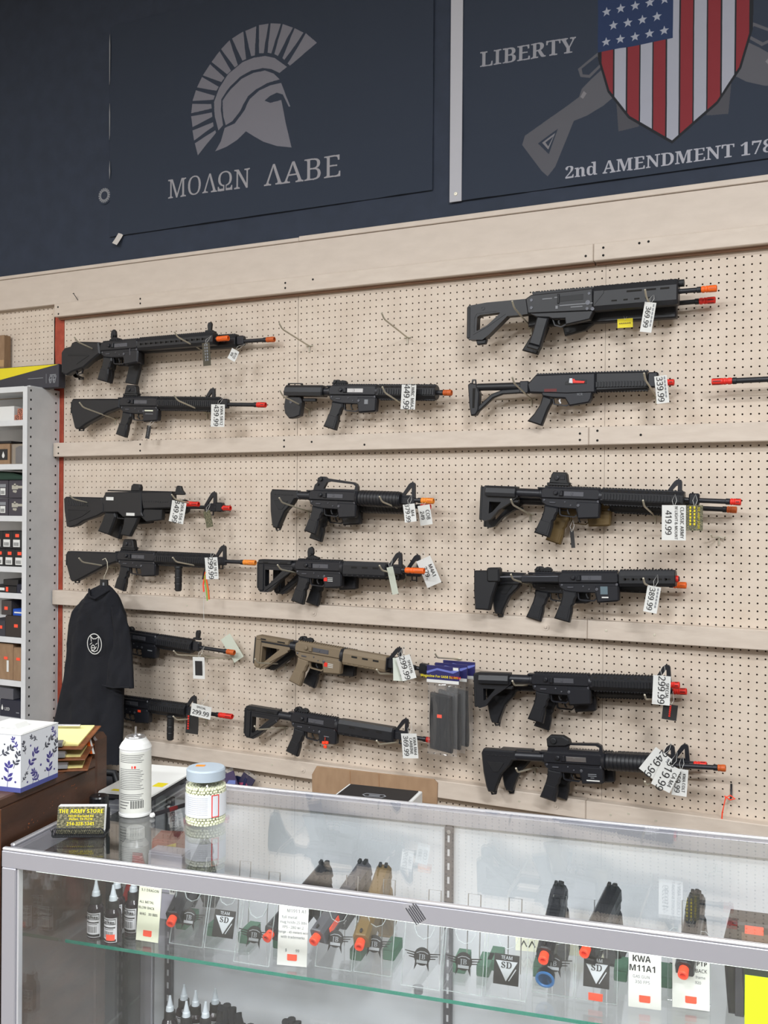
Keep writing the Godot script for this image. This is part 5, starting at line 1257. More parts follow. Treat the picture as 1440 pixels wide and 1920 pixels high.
func wall_goods():
	# three bagged magazines on one hook, each a step behind the other
	for k in 3:
		var t := thing("bagged_magazine", ["black rifle magazine in a clear bag with a purple header card, front of three", "bagged magazine with a purple header card, middle of three on one hook", "bagged magazine with a purple header card, rearmost of three on one hook"][k], "magazine", Vector3(-0.53 + k * 0.014, 0.745 + k * 0.004, 0.15 - k * 0.042), 0.0, "bagged magazines")
		var b := Shape.new()
		b.plate(P2([-0.043, 0.012, 0.038, 0.002, 0.04, 0.03, 0.036, 0.12, 0.034, 0.2, -0.044, 0.21, -0.046, 0.12]), -0.012, 0.012, 0.004); var mag := obj("magazine", b, M.matte, t)
		b = Shape.new()
		for x in [-0.03, -0.005, 0.02]: b.bar(P2([x, 0.02, x - 0.002, 0.11, x - 0.004, 0.195]), 0.006, 0.0115, 0.0135, 0.0008)
		obj("ribs", b, M.matte, mag)
		if k == 0: stick(mag, -0.006, 0.13, 0.018, 0.012, 0.0137, M.sticker)
		# crumpled clear bag round it
		var nz := FastNoiseLite.new(); nz.seed = 60 + k; nz.frequency = 14.0
		for side in 2:
			var pts := []
			for r in 15:
				var row := PackedVector3Array()
				for c in 9:
					var x := -0.056 + 0.112 * c / 8.0; var y := -0.01 + 0.255 * r / 14.0
					var e := sin(PI * c / 8.0) * (1.0 if r > 0 and r < 14 else 0.2)
					row.append(Vector3(x + 0.002 * nz.get_noise_2d(y * 3, 5.0), y, (0.0165 * pow(e, 0.4) + 0.003 * nz.get_noise_2d(x, y) * e) * (1.0 if side == 0 else -1.0)))
				pts.append(row)
			b = Shape.new(); b.grid(pts, side == 1); obj("bag", b, M.bag, t)
		b = Shape.new(); b.box(Vector3(-0.06, 0.245, -0.003), Vector3(0.062, 0.305, 0.003), 0.0006); var card := obj("header_card", b, flat(rgb(46, 44, 96), 0.4), t)
		b = Shape.new(); b.box(Vector3(-0.06, 0.245, 0.0031), Vector3(0.062, 0.256, 0.0034)); obj("white_band", b, M.paper, card)
		b = Shape.new(); b.plate(P2([-0.06, 0.276, -0.02, 0.29, 0.04, 0.282, 0.062, 0.292, 0.062, 0.297, 0.03, 0.29, -0.02, 0.297, -0.06, 0.284]), 0.0031, 0.0034); obj("printed_swoosh", b, flat(rgb(110, 120, 190), 0.4), card)
		if k == 0:
			letters("Magazine For SA58 Series", 0.0085, M.yellow, card, Vector3(-0.012, 0.268, 0.0037), 0.0, "sans", true); letters("1000Rd", 0.0085, M.red, card, Vector3(0.049, 0.268, 0.0037), 0.0, "sans", true)
			stick(card, 0.05, 0.298, 0.02, 0.01, 0.0033, M.paper, "hang_hole_patch")
	# cardboard sheet and black gift box standing behind the counter
	var t := thing("cardboard_sheet", "bent brown cardboard flap leaning behind the counter", "cardboard", Vector3(-0.36, 0.0, 1.06), 0.12)
	var b := Shape.new(); b.plate(P2([-0.16, 0.5, 0.17, 0.5, 0.178, 0.905, 0.168, 0.914, -0.155, 0.918, -0.168, 0.895]), -0.003, 0.003, 0.0006); obj("sheet", b, M.cardboard, t)
	b = Shape.new(); b.box(Vector3(-0.2, 0.0, -0.1), Vector3(0.2, 0.4995, 0.03), 0.003); obj("carton", b, M.cardboard, t)
	b = Shape.new(); b.bar(P2([-0.06, 0.915, -0.055, 0.8]), 0.002, 0.0029, 0.0034); b.bar(P2([0.02, 0.914, 0.024, 0.8]), 0.002, 0.0029, 0.0034); obj("creases", b, flat(rgb(138, 102, 70), 0.8), t)
	t = thing("pistol_box", "flat black box with white edges and a grey oval emblem behind the counter", "box", Vector3(-0.285, 0.0, 1.2), 0.12)
	b = Shape.new(); b.box(Vector3(-0.09, 0.0, -0.075), Vector3(0.09, 0.85, 0.075), 0.003); obj("stack", b, M.white, t)
	b = Shape.new(); b.box(Vector3(-0.098, 0.8505, -0.085), Vector3(0.098, 0.899, 0.085), 0.002); obj("tray", b, M.white, t)
	b = Shape.new(); b.box(Vector3(-0.09, 0.8995, -0.076), Vector3(0.09, 0.9015, 0.076), 0.001); var lid := obj("lid", b, M.blackbox, t)
	b = Shape.new(); b.t = Transform3D(Basis(Vector3(1, 0, 0), -PI / 2), Vector3(0, 0.9016, 0)); b.bar(P2([-0.03, 0.0, -0.024, 0.012, 0.02, 0.014, 0.028, 0.004, 0.022, -0.008, -0.02, -0.01, -0.028, -0.002]), 0.003, 0, 0.0004); b.bar(P2([-0.014, 0.002, 0.014, 0.002]), 0.007, 0, 0.0004); obj("emblem", b, M.faint, lid)
	# purple packets on the low pegs
	var g := FastNoiseLite.new(); g.seed = 3
	for k in 7:
		t = thing("purple_packet", "small glossy purple and blue packet in the heap low on the wall behind the jar", "packet", Vector3(-1.57 + k * 0.024, 0.488 + 0.012 * sin(k * 2.1), 0.06 + 0.02 * cos(k * 1.7)), 0.0, "purple packets")
		t.rotation = Vector3(-0.2 + 0.1 * sin(k), 0.2 * cos(k * 3.0), 0.5 * sin(k * 1.9))
		b = Shape.new(); b.box(Vector3(-0.03, -0.04, -0.003), Vector3(0.03, 0.04, 0.003), 0.001); obj("pack", b, flat([rgb(38, 32, 62), rgb(52, 36, 76), rgb(30, 36, 72)][k % 3], 0.35), t)
		b = Shape.new(); b.plate(P2([-0.026, -0.005, 0.0, 0.012, 0.026, 0.0, 0.02, -0.014, -0.01, -0.012]), 0.0031, 0.0035); obj("printed_swoosh", b, flat([rgb(150, 60, 90), rgb(96, 110, 170), rgb(160, 110, 136)][k % 3], 0.35), t)
		b = Shape.new(); b.box(Vector3(-0.03, 0.0405, -0.001), Vector3(0.03, 0.055, 0.001)); obj("hang_tab", b, M.bag, t)


func loft(b: Shape, rows: Array, z0: float, depth: float, seed: int, seg := 40):
	# stacked oval rings: [height, left, right]; wrinkled like hanging cloth
	var nz := FastNoiseLite.new(); nz.seed = seed; nz.frequency = 5.0
	var fine := []
	for i in range(rows.size() - 1):
		for k in 5:
			var f := k / 5.0
			fine.append([lerpf(rows[i][0], rows[i + 1][0], f), lerpf(rows[i][1], rows[i + 1][1], f), lerpf(rows[i][2], rows[i + 1][2], f)])
	fine.append(rows[rows.size() - 1])
	fine.reverse()
	var pts := []
	for r in fine:
		var ring := PackedVector3Array()
		var cx: float = (r[1] + r[2]) / 2; var hw: float = (r[2] - r[1]) / 2
		for i in seg + 1:
			var a := -PI / 2 - TAU * i / seg
			var x := -cos(a + PI / 2) * hw; var e := sin(a + PI / 2)
			x = -cos(TAU * i / seg) * hw
			e = sin(TAU * i / seg)
			var fold: float = nz.get_noise_2d((cx + x) * 3.2, r[0] * 0.7) * 0.030 + nz.get_noise_2d((cx + x) * 8.0 + 3.0, r[0] * 1.2) * 0.007
			var z: float = -e * depth * minf(1.0, hw / 0.1) + fold * (absf(e))
			ring.append(Vector3(cx + x, r[0], z0 - z if e > 0 else z0 - z))
		pts.append(ring)
	b.grid(pts)

func shirt():
	var t := thing("hanging_shirt", "black short-sleeved shirt with a round white boar emblem on a hanger", "shirt", Vector3(-2.05, 0.55, 0.2))
	var o := Vector3(-2.05, 0.55, 0.2)
	var b := Shape.new(); b.t = Transform3D(Basis.IDENTITY, -o)
	loft(b, [[1.278, -2.048, -1.996], [1.261, -2.082, -1.968], [1.241, -2.104, -1.952], [1.207, -2.142, -1.935], [1.162, -2.185, -1.912], [1.107, -2.205, -1.900], [1.007, -2.216, -1.911], [0.896, -2.230, -1.915], [0.784, -2.258, -1.920], [0.694, -2.284, -1.919], [0.548, -2.298, -1.923]], 0.2, 0.05, 21)
	var body := obj("body", b, M.cloth, t)
	b = Shape.new(); b.t = Transform3D(Basis.IDENTITY, -o)
	loft(b, [[1.200, -1.955, -1.915], [1.159, -1.955, -1.887], [1.106, -1.960, -1.867], [1.019, -1.968, -1.856], [0.932, -1.974, -1.847], [0.871, -1.982, -1.841]], 0.225, 0.035, 33, 24)
	obj("sleeve", b, M.cloth, t)
	b = Shape.new(); b.t = Transform3D(Basis.IDENTITY, -o)
	b.wire([Vector3(-1.982, 0.876, 0.252), Vector3(-1.915, 0.874, 0.268), Vector3(-1.843, 0.88, 0.25)], 0.003, 6); obj("sleeve_hem", b, M.cloth, t)
	b = Shape.new(); b.t = Transform3D(Basis.IDENTITY, -o)
	b.wire([Vector3(-2.075, 1.262, 0.23), Vector3(-2.05, 1.236, 0.256), Vector3(-2.015, 1.228, 0.262), Vector3(-1.985, 1.25, 0.245), Vector3(-1.975, 1.262, 0.225)], 0.005, 8); obj("collar", b, M.cloth, t)
	# the printed emblem: ring and a boar's face in line
	b = Shape.new(); b.t = Transform3D(Basis(Vector3(0, 1, 0), -0.1), Vector3(-2.012, 1.044, 0.266) - o)
	b.bar(_closed(circle(Vector2.ZERO, 0.041, 28)), 0.0035, 0, 0.0006)
	b.bar(P2([-0.018, 0.008, -0.022, 0.03, -0.008, 0.02, 0.008, 0.022, 0.024, 0.032, 0.022, 0.012, 0.024, -0.008, 0.016, -0.026, 0.0, -0.032, -0.018, -0.028]), 0.003, 0, 0.0006)
	b.bar(_closed(circle(Vector2(-0.008, -0.016), 0.011, 14)), 0.0026, 0, 0.0006)
	b.plate(circle(Vector2(-0.012, -0.016), 0.0028, 8), 0, 0.0006); b.plate(circle(Vector2(-0.004, -0.016), 0.0028, 8), 0, 0.0006)
	b.bar(P2([-0.026, -0.004, -0.014, 0.004]), 0.0026, 0, 0.0006); b.bar(P2([0.006, -0.002, 0.016, 0.004]), 0.0026, 0, 0.0006); b.bar(P2([0.004, -0.02, 0.012, -0.01]), 0.0026, 0, 0.0006)
	obj("emblem", b, M.paper, body)
	t = thing("coat_hanger", "black plastic hanger with a wire hook above the shirt", "hanger", Vector3(-2.022, 1.28, 0.2))
	b = Shape.new(); b.plate(P2([-0.022, -0.03, 0.022, -0.03, 0.018, 0.022, -0.018, 0.022]), -0.006, 0.006, 0.002); b.plate(P2([-0.022, -0.03, -0.05, -0.036, 0.04, -0.034, 0.022, -0.026]), -0.005, 0.005); obj("neck", b, M.matte, t)
	b = Shape.new(); b.wire([Vector3(0, 0.02, 0), Vector3(0.0, 0.035, 0), Vector3(0.012, 0.055, 0), Vector3(0.018, 0.07, 0), Vector3(0.016, 0.095, 0), Vector3(0.006, 0.11, 0), Vector3(-0.01, 0.104, 0)], 0.0018, 6); obj("hook_wire", b, M.zinc, t)
	stick(t, 0.002, 0.004, 0.008, 0.012, 0.0062, M.faint, "size_mark")
	t = thing("added_dark_bag", "black soft bag added in place of dark clutter behind the wooden cabinet", "bag", at(-0.14, 0.0, 0.53), TURN)  # stands for dark clutter; added to darken the view through the end glass
	b = Shape.new(); b.plate(P2([-0.13, 0, 0.12, 0, 0.128, 0.3, 0.122, 0.8, 0.09, 0.93, -0.1, 0.93, -0.13, 0.8, -0.136, 0.3]), -0.15, 0.15, 0.03); obj("body", b, M.cloth, t)
	b = Shape.new(); b.wire([Vector3(-0.05, 0.93, 0), Vector3(-0.04, 0.965, 0), Vector3(0.04, 0.965, 0), Vector3(0.05, 0.93, 0)], 0.009, 8); obj("handle", b, M.matte, t)
	t = thing("dark_bin", "dark grey storage bin on the floor under the hanging shirt", "bin", Vector3(-2.0, 0.0, 0.3))
	b = Shape.new(); b.plate(P2([-0.3, 0, 0.22, 0, 0.24, 0.46, -0.32, 0.46]), -0.18, 0.18, 0.01); obj("body", b, M.greybox, t)
	b = Shape.new(); b.box(Vector3(-0.33, 0.4605, -0.19), Vector3(0.25, 0.49, 0.19), 0.006); obj("rim", b, M.matte, t)

func _closed(p: PackedVector2Array) -> PackedVector2Array:
	var q := p.duplicate(); q.append(p[0]); return q


func counter():
	var L := 1.78; var D := 0.508
	var t := thing("display_counter", "glass display counter in a brushed aluminium frame", "display case", at(0, 0, 0), TURN)
	var b: Shape
	# frame: corner posts and rails, local z runs towards the viewer, the case lies behind z = 0
	for q in [[0.0, -0.022], [L - 0.03, -0.022], [0.0, -D], [L - 0.03, -D]]:
		b = Shape.new(); b.box(Vector3(q[0], 0.1, q[1]), Vector3(q[0] + 0.03, 0.9375, q[1] + 0.022), 0.0015); var post := obj("corner_post", b, M.alu, t)
		if q[0] == 0.0 and q[1] > -0.1:
			b = Shape.new(); b.box(Vector3(0.0302, 0.1, -0.016), Vector3(0.0345, 0.9375, -0.004), 0.0005); obj("glazing_bead", b, flat(rgb(206, 206, 210), 0.3, 0.4), post)
	for q in [[-0.022, 0.0], [-D, -D + 0.022]]:
		b = Shape.new(); b.box(Vector3(0, 0.938, q[0]), Vector3(L, 0.968, q[1]), 0.001); var r := obj("top_rail", b, M.alu, t)
		b = Shape.new(); b.box(Vector3(0, 0.9682, q[0] + (0.012 if q[1] == 0.0 else 0.0)), Vector3(L, 0.974, q[1] - (0.0 if q[1] == 0.0 else 0.012)), 0.002); obj("rail_lip", b, flat(rgb(214, 214, 218), 0.28, 0.6), r)
	for x in [0.0, L - 0.022]:
		b = Shape.new(); b.box(Vector3(x, 0.938, -D + 0.0225), Vector3(x + 0.022, 0.968, -0.0225), 0.001); var r := obj("side_rail", b, M.alu, t)
		b = Shape.new(); b.box(Vector3(x if x == 0.0 else x + 0.012, 0.9682, -D + 0.0225), Vector3(x + (0.01 if x == 0.0 else 0.022), 0.974, -0.0225), 0.002); obj("rail_lip", b, flat(rgb(214, 214, 218), 0.28, 0.6), r)
	b = Shape.new(); b.box(Vector3(0, 0, -D), Vector3(L, 0.0995, -0.01), 0.002); obj("plinth", b, M.greybox, t)
	b = Shape.new(); b.box(Vector3(0.0125, 0.968, -D + 0.013), Vector3(L - 0.013, 0.9735, -0.0125)); obj("top_glass", b, M.glass, t)
	b = Shape.new(); b.box(Vector3(0.031, 0.101, -0.012), Vector3(L - 0.031, 0.937, -0.007)); obj("front_glass", b, M.glass, t)
	b = Shape.new(); b.box(Vector3(0.008, 0.101, -D + 0.0225), Vector3(0.013, 0.937, -0.0225)); obj("end_glass", b, M.glass, t)
	b = Shape.new(); b.box(Vector3(L - 0.013, 0.101, -D + 0.0225), Vector3(L - 0.008, 0.937, -0.0225)); obj("end_glass", b, M.glass, t)
	b = Shape.new(); b.box(Vector3(0.031, 0.101, -D + 0.006), Vector3(L - 0.031, 0.937, -D + 0.012)); obj("back_panel", b, M.backboard, t)
	b = Shape.new(); b.box(Vector3(0.031, 0.101, -D + 0.0125), Vector3(L - 0.031, 0.12, -0.013), 0.001); obj("lower_deck", b, M.backboard, t)
	for x in [0.073, 0.73, 1.39]:
		b = Shape.new(); b.box(Vector3(x - 0.009, 0.122, -D + 0.0125), Vector3(x + 0.009, 0.936, -D + 0.0245), 0.001); var s := obj("slotted_standard", b, flat(rgb(84, 84, 90), 0.4, 0.5), t)
		b = Shape.new()
		for k in 27: b.box(Vector3(x - 0.0022, 0.15 + k * 0.029, -D + 0.0242), Vector3(x + 0.0022, 0.164 + k * 0.029, -D + 0.0249))
		obj("slots", b, flat(rgb(188, 190, 194), 0.5), s)
		b = Shape.new(); b.lathe(P2([-D + 0.0247, 0.005, -D + 0.0262, 0.004, -D + 0.0266, 0.0]), Vector3(x, 0.925, 0), 2, 12); obj("screw", b, M.silver, s)
		b = Shape.new(); b.plate(P2([-D + 0.0255, 0.728, -0.2, 0.728, -0.2, 0.718, -D + 0.0255, 0.68]), -0.002, 0.002)
		b.t = Transform3D.IDENTITY
		var br := Shape.new(); br.t = Transform3D(Basis(Vector3(0, 0, 1), Vector3(0, 1, 0), Vector3(-1, 0, 0)), Vector3(x, 0, 0)); br.plate(P2([-D + 0.0255, 0.7275, -0.2, 0.7275, -0.2, 0.718, -D + 0.0255, 0.68]), -0.002, 0.002, 0.0); obj("shelf_bracket", br, flat(rgb(186, 188, 190), 0.4, 0.3), s)
		b = Shape.new(); b.lathe(P2([0.716, 0.009, 0.7278, 0.01]), Vector3(x + 0.006, 0, -0.215), 1, 14); obj("rubber_bumper", b, M.greybox, s)
	# the glass shelf and its green polished edge
	b = Shape.new(); b.box(Vector3(0.016, 0.728, -D + 0.026), Vector3(L - 0.016, 0.7345, -0.1735)); var g := obj("glass_shelf", b, M.glass, t)
	b = Shape.new(); b.box(Vector3(0.016, 0.728, -0.1733), Vector3(L - 0.016, 0.7345, -0.172), 0.0004); obj("polished_edge", b, M.glass_edge, g)
	b = Shape.new(); b.box(Vector3(0.016, 0.481, -D + 0.026), Vector3(L - 0.016, 0.4872, -0.1235)); g = obj("glass_shelf", b, M.glass, t)
	b = Shape.new(); b.box(Vector3(0.016, 0.481, -0.1233), Vector3(L - 0.016, 0.4872, -0.122), 0.0004); obj("polished_edge", b, M.glass_edge, g)
	# the strip light tucked under the front rail
	b = Shape.new(); b.box(Vector3(0.05, 0.9285, -0.046), Vector3(L - 0.05, 0.9372, -0.0225), 0.001); var lamp := obj("strip_light", b, M.white, t)
	var glow := flat(Color(1, 1, 1), 0.5); glow.emission_enabled = true; glow.emission = Color(0.94, 1.0, 0.97); glow.emission_energy_multiplier = 2.0
	b = Shape.new(); b.box(Vector3(0.055, 0.9262, -0.043), Vector3(L - 0.055, 0.9284, -0.026), 0.0005); obj("strip_light_diffuser", b, glow, lamp)
	var al := AreaLight3D.new(); al.name = "strip_area_light"; al.area_size = Vector2(L - 0.12, 0.016); al.light_energy = 0.15; al.light_color = Color(0.94, 1.0, 0.97)
	al.shadow_enabled = true; al.area_range = 6.0; al.area_attenuation = 2.0
	al.position = Vector3(L / 2, 0.9255, -0.036); al.rotation.x = -PI / 2 + 0.8
	t.add_child(al, true)
	var st := thing("barcode_sticker", "clear strip of barcode sticker wrapped over the counter's front rail", "sticker", at(0.787, 0.955, 0), TURN)
	b = Shape.new(); b.t = Transform3D(Basis(Vector3(0, 0, 1), 0.65), Vector3.ZERO); b.box(Vector3(-0.012, -0.02, 0.0004), Vector3(0.012, 0.02, 0.0008)); obj("film", b, M.bag, st)
	b = Shape.new(); b.t = Transform3D(Basis(Vector3(0, 0, 1), 0.65), Vector3.ZERO)
	for k in 6: b.box(Vector3(-0.010 + k * 0.0036, -0.017, 0.0009), Vector3(-0.0085 + k * 0.0036, 0.014 - 0.003 * (k % 2), 0.0011))
	obj("bars", b, M.greybox, st)
	st = thing("neon_sign", "fluorescent yellow paper sign taped to the front of the counter", "sign", at(1.283, 0.60, -0.002), TURN)
	b = Shape.new(); b.box(Vector3(0, 0, 0), Vector3(0.28, 0.329, 0.0006)); obj("sheet", b, flat(rgb(204, 236, 34), 0.7), st)
	letters("P", 0.058, M.ink, st, Vector3(0.056, 0.258, 0.0009), 0.0, "sans", false, true)


func counter_goods():
	# aerosol can
	var t := thing("aerosol_can", "white aerosol can with printed back label and no cap on the counter", "spray can", at(0.125, 0.9738, 0.252), TURN + 0.25)
	var b := Shape.new()
	b.lathe(P2([0.0, 0.030, 0.001, 0.0325, 0.005, 0.0328, 0.006, 0.0318, 0.135, 0.0318, 0.137, 0.0326, 0.139, 0.0318, 0.146, 0.028, 0.152, 0.023, 0.156, 0.021]), Vector3.ZERO, 1, 32); var body := obj("body", b, M.white, t)
	b = Shape.new(); b.lathe(P2([0.156, 0.0195, 0.158, 0.0198, 0.160, 0.0185, 0.160, 0.014, 0.1575, 0.012, 0.1575, 0.006, 0.161, 0.005, 0.161, 0.0]), Vector3.ZERO, 1, 28); obj("valve_cup", b, M.silver, t)
	b = Shape.new(); b.lathe(P2([0.161, 0.0022, 0.178, 0.0022, 0.1785, 0.0014]), Vector3.ZERO, 1, 10); obj("valve_stem", b, M.silver, t)
	b = Shape.new(); b.lathe(P2([0.010, 0.0321, 0.132, 0.0321]), Vector3.ZERO, 1, 32, false); var lab := obj("label", b, flat(rgb(206, 206, 198), 0.5), body)
	var curve := func(bb: Shape, a0: float, a1: float, y0: float, y1: float):     # a patch of print on the round side
		var n := maxi(2, int((a1 - a0) / 0.12))
		for i in n:
			var a := a0 + (a1 - a0) * i / n; var c := a0 + (a1 - a0) * (i + 1) / n
			bb.quad(Vector3(sin(a), 0, cos(a)) * 0.03225 + Vector3(0, y0, 0), Vector3(sin(c), 0, cos(c)) * 0.03225 + Vector3(0, y0, 0), Vector3(sin(c), 0, cos(c)) * 0.03225 + Vector3(0, y1, 0), Vector3(sin(a), 0, cos(a)) * 0.03225 + Vector3(0, y1, 0))
	b = Shape.new()
	for k in 26:
		if k in [5, 6, 7, 20, 21]: continue
		curve.call(b, -0.85, 0.55 - 0.3 * fmod(k * 0.37, 1.0) + 0.3, 0.126 - k * 0.0036, 0.1272 - k * 0.0036)
	for k in 3: curve.call(b, -0.85, -0.3 + 0.1 * k, 0.018 + k * 0.006, 0.020 + k * 0.006)
	obj("fine_print", b, flat(rgb(112, 112, 110), 0.7), lab)
	b = Shape.new()
	for k in 16: curve.call(b, 0.0 + k * 0.052, 0.02 + k * 0.052 + (0.02 if k % 3 == 0 else 0.0), 0.019, 0.035)
	obj("barcode", b, M.ink, lab)
	b = Shape.new(); curve.call(b, 0.05, 0.12, 0.1, 0.105); curve.call(b, 0.2, 0.32, 0.1, 0.105); obj("hazard_marks", b, M.red, lab)
	# jar of pellets
	t = thing("pellet_jar", "clear plastic jar of pale pellets with a grey-blue lid and white label", "jar", at(0.287, 0.9738, 0.248), TURN + 0.2)
	b = Shape.new()
	b.lathe(P2([0.0, 0.034, 0.003, 0.0385, 0.020, 0.040, 0.068, 0.040, 0.080, 0.0385, 0.086, 0.034, 0.090, 0.0335]), Vector3.ZERO, 1, 36, false); body = obj("jar_wall", b, M.acrylic, t)
	b = Shape.new(); b.lathe(P2([0.088, 0.037, 0.0885, 0.0385, 0.107, 0.0385, 0.110, 0.036, 0.1105, 0.0]), Vector3.ZERO, 1, 36); var lid := obj("lid", b, flat(rgb(168, 180, 190), 0.45), t)
	b = Shape.new(); b.box(Vector3(-0.022, 0.1106, -0.012), Vector3(-0.004, 0.1110, 0.0), 0.0); obj("sticker", b, M.amber, lid)
	b = Shape.new(); b.lathe(P2([0.0195, 0.0405, 0.064, 0.0405]), Vector3.ZERO, 1, 36, false); lab = obj("label", b, flat(rgb(214, 216, 220), 0.5), t)
	b = Shape.new()
	for q in [[0.55, 0.60, 0.02, 0.064], [0.9, 0.95, 0.02, 0.064], [0.55, 0.95, 0.02, 0.0215], [0.55, 0.95, 0.0622, 0.064]]:
		for i in 5:
			var a: float = lerpf(q[0], q[1], i / 5.0); var c: float = lerpf(q[0], q[1], (i + 1) / 5.0)
			b.quad(Vector3(sin(a), 0, cos(a)) * 0.0409 + Vector3(0, q[2], 0), Vector3(sin(c), 0, cos(c)) * 0.0409 + Vector3(0, q[2], 0), Vector3(sin(c), 0, cos(c)) * 0.0409 + Vector3(0, q[3], 0), Vector3(sin(a), 0, cos(a)) * 0.0409 + Vector3(0, q[3], 0))
	obj("red_border", b, M.red, lab)
	b = Shape.new()
	for k in 9:
		for i in 8:
			var a := -0.75 + i * 0.14; var c := a + 0.13
			b.quad(Vector3(sin(a), 0, cos(a)) * 0.0408 + Vector3(0, 0.026 + k * 0.004, 0), Vector3(sin(c), 0, cos(c)) * 0.0408 + Vector3(0, 0.026 + k * 0.004, 0), Vector3(sin(c), 0, cos(c)) * 0.0408 + Vector3(0, 0.0268 + k * 0.004, 0), Vector3(sin(a), 0, cos(a)) * 0.0408 + Vector3(0, 0.0268 + k * 0.004, 0))
	obj("fine_print", b, flat(rgb(176, 178, 186), 0.7), lab)
	var ball := SphereMesh.new(); ball.radius = 0.003; ball.height = 0.006; ball.radial_segments = 10; ball.rings = 5
	var places := []
	var rng := RandomNumberGenerator.new(); rng.seed = 77
	for layer in 14:
		var y := 0.004 + layer * 0.0053
		for ring in 5:
			var rr: float = (0.0355 if y < 0.006 else 0.0368) - ring * 0.0058
			if layer > 0 and layer < 13 and ring > 1: continue
			var n := int(TAU * rr / 0.0061)
			for i in n:
				var a := TAU * (i + rng.randf() * 0.35 + 0.5 * (layer % 2)) / n
				places.append(Transform3D(Basis.IDENTITY, Vector3(sin(a) * rr, y + rng.randf() * 0.0012, cos(a) * rr)))
	var multi := MultiMesh.new(); multi.transform_format = MultiMesh.TRANSFORM_3D; multi.mesh = ball; multi.instance_count = places.size()
	for i in places.size(): multi.set_instance_transform(i, places[i])
	var mi := MultiMeshInstance3D.new(); mi.multimesh = multi; mi.material_override = flat(rgb(224, 226, 196), 0.4); mi.name = "pellets"; mi.set_meta("kind", "stuff"); t.add_child(mi)
	# business cards in a mesh holder
	t = thing("card_holder", "black wire-mesh holder full of camouflage business cards on the counter", "card holder", at(0.098, 0.9738, 0.10), TURN + 0.33)
	b = Shape.new(); b.box(Vector3(-0.049, 0.0, -0.03), Vector3(0.049, 0.003, 0.012), 0.001); b.wire([Vector3(-0.049, 0.003, 0.012), Vector3(-0.048, 0.014, 0.014), Vector3(-0.044, 0.018, 0.014), Vector3(0.044, 0.018, 0.014), Vector3(0.048, 0.014, 0.014), Vector3(0.049, 0.003, 0.012), Vector3(-0.049, 0.003, 0.012)], 0.0015, 6); b.box(Vector3(-0.049, 0.003, -0.032), Vector3(0.049, 0.045, -0.03)); obj("holder", b, M.matte, t)
	b = Shape.new()
	for k in 24:
		for s in [-1.0, 1.0]: b.wire([Vector3(-0.046 + k * 0.004, 0.003, 0.0135), Vector3(-0.046 + k * 0.004 + s * 0.006, 0.017, 0.0142)], 0.0005, 4)
	obj("mesh_front", b, M.matte, t)
	t = thing("business_cards", "stack of camouflage business cards with yellow lettering in the holder", "business card", at(0.098, 0.9775, 0.10), TURN + 0.33)
	for k in 6:
		b = Shape.new(); b.t = Transform3D(Basis(Vector3(1, 0, 0), -0.22), Vector3(0, 0, -k * 0.003)); b.box(Vector3(-0.0445, 0.0, 0.0005), Vector3(0.0445, 0.050, 0.001)); obj("card", b, M.camo if k == 0 else M.paper, t)
	var face := t.get_child(0)
	for q in [["THE ARMY STORE", 0.0075, 0.042], ["10220 Garland Rd", 0.0042, 0.033], ["Dallas, TX 75218", 0.0042, 0.0275], ["214-328-1341", 0.0062, 0.019]]:
		var o := letters(q[0], q[1], M.yellow, face, Vector3(0, q[2] * 0.976, 0.0014 - q[2] * 0.218), 0.0, "sans", true); o.rotation.x = -0.22
	t = thing("black_canister", "short glossy black canister standing behind the business cards", "canister", at(0.074, 0.9738, 0.2), TURN)
	b = Shape.new(); b.lathe(P2([0.0, 0.0195, 0.044, 0.019, 0.047, 0.017, 0.047, 0.004, 0.046, 0.0035, 0.046, 0.0]), Vector3.ZERO, 1, 28); obj("shell", b, flat(rgb(20, 20, 22), 0.25), t)
	b = Shape.new(); b.lathe(P2([0.004, 0.0198, 0.008, 0.0198]), Vector3.ZERO, 1, 28, false); obj("rim", b, M.matte, t)
	t = thing("marker_pen", "black marker pen with a white end lying between can and jar", "pen", at(0.19, 0.9785, 0.29), TURN + 1.22)
	b = Shape.new(); b.lathe(P2([-0.05, 0.0042, 0.04, 0.0045, 0.046, 0.002]), Vector3.ZERO, 0, 14); obj("barrel", b, flat(rgb(34, 32, 36), 0.35), t)
	b = Shape.new(); b.lathe(P2([-0.058, 0.003, -0.056, 0.0046, -0.0502, 0.0046]), Vector3.ZERO, 0, 14); obj("end_plug", b, M.white, t)
	b = Shape.new(); b.lathe(P2([-0.012, 0.0046, 0.01, 0.0047]), Vector3.ZERO, 0, 14, false); obj("band", b, M.dark_red, t)
	# white pad with yellow marks on a black tray
	t = thing("document_tray", "black tray under white sheets at the back corner of the counter", "tray", at(0.05, 0.9738, 0.44), TURN + 0.04)
	b = Shape.new(); b.box(Vector3(-0.062, 0.0, -0.115), Vector3(0.062, 0.010, 0.115), 0.002); obj("base", b, M.blackbox, t)
	b = Shape.new(); b.wire([Vector3(-0.064, 0.009, 0.112), Vector3(-0.064, 0.009, -0.112)], 0.002, 6); obj("edge_wire", b, M.metal, t)
	t = thing("paper_sheets", "white sheets with yellow highlighted boxes lying on the black tray", "paper", at(0.05, 0.9842, 0.44), TURN + 0.04)
	for k in 3:
		b = Shape.new(); b.box(Vector3(-0.063, k * 0.0012, -0.116), Vector3(0.063, k * 0.0012 + 0.001, 0.115 - k * 0.001)); obj("sheet", b, M.paper, t)
	b = Shape.new(); b.box(Vector3(-0.04, 0.0036, 0.09), Vector3(-0.02, 0.0039, 0.103)); b.box(Vector3(0.03, 0.0036, 0.02), Vector3(0.055, 0.0039, 0.05)); obj("yellow_mark", b, M.yellow, t)


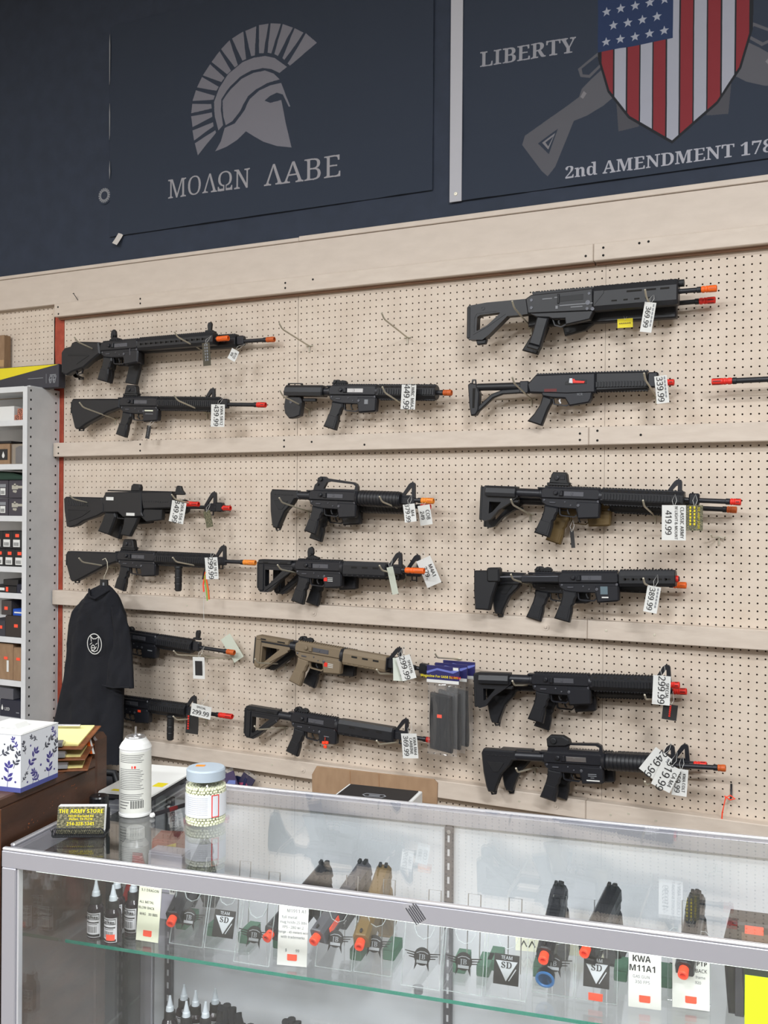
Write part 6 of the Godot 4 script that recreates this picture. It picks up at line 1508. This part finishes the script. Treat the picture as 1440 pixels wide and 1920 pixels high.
func pistol(label: String, rear: Vector3, muzzle: Vector3, o := {}):
	var t := thing("airsoft_pistol", label, "pistol", rear, 0.0, "pistols on the glass shelf")
	var x := (muzzle - rear).normalized()
	var z := x.cross(Vector3.UP).normalized()
	t.basis = Basis(x, z.cross(x), z)
	var L := (muzzle - rear).length() * 1000.0
	var sm: Material = o.get("slide", M.metal); var fm: Material = o.get("frame", M.poly)
	var b := mm()
	if o.get("round", false):
		b.prism(P2([15, -15, 15.5, 2, 12, 12, 6, 15.5, -6, 15.5, -12, 12, -15.5, 2, -15, -15]), -8, L - 14, 2)
	else:
		b.prism(P2([15, -15, 15.5, 8, 10, 15.5, -10, 15.5, -15.5, 8, -15, -15]), -8, L - 14, 2)
	var s := obj("slide", b, sm, t)
	b = mm()
	for k in 7:
		for sd in [-1.0, 1.0]: b.box(Vector3(2 + k * 5, -11, 14.8 * sd - 0.8), Vector3(4.4 + k * 5, 7, 14.8 * sd + 0.8), 0.3)
	obj("grip_serrations", b, sm, s)
	b = mm()
	b.box(Vector3(-6, 15, -9), Vector3(4, 22, -3), 0.8); b.box(Vector3(-6, 15, 3), Vector3(4, 22, 9), 0.8); b.box(Vector3(L - 26, 15, -2), Vector3(L - 18, 20, 2), 0.8); obj("sights", b, M.matte, s)
	b = mm(); b.plate(P2([-4, -13, L - 24, -13, L - 26, -28, 118, -30, 66, -34, 62, -44, -2, -30]), -14, 14, 3); obj("frame", b, fm, t)
	b = mm(); b.bar(P2([110, -30, 112, -50, 104, -58, 70, -58, 64, -40]), 5, -5, 5, 1); obj("trigger_guard", b, fm, t)
	b = mm(); b.bar(P2([88, -31, 84, -42, 88, -52]), 5, -3, 3); obj("trigger", b, M.matte, t)
	b = mm(); b.plate(P2([0, -28, 62, -36, 54, -70, 40, -104, 34, -130, -22, -122, -14, -90, -2, -58]), -17, 17, 6); var g := obj("grip", b, o.get("grip", fm), t)
	b = mm(); b.box(Vector3(-24, -136, -14), Vector3(36, -128, 14), 3); obj("magazine_base", b, o.get("base", M.matte), g)
	if o.get("hammer", true):
		b = mm(); b.plate(P2([-8, -8, -16, 2, -18, 12, -12, 14, -4, 4]), -4, 4, 1); obj("hammer", b, M.matte, t)
	b = mm(); b.lathe(P2([L - 14, 8.2, L - 9, 8.6, L, 9.0, L + 2, 8.4, L + 2, 5.2, L - 8, 4.8, L - 8, 0.0]), Vector3(0, 0, 0), 0, 20, false); obj("muzzle_tip", b, M.glow, t)
	if o.get("rail", false):
		b = mm(); b.box(Vector3(L - 80, -40, -10), Vector3(L - 22, -28, 10), 2); obj("accessory_rail", b, fm, t)
	if o.has("lamp"):
		b = mm(); b.lathe(P2([L - 72, 11, L - 20, 12, L - 16, 16, L - 4, 17, L - 3, 12]), Vector3(0, -46, 0), 0, 18); obj("torch", b, M.matte, t)
		b = mm(); b.lathe(P2([L - 4, 17.2, L - 1, 17.2, L - 1, 14, L - 3, 13]), Vector3(0, -46, 0), 0, 18); obj("torch_bezel", b, flat(rgb(48, 110, 170), 0.4), t)
	if o.has("sticker"):
		b = mm(); b.box(Vector3(L - 70, -9, -16.4), Vector3(L - 34, 4, -15.2)); obj("sticker", b, M.sticker, t)

func stand(u: float, d: float, kind: String, w := 0.072):
	var t := thing("pistol_stand", {"winged": "clear acrylic pistol stand with a winged round black emblem", "square": "clear acrylic pistol stand with a black square TEAM SD emblem"}[kind], "display stand", at(u, 0.735, d), TURN, "acrylic stands, " + kind)
	var h := 0.118; var lean := 0.30
	var b := Shape.new(); b.box(Vector3(-w / 2, 0, -0.115), Vector3(w / 2, 0.003, 0.0), 0.0005); obj("base", b, M.acrylic, t)
	var k := Transform3D(Basis(Vector3(1, 0, 0), -lean), Vector3(0, 0.0035, -0.001))
	var notch := P2([-w / 2, 0, w / 2, 0, w / 2, h - 0.008, w / 2 - 0.008, h, 0.02, h, 0.018, h - 0.02, 0.012, h - 0.032, 0, h - 0.037, -0.012, h - 0.032, -0.018, h - 0.02, -0.02, h, -w / 2 + 0.008, h, -w / 2, h - 0.008])
	b = Shape.new(); b.t = k; b.plate(notch, -0.003, 0.0); var f := obj("front_panel", b, M.acrylic, t)
	b = Shape.new(); b.t = k
	b.bar(_closed(notch), 0.0009, -0.0031, 0.0001); obj("polished_edge", b, M.acrylic_edge, f)
	b = Shape.new(); b.wire([Vector3(-0.012, 0.003, -0.1), Vector3(-0.012, h + 0.02, -0.112), Vector3(0.012, h + 0.02, -0.112), Vector3(0.012, 0.003, -0.1)], 0.0011, 6); obj("rear_wire", b, M.silver, t)
	b = Shape.new(); b.t = k
	if kind == "winged":
		b.plate(circle(Vector2(0, 0.052), 0.0155, 22), 0.0004, 0.0009)
		for s in [-1.0, 1.0]:
			for i in 3: b.plate(P2([s * 0.012, 0.058 - i * 0.004, s * (0.033 - i * 0.004), 0.060 - i * 0.0045, s * (0.033 - i * 0.004), 0.0585 - i * 0.0045, s * 0.012, 0.0555 - i * 0.004]), 0.0004, 0.0009)
			b.plate(P2([s * 0.008, 0.04, s * 0.014, 0.028, s * 0.0125, 0.044]), 0.0004, 0.0009)
		var e := obj("emblem", b, M.card_dark, f)
		b = Shape.new(); b.t = k
		b.bar(P2([-0.011, 0.057, -0.004, 0.060, 0.004, 0.060, 0.011, 0.057]), 0.001, 0.001, 0.0013); b.bar(P2([-0.01, 0.043, 0.01, 0.043]), 0.005, 0.001, 0.0013)
		obj("emblem_lines", b, flat(rgb(150, 154, 158), 0.5), e)
		var o := letters("JB", 0.0085, flat(rgb(130, 134, 138), 0.5), e, k * Vector3(0, 0.0515, 0.0013), 0.0, "serif", true); o.rotation.x = -lean
	else:
		b.box(Vector3(-0.0225, 0.022, 0.0004), Vector3(0.0225, 0.072, 0.0009)); var e := obj("emblem", b, M.card_dark, f)
		b = Shape.new(); b.t = k; b.plate(P2([-0.0195, 0.061, 0.0195, 0.061, 0.0, 0.028]), 0.001, 0.0013); b.bar(P2([0.005, 0.029, 0.017, 0.049]), 0.0016, 0.001, 0.0013); obj("triangle", b, flat(rgb(176, 180, 184), 0.5), e)
		var o := letters("TEAM", 0.006, flat(rgb(170, 174, 178), 0.5), e, k * Vector3(0, 0.0665, 0.0013), 0.0, "sans"); o.rotation.x = -lean
		o = letters("SD", 0.0105, M.card_dark, e, k * Vector3(0, 0.0545, 0.0018), 0.0, "serif", true); o.rotation.x = -lean

func note_card(label: String, u: float, d: float, w: float, h: float, m: Material, lines: Array, turn := 0.0, lean := 0.12) -> Node3D:
	var t := thing("note_card", label, "price card", at(u, 0.7355, d), TURN + turn)
	var b := Shape.new(); b.t = Transform3D(Basis(Vector3(1, 0, 0), -lean), Vector3.ZERO); b.box(Vector3(-w / 2, 0, 0), Vector3(w / 2, h, 0.0006)); obj("card", b, m, t)
	b = Shape.new(); b.t = Transform3D(Basis(Vector3(1, 0, 0), -lean), Vector3.ZERO); b.box(Vector3(-w / 2, 0, -0.003), Vector3(w / 2, h * 0.9, -0.0008)); b.box(Vector3(-w / 2, 0.0, -0.04), Vector3(w / 2, 0.002, -0.003)); obj("easel", b, M.acrylic, t)
	b = Shape.new(); b.t = Transform3D(Basis(Vector3(1, 0, 0), -lean), Vector3.ZERO); b.plate(P2([-0.0095, 0.011, -0.008, 0.0095, 0.008, 0.0095, 0.0095, 0.011, 0.0095, 0.021, -0.0095, 0.021]), 0.0008, 0.0012); obj("price_sticker", b, M.sticker, t)
	for q in lines:
		var o := letters(q[0], q[1], q[3], t, Transform3D(Basis(Vector3(1, 0, 0), -lean), Vector3.ZERO) * Vector3(q[4] if q.size() > 4 else 0.0, q[2], 0.0009), 0.0, "sans", q[1] > 0.007, true); o.rotation.x = -lean
	return t

func bottle(u: float, y: float, d: float, turn: float, label: String, group: String, price: bool):
	var t := thing("oil_bottle", label, "bottle", at(u, y, d), TURN + turn, group)
	var b := Shape.new(); b.lathe(P2([0.0, 0.015, 0.0015, 0.0172, 0.052, 0.0172, 0.060, 0.0155, 0.066, 0.011, 0.067, 0.0105]), Vector3.ZERO, 1, 24); obj("body", b, flat(rgb(30, 20, 30), 0.18), t)
	b = Shape.new(); b.lathe(P2([0.067, 0.0118, 0.081, 0.0114, 0.082, 0.0095]), Vector3.ZERO, 1, 20)
	obj("cap", b, M.blackbox, t)
	b = Shape.new(); b.lathe(P2([0.082, 0.0085, 0.09, 0.0075, 0.092, 0.0062, 0.106, 0.0032, 0.112, 0.0024, 0.1125, 0.0]), Vector3.ZERO, 1, 16); obj("nozzle", b, flat(rgb(190, 198, 204), 0.3), t)
	# label wrapped over the front half
	b = Shape.new()
	var wrap := func(bb: Shape, a0: float, a1: float, y0: float, y1: float, r: float):
		var n := maxi(1, int(ceil((a1 - a0) / 0.2)))
		for i in n:
			var a := a0 + (a1 - a0) * i / n; var c := a0 + (a1 - a0) * (i + 1) / n
			bb.quad(Vector3(sin(a) * r, y0, cos(a) * r), Vector3(sin(c) * r, y0, cos(c) * r), Vector3(sin(c) * r, y1, cos(c) * r), Vector3(sin(a) * r, y1, cos(a) * r))
	wrap.call(b, -1.0, 1.0, 0.004, 0.052, 0.01735); var lab := obj("label", b, flat(rgb(220, 220, 224), 0.4), t)
	b = Shape.new()
	for q in [[-0.85, 0.85, 0.0485, 0.05], [-0.85, 0.85, 0.039, 0.0402], [-0.85, -0.8, 0.0402, 0.0485], [0.8, 0.85, 0.0402, 0.0485], [-0.8, 0.8, 0.032, 0.0345], [-0.6, 0.6, 0.029, 0.0302], [-0.9, 0.9, 0.005, 0.010]]: wrap.call(b, q[0], q[1], q[2], q[3], 0.0175)
	for k in 12: wrap.call(b, -0.6 + k * 0.1, -0.56 + k * 0.1 + (0.02 if k % 3 == 0 else 0.0), 0.013, 0.026, 0.0175)
	obj("print", b, M.ink, lab)
	if y > 0.7: letters("valken", 0.0062, M.ink, lab, Vector3(0, 0.0445, 0.0176), 0.0, "sans", true)
	if price:
		b = Shape.new(); wrap.call(b, -0.3, 0.75, 0.008, 0.020, 0.01775); obj("price_sticker", b, M.sticker, lab)

func display_goods():
	for q in [[0.262, 0.213, "winged"], [0.337, 0.217, "square"], [0.418, 0.18, "winged"], [0.572, 0.21, "winged"], [0.648, 0.213, "winged"], [0.746, 0.19, "winged"], [0.822, 0.194, "winged"], [0.899, 0.198, "square"], [0.977, 0.238, "winged"], [1.053, 0.237, "square"], [1.21, 0.285, "winged"]]:
		stand(q[0], q[1], q[2])
	pistol("dark grey airsoft pistol with red hint on the slide, nearest the oil bottles", at(0.217, 0.868, 0.385), at(0.237, 0.784, 0.2), {"grip": M.poly})
	pistol("slim black airsoft pistol beside the card headed M1911", at(0.49, 0.852, 0.385), at(0.444, 0.785, 0.195), {"round": true})
	pistol("black airsoft pistol with an orange price sticker on its slide", at(0.575, 0.864, 0.385), at(0.537, 0.789, 0.2), {"sticker": true, "slide": M.port})
	pistol("coyote tan airsoft pistol with a tan grip", at(0.618, 0.862, 0.385), at(0.627, 0.792, 0.2), {"slide": M.coyote, "frame": M.coyote, "grip": M.coyote, "base": M.coyote, "hammer": false})
	pistol("black airsoft pistol with a torch and blue bezel under its barrel", at(0.972, 0.866, 0.385), at(0.963, 0.806, 0.22), {"lamp": true, "round": true})
	pistol("black airsoft pistol standing over the square emblem and price sticker", at(1.072, 0.874, 0.385), at(1.034, 0.828, 0.22), {"rail": true})
	pistol("black airsoft pistol in front of the card headed 1911", at(1.223, 0.880, 0.385), at(1.199, 0.812, 0.225), {"round": true})
	for q in [[0.215, 0.31], [0.29, 0.3], [0.365, 0.29], [0.44, 0.29], [0.60, 0.29], [0.66, 0.31], [0.80, 0.3], [0.845, 0.3], [0.86, 0.33], [0.945, 0.33], [1.09, 0.36], [1.17, 0.36]]:
		var t := thing("green_foam_block", "dark green foam block on the glass shelf behind the acrylic stands", "foam block", at(q[0], 0.7352, q[1]), TURN, "green foam blocks")
		var b := Shape.new(); b.box(Vector3(-0.012, 0, -0.03), Vector3(0.012, 0.02, 0.03), 0.002); obj("block", b, M.green, t)
		b = Shape.new(); b.box(Vector3(-0.0118, 0.0202, -0.0298), Vector3(0.0118, 0.0208, 0.0298)); obj("skin", b, M.green, t)
	note_card("cream handwritten card headed WE beside the oil bottles", 0.178, 0.212, 0.05, 0.116, M.cream, [["WE   HI CAPA", 0.0052, 0.108, M.ink], ["5.1 DRAGON", 0.005, 0.098, M.ink], ["ALL METAL", 0.0048, 0.075, M.ink, -0.006], ["BLOW BACK", 0.0048, 0.064, M.ink, -0.006], ["MAG   30 BBS", 0.0048, 0.052, M.ink]])
	note_card("white handwritten card headed M1911 between the pistols", 0.492, 0.204, 0.058, 0.118, M.paper, [["M1911 A1", 0.0062, 0.100, M.faint, 0.006], ["full metal", 0.0052, 0.088, M.faint, -0.008], ["mag holds 25 BBs", 0.0048, 0.079, M.faint], ["FPS - 280 w/.2", 0.0048, 0.070, M.faint], ["Range - 45 meters w/o", 0.0042, 0.061, M.faint], ["with trademarks", 0.0046, 0.052, M.faint], ["$         99", 0.0052, 0.028, M.faint]], 0.12)
	note_card("white handwritten card headed KWA M11A1", 1.136, 0.246, 0.055, 0.106, M.paper, [["KWA", 0.0105, 0.082, M.ink, -0.006], ["M11A1", 0.0105, 0.066, M.ink, -0.004], ["GAS GUN", 0.005, 0.052, M.faint, -0.006], ["350 FPS", 0.0052, 0.043, M.faint, -0.004]], 0.05)
	note_card("white handwritten card headed 1911 under a pistol muzzle", 1.213, 0.268, 0.062, 0.106, M.paper, [["1911", 0.0075, 0.088, M.ink, 0.017], ["PTP", 0.0075, 0.077, M.ink, 0.018], ["LOW BACK", 0.0060, 0.065, M.ink, 0.007], ["frame", 0.0045, 0.054, M.faint, 0.016], ["320", 0.0045, 0.045, M.faint, 0.012]], 0.05)
	var t := thing("price_sticker", "small orange price sticker below the square emblem under a pistol", "sticker", at(1.053, 0.7485, 0.233), TURN)
	var b := Shape.new(); b.t = Transform3D(Basis(Vector3(1, 0, 0), -0.3), Vector3.ZERO); b.plate(P2([-0.012, -0.006, 0.012, -0.006, 0.0125, 0.006, -0.0125, 0.006]), 0, 0.0006); obj("label", b, M.sticker, t)
	t = thing("header_strip", "cream handwritten strip lying behind the square-emblem stand", "price card", at(0.985, 0.7355, 0.41), TURN + 0.1)
	b = Shape.new(); b.box(Vector3(-0.1, 0, -0.001), Vector3(0.1, 0.03, 0.001)); obj("strip", b, M.cream, t)
	b = Shape.new()
	for k in 5: b.bar(P2([-0.09 + k * 0.016, 0.008, -0.084 + k * 0.016, 0.02, -0.078 + k * 0.016, 0.009]), 0.002, 0.0012, 0.0016)
	obj("handwriting", b, M.ink, t)
	# oil bottles
	var k := 0
	for q in [[0.066, 0.204, 0.1, false], [0.112, 0.194, 0.0, true], [0.126, 0.246, -0.1, false], [0.084, 0.252, 0.2, false], [0.115, 0.288, 0.0, false]]:
		bottle(q[0], 0.735, q[1], q[2], "dark oil bottle with white label and orange price sticker, foremost on the glass shelf" if q[3] else "dark oil bottle with white label and clear nozzle on the glass shelf", "oil bottles on the glass shelf", q[3]); k += 1
	for q in [[0.20, 0.325], [0.195, 0.275], [0.235, 0.31], [0.238, 0.265], [0.27, 0.33], [0.276, 0.275]]:
		bottle(q[0], 0.4876, q[1], 0.3, "dark oil bottle with clear nozzle on the lower glass shelf", "oil bottles on the lower glass shelf", false)
	# gloves on the lower glass shelf
	for q in [[0.325, 0.29, "black glove bunched upright against the lower oil bottles"], [0.47, 0.28, "black glove standing alone on the lower glass shelf"]]:
		t = thing("black_glove", q[2], "glove", at(q[0], 0.4876, q[1]), TURN)
		b = Shape.new(); b.plate(P2([-0.034, 0, 0.034, 0, 0.04, 0.06, 0.028, 0.07, -0.03, 0.07, -0.04, 0.04]), -0.016, 0.016, 0.008); obj("palm", b, M.cloth, t)
		for i in 4:
			b = Shape.new(); b.wire([Vector3(-0.024 + i * 0.016, 0.06, 0), Vector3(-0.022 + i * 0.015, 0.085, 0.004 * i), Vector3(-0.018 + i * 0.012, [0.1, 0.108, 0.104, 0.095][i], 0.006)], 0.0085, 10); obj("finger", b, M.cloth, t)
		b = Shape.new(); b.wire([Vector3(0.03, 0.03, 0), Vector3(0.046, 0.055, 0.006), Vector3(0.046, 0.075, 0.006)], 0.009, 10); obj("thumb", b, M.cloth, t)
	# goods at the back of the shelf
	t = thing("gas_canister", "grey-white gas canister lettered valken at the back of the glass shelf", "canister", at(0.055, 0.7352, 0.37), TURN)
	b = Shape.new(); b.lathe(P2([0.0, 0.027, 0.002, 0.029, 0.13, 0.029, 0.14, 0.022, 0.145, 0.018]), Vector3.ZERO, 1, 28); obj("body", b, flat(rgb(176, 176, 176), 0.35, 0.2), t)
	b = Shape.new(); b.lathe(P2([0.145, 0.02, 0.165, 0.019, 0.167, 0.016]), Vector3.ZERO, 1, 24); obj("cap", b, M.white, t)
	letters("valken", 0.014, M.greybox, t, Vector3(0, 0.09, 0.0294), 0.0, "sans", true)
	t = carton("striped_box", "upright box with slanting red and yellow stripes at the back of the glass shelf", "box", Vector3(-0.028, 0, -0.03), Vector3(0.028, 0.15, 0.03), flat(rgb(140, 46, 38), 0.5))
	t.position = at(0.125, 0.7352, 0.39); t.rotation.y = TURN + 0.2
	b = Shape.new()
	for i in 6: b.plate(P2([-0.026, 0.02 + i * 0.02, 0.026, 0.036 + i * 0.02, 0.026, 0.044 + i * 0.02, -0.026, 0.028 + i * 0.02]), 0.0302, 0.0306)
	obj("stripes", b, M.yellow, t)
	t = carton("white_blister_box", "tall pale grey box with fine print and a barcode behind the cream card", "box", Vector3(-0.04, 0, -0.02), Vector3(0.04, 0.14, 0.02), flat(rgb(170, 168, 180), 0.5))
	t.position = at(0.158, 0.7352, 0.335); t.rotation.y = TURN
	b = Shape.new()
	for i in 6: b.box(Vector3(-0.034, 0.1 - i * 0.009, 0.0202), Vector3(0.01 + 0.004 * (i % 3), 0.1025 - i * 0.009, 0.0205))
	obj("fine_print", b, M.faint, t); barcode(t, 0.024, 0.07, 0.024, 0.03, 0.0202)
	t = thing("red_holster", "glossy red moulded holster lying at the left end of the glass shelf", "holster", at(0.085, 0.7352, 0.315), TURN + 0.5)
	b = Shape.new(); b.t = Transform3D(Basis(Vector3(0, 0, 1), 0.1), Vector3.ZERO); b.plate(P2([-0.02, 0.0, 0.02, 0.0, 0.03, 0.03, 0.022, 0.06, 0.034, 0.1, 0.03, 0.125, 0.01, 0.13, 0.004, 0.09, -0.012, 0.06, -0.024, 0.03]), -0.014, 0.014, 0.005); obj("shell", b, flat(rgb(150, 26, 30), 0.3), t)
	b = Shape.new(); b.box(Vector3(-0.02, -0.0, -0.03), Vector3(0.03, 0.004, 0.03), 0.001); obj("belt_plate", b, M.matte, t)
	t = thing("tool_case", "black hard case packed in clear wrap at the right end of the glass shelf", "case", at(1.345, 0.7352, 0.30), TURN)
	b = Shape.new(); b.plate(P2([-0.07, 0.0, 0.11, 0.0, 0.11, 0.16, -0.065, 0.16, -0.078, 0.1]), -0.03, 0.03, 0.004); obj("shell", b, M.blackbox, t)
	b = Shape.new(); b.plate(P2([-0.05, 0.05, 0.0, 0.046, 0.0, 0.11, -0.052, 0.11]), 0.0295, 0.034, 0.002); b.box(Vector3(-0.06, 0.0, 0.03), Vector3(-0.045, 0.12, 0.034), 0.001); obj("latch_plate", b, M.greybox, t)
	b = Shape.new(); b.box(Vector3(-0.05, 0.128, 0.0302), Vector3(0.09, 0.145, 0.0308)); obj("printed_band", b, flat(rgb(92, 72, 60), 0.5), t); stick(t, -0.03, 0.15, 0.03, 0.014, 0.0305, M.sticker)


func cabinet():
	var wood := grained(rgb(54, 34, 23), rgb(84, 54, 37), 0.5, 0.012, Vector3(0.8, 3.0, 0.8), 1.2, 40, 0.2)
	var edge := grained(rgb(84, 46, 26), rgb(150, 92, 52), 0.6, 0.03, Vector3.ONE, 2.2, 41)
	var t := thing("wooden_cabinet", "worn dark brown wooden cabinet standing at the left end of the counter", "cabinet", at(0, 0, 0), TURN)
	var b := Shape.new(); b.plate(P2([-0.012, 0.0, -0.318, 0.0, -0.318, 1.0, -0.012, 1.0]), -0.02, 0.0)
	b = Shape.new(); b.box(Vector3(-0.032, 0, -0.318), Vector3(-0.012, 1.04, -0.012), 0.002); obj("side_panel", b, wood, t)
	b = Shape.new(); b.box(Vector3(-0.9, 0, -0.318), Vector3(-0.88, 1.04, -0.012), 0.002); obj("side_panel", b, wood, t)
	b = Shape.new(); b.box(Vector3(-0.9, 1.0405, -0.3185), Vector3(-0.011, 1.06, -0.006), 0.003); obj("top_board", b, wood, t)
	b = Shape.new(); b.plate(P2([-0.9, 0.0, -0.011, 0.0, -0.011, 1.098, -0.02, 1.108, -0.9, 1.108]), -0.362, -0.319, 0.004); obj("back_board", b, wood, t)
	b = Shape.new(); b.box(Vector3(-0.9, 0.0, -0.0118), Vector3(-0.012, 1.04, 0.004), 0.002); var fr := obj("front_panel", b, wood, t)
	b = Shape.new(); b.box(Vector3(-0.016, 0.0, -0.0117), Vector3(-0.0105, 1.04, 0.0045), 0.001); obj("worn_edge", b, edge, t)
	# scuffs rubbed through the stain on the side
	b = Shape.new()
	var rng := RandomNumberGenerator.new(); rng.seed = 5
	b.t = Transform3D(Basis(Vector3(0, 0, 1), Vector3(0, 1, 0), Vector3(-1, 0, 0)), Vector3(-0.0119, 0, 0))
	for k in 26:
		var f := rng.randf(); var x := -0.05 - f * 0.24; var y := 0.975 + f * 0.055 + rng.randf_range(-0.007, 0.007)
		var l := rng.randf_range(0.001, 0.005)
		b.plate(P2([x, y, x - l * 0.5, y + 0.0012, x - l, y + 0.001, x - l * 0.4, y - 0.0008]), 0.0, 0.0003)
	obj("scuffs", b, flat(rgb(150, 84, 44), 0.7), t)
	# tissue box with sprig print
	t = thing("tissue_box", "white tissue box printed with indigo and black sprigs on the wooden cabinet", "tissue box", at(-0.056, 1.0602, 0.108), TURN)
	var im := Image.create(512, 512, true, Image.FORMAT_RGB8); im.fill(rgb(208, 211, 216))
	var indigo := rgb(58, 52, 122); var dark := rgb(52, 54, 66)
	var leaf := func(p: Vector2, a: float, l: float, w: float, c: Color):
		var q := PackedVector2Array()
		for i in 9:
			var f := i / 8.0
			q.append(p + Vector2(cos(a), sin(a)) * l * f + Vector2(-sin(a), cos(a)) * w * sin(PI * f))
		for i in 9:
			var f := 1.0 - i / 8.0
			q.append(p + Vector2(cos(a), sin(a)) * l * f - Vector2(-sin(a), cos(a)) * w * sin(PI * f))
		fill(im, q, c)
	var sprig := func(p: Vector2, a: float, l: float, c: Color, berries: bool):
		var d := Vector2(cos(a), sin(a)); var s := Vector2(-d.y, d.x)
		fill(im, PackedVector2Array([p - s * 3, p + s * 3, p + d * l + s * 2, p + d * l - s * 2]), c)
		for i in 4:
			var f := 0.25 + i * 0.2
			for sd in [-1.0, 1.0]:
				if (i + int(sd)) % 3 == 0: continue
				if berries:
					var e: Vector2 = p + d * l * f + (d * 0.6 + s * sd) * l * 0.22
					var o := p + d * l * f
					fill(im, PackedVector2Array([o - d * 2, o + d * 2, e + d * 2, e - d * 2]), c)
				else: leaf.call(p + d * l * f, a + sd * 0.8, l * 0.32, l * 0.07, c)
		leaf.call(p + d * l * 0.95, a, l * 0.26, l * 0.07, c)
	for q in [[90, 330, -0.9, 190, 0], [60, 180, -1.8, 110, 1], [250, 480, -2.2, 150, 0], [380, 470, -1.5, 200, 0], [300, 200, -0.6, 150, 1], [440, 300, -1.2, 150, 1], [160, 470, -1.2, 100, 0], [20, 420, -0.8, 90, 1], [480, 130, -2.0, 110, 0], [220, 90, -2.6, 100, 1]]:
		sprig.call(Vector2(q[0], q[1]), q[2], float(q[3]), indigo if q[4] == 0 else dark, false)
	for q in [[130, 120, 10], [200, 260, 9], [350, 90, 8], [330, 400, 9], [40, 60, 8], [460, 420, 10], [270, 330, 12], [90, 440, 10]]:
		fill(im, circle(Vector2(q[0], q[1]), q[2], 14), dark if q[2] < 10 else indigo)
	im.fill_rect(Rect2i(0, 470, 512, 42), rgb(72, 78, 140))
	var paperm := print_mat(im, 0.6)
	b = Shape.new(); b.carton(Vector3(-0.0575, 0.0, -0.0575), Vector3(0.0575, 0.108, 0.0575)); obj("carton", b, paperm, t)
	b = Shape.new(); b.box(Vector3(-0.058, 0.1085, -0.058), Vector3(0.058, 0.1095, 0.058)); b.box(Vector3(0.035, 0.1096, -0.05), Vector3(0.055, 0.1105, 0.05)); obj("top_panel", b, M.white, t)
	b = Shape.new(); b.plate(P2([-0.02, 0.109, 0.02, 0.109, 0.012, 0.118, -0.014, 0.12]), -0.02, 0.02, 0.002); obj("tissue", b, M.paper, t)
	for q in [[-0.245, 1.0602, 0.222, 0.2, "pad of yellow paper lying behind the tissue box", 0.05], [-0.19, 1.0602, 0.10, -0.1, "pad of yellow paper beside the tissue box", 0.06]]:
		t = thing("yellow_pad", q[4], "notepad", at(q[0], q[1], q[2]), TURN + q[3])
		b = Shape.new(); b.box(Vector3(-0.06, 0, -0.07), Vector3(0.06, q[5], 0.07), 0.001); obj("pad", b, flat(rgb(232, 222, 138), 0.8), t)
		b = Shape.new(); b.t = Transform3D(Basis(Vector3(1, 0, 0), -0.18), Vector3(0, q[5] + 0.0005, 0.06)); b.box(Vector3(-0.058, 0, -0.13), Vector3(0.055, 0.0006, 0.0)); obj("lifted_sheet", b, flat(rgb(240, 230, 140), 0.8), t)
	# clipboards stacked against the backboard
	for k in 3:
		t = thing("clipboard", ["brown hardboard clipboard with yellow sheets at the bottom of the stack", "brown hardboard clipboard with folded yellow slips in the middle of the stack", "brown hardboard clipboard with a yellow sheet and steel clip on top of the stack"][k], "clipboard", at(-0.06 - k * 0.004, 1.0605 + k * 0.024, 0.245 + k * 0.008), TURN + 0.5 - k * 0.1, "stacked clipboards")
		t.rotation.x = 0.02 + 0.05 * k
		b = Shape.new(); b.box(Vector3(-0.075, 0, -0.08), Vector3(0.07, 0.003, 0.06), 0.001); obj("board", b, edge, t)
		b = Shape.new(); b.box(Vector3(-0.065, 0.0032, -0.072), Vector3(0.058, 0.0065, 0.045)); obj("sheets", b, flat(rgb(236, 226, 150), 0.8), t)
		b = Shape.new(); b.prism(P2([0.052, 0.007, 0.060, 0.007, 0.058, 0.014, 0.050, 0.018, 0.036, 0.010, 0.036, 0.0075]), -0.03, 0.03, 0.0005); b.lathe(P2([-0.034, 0.0035, 0.034, 0.0035]), Vector3(0, 0.013, -0.05), 0, 10); obj("clip", b, M.silver, t)
	t = thing("orange_card", "orange and white folded card tucked behind the clipboards", "card", at(-0.022, 1.085, 0.30), TURN + 0.3)
	b = Shape.new(); b.plate(P2([-0.02, -0.012, 0.012, -0.012, 0.004, 0.024]), -0.0006, 0.0006); obj("face", b, M.orange, t)
	b = Shape.new(); b.plate(P2([0.0125, -0.012, 0.017, -0.012, 0.007, 0.024, 0.0045, 0.024]), -0.0006, 0.0006); obj("white_edge", b, M.paper, t)
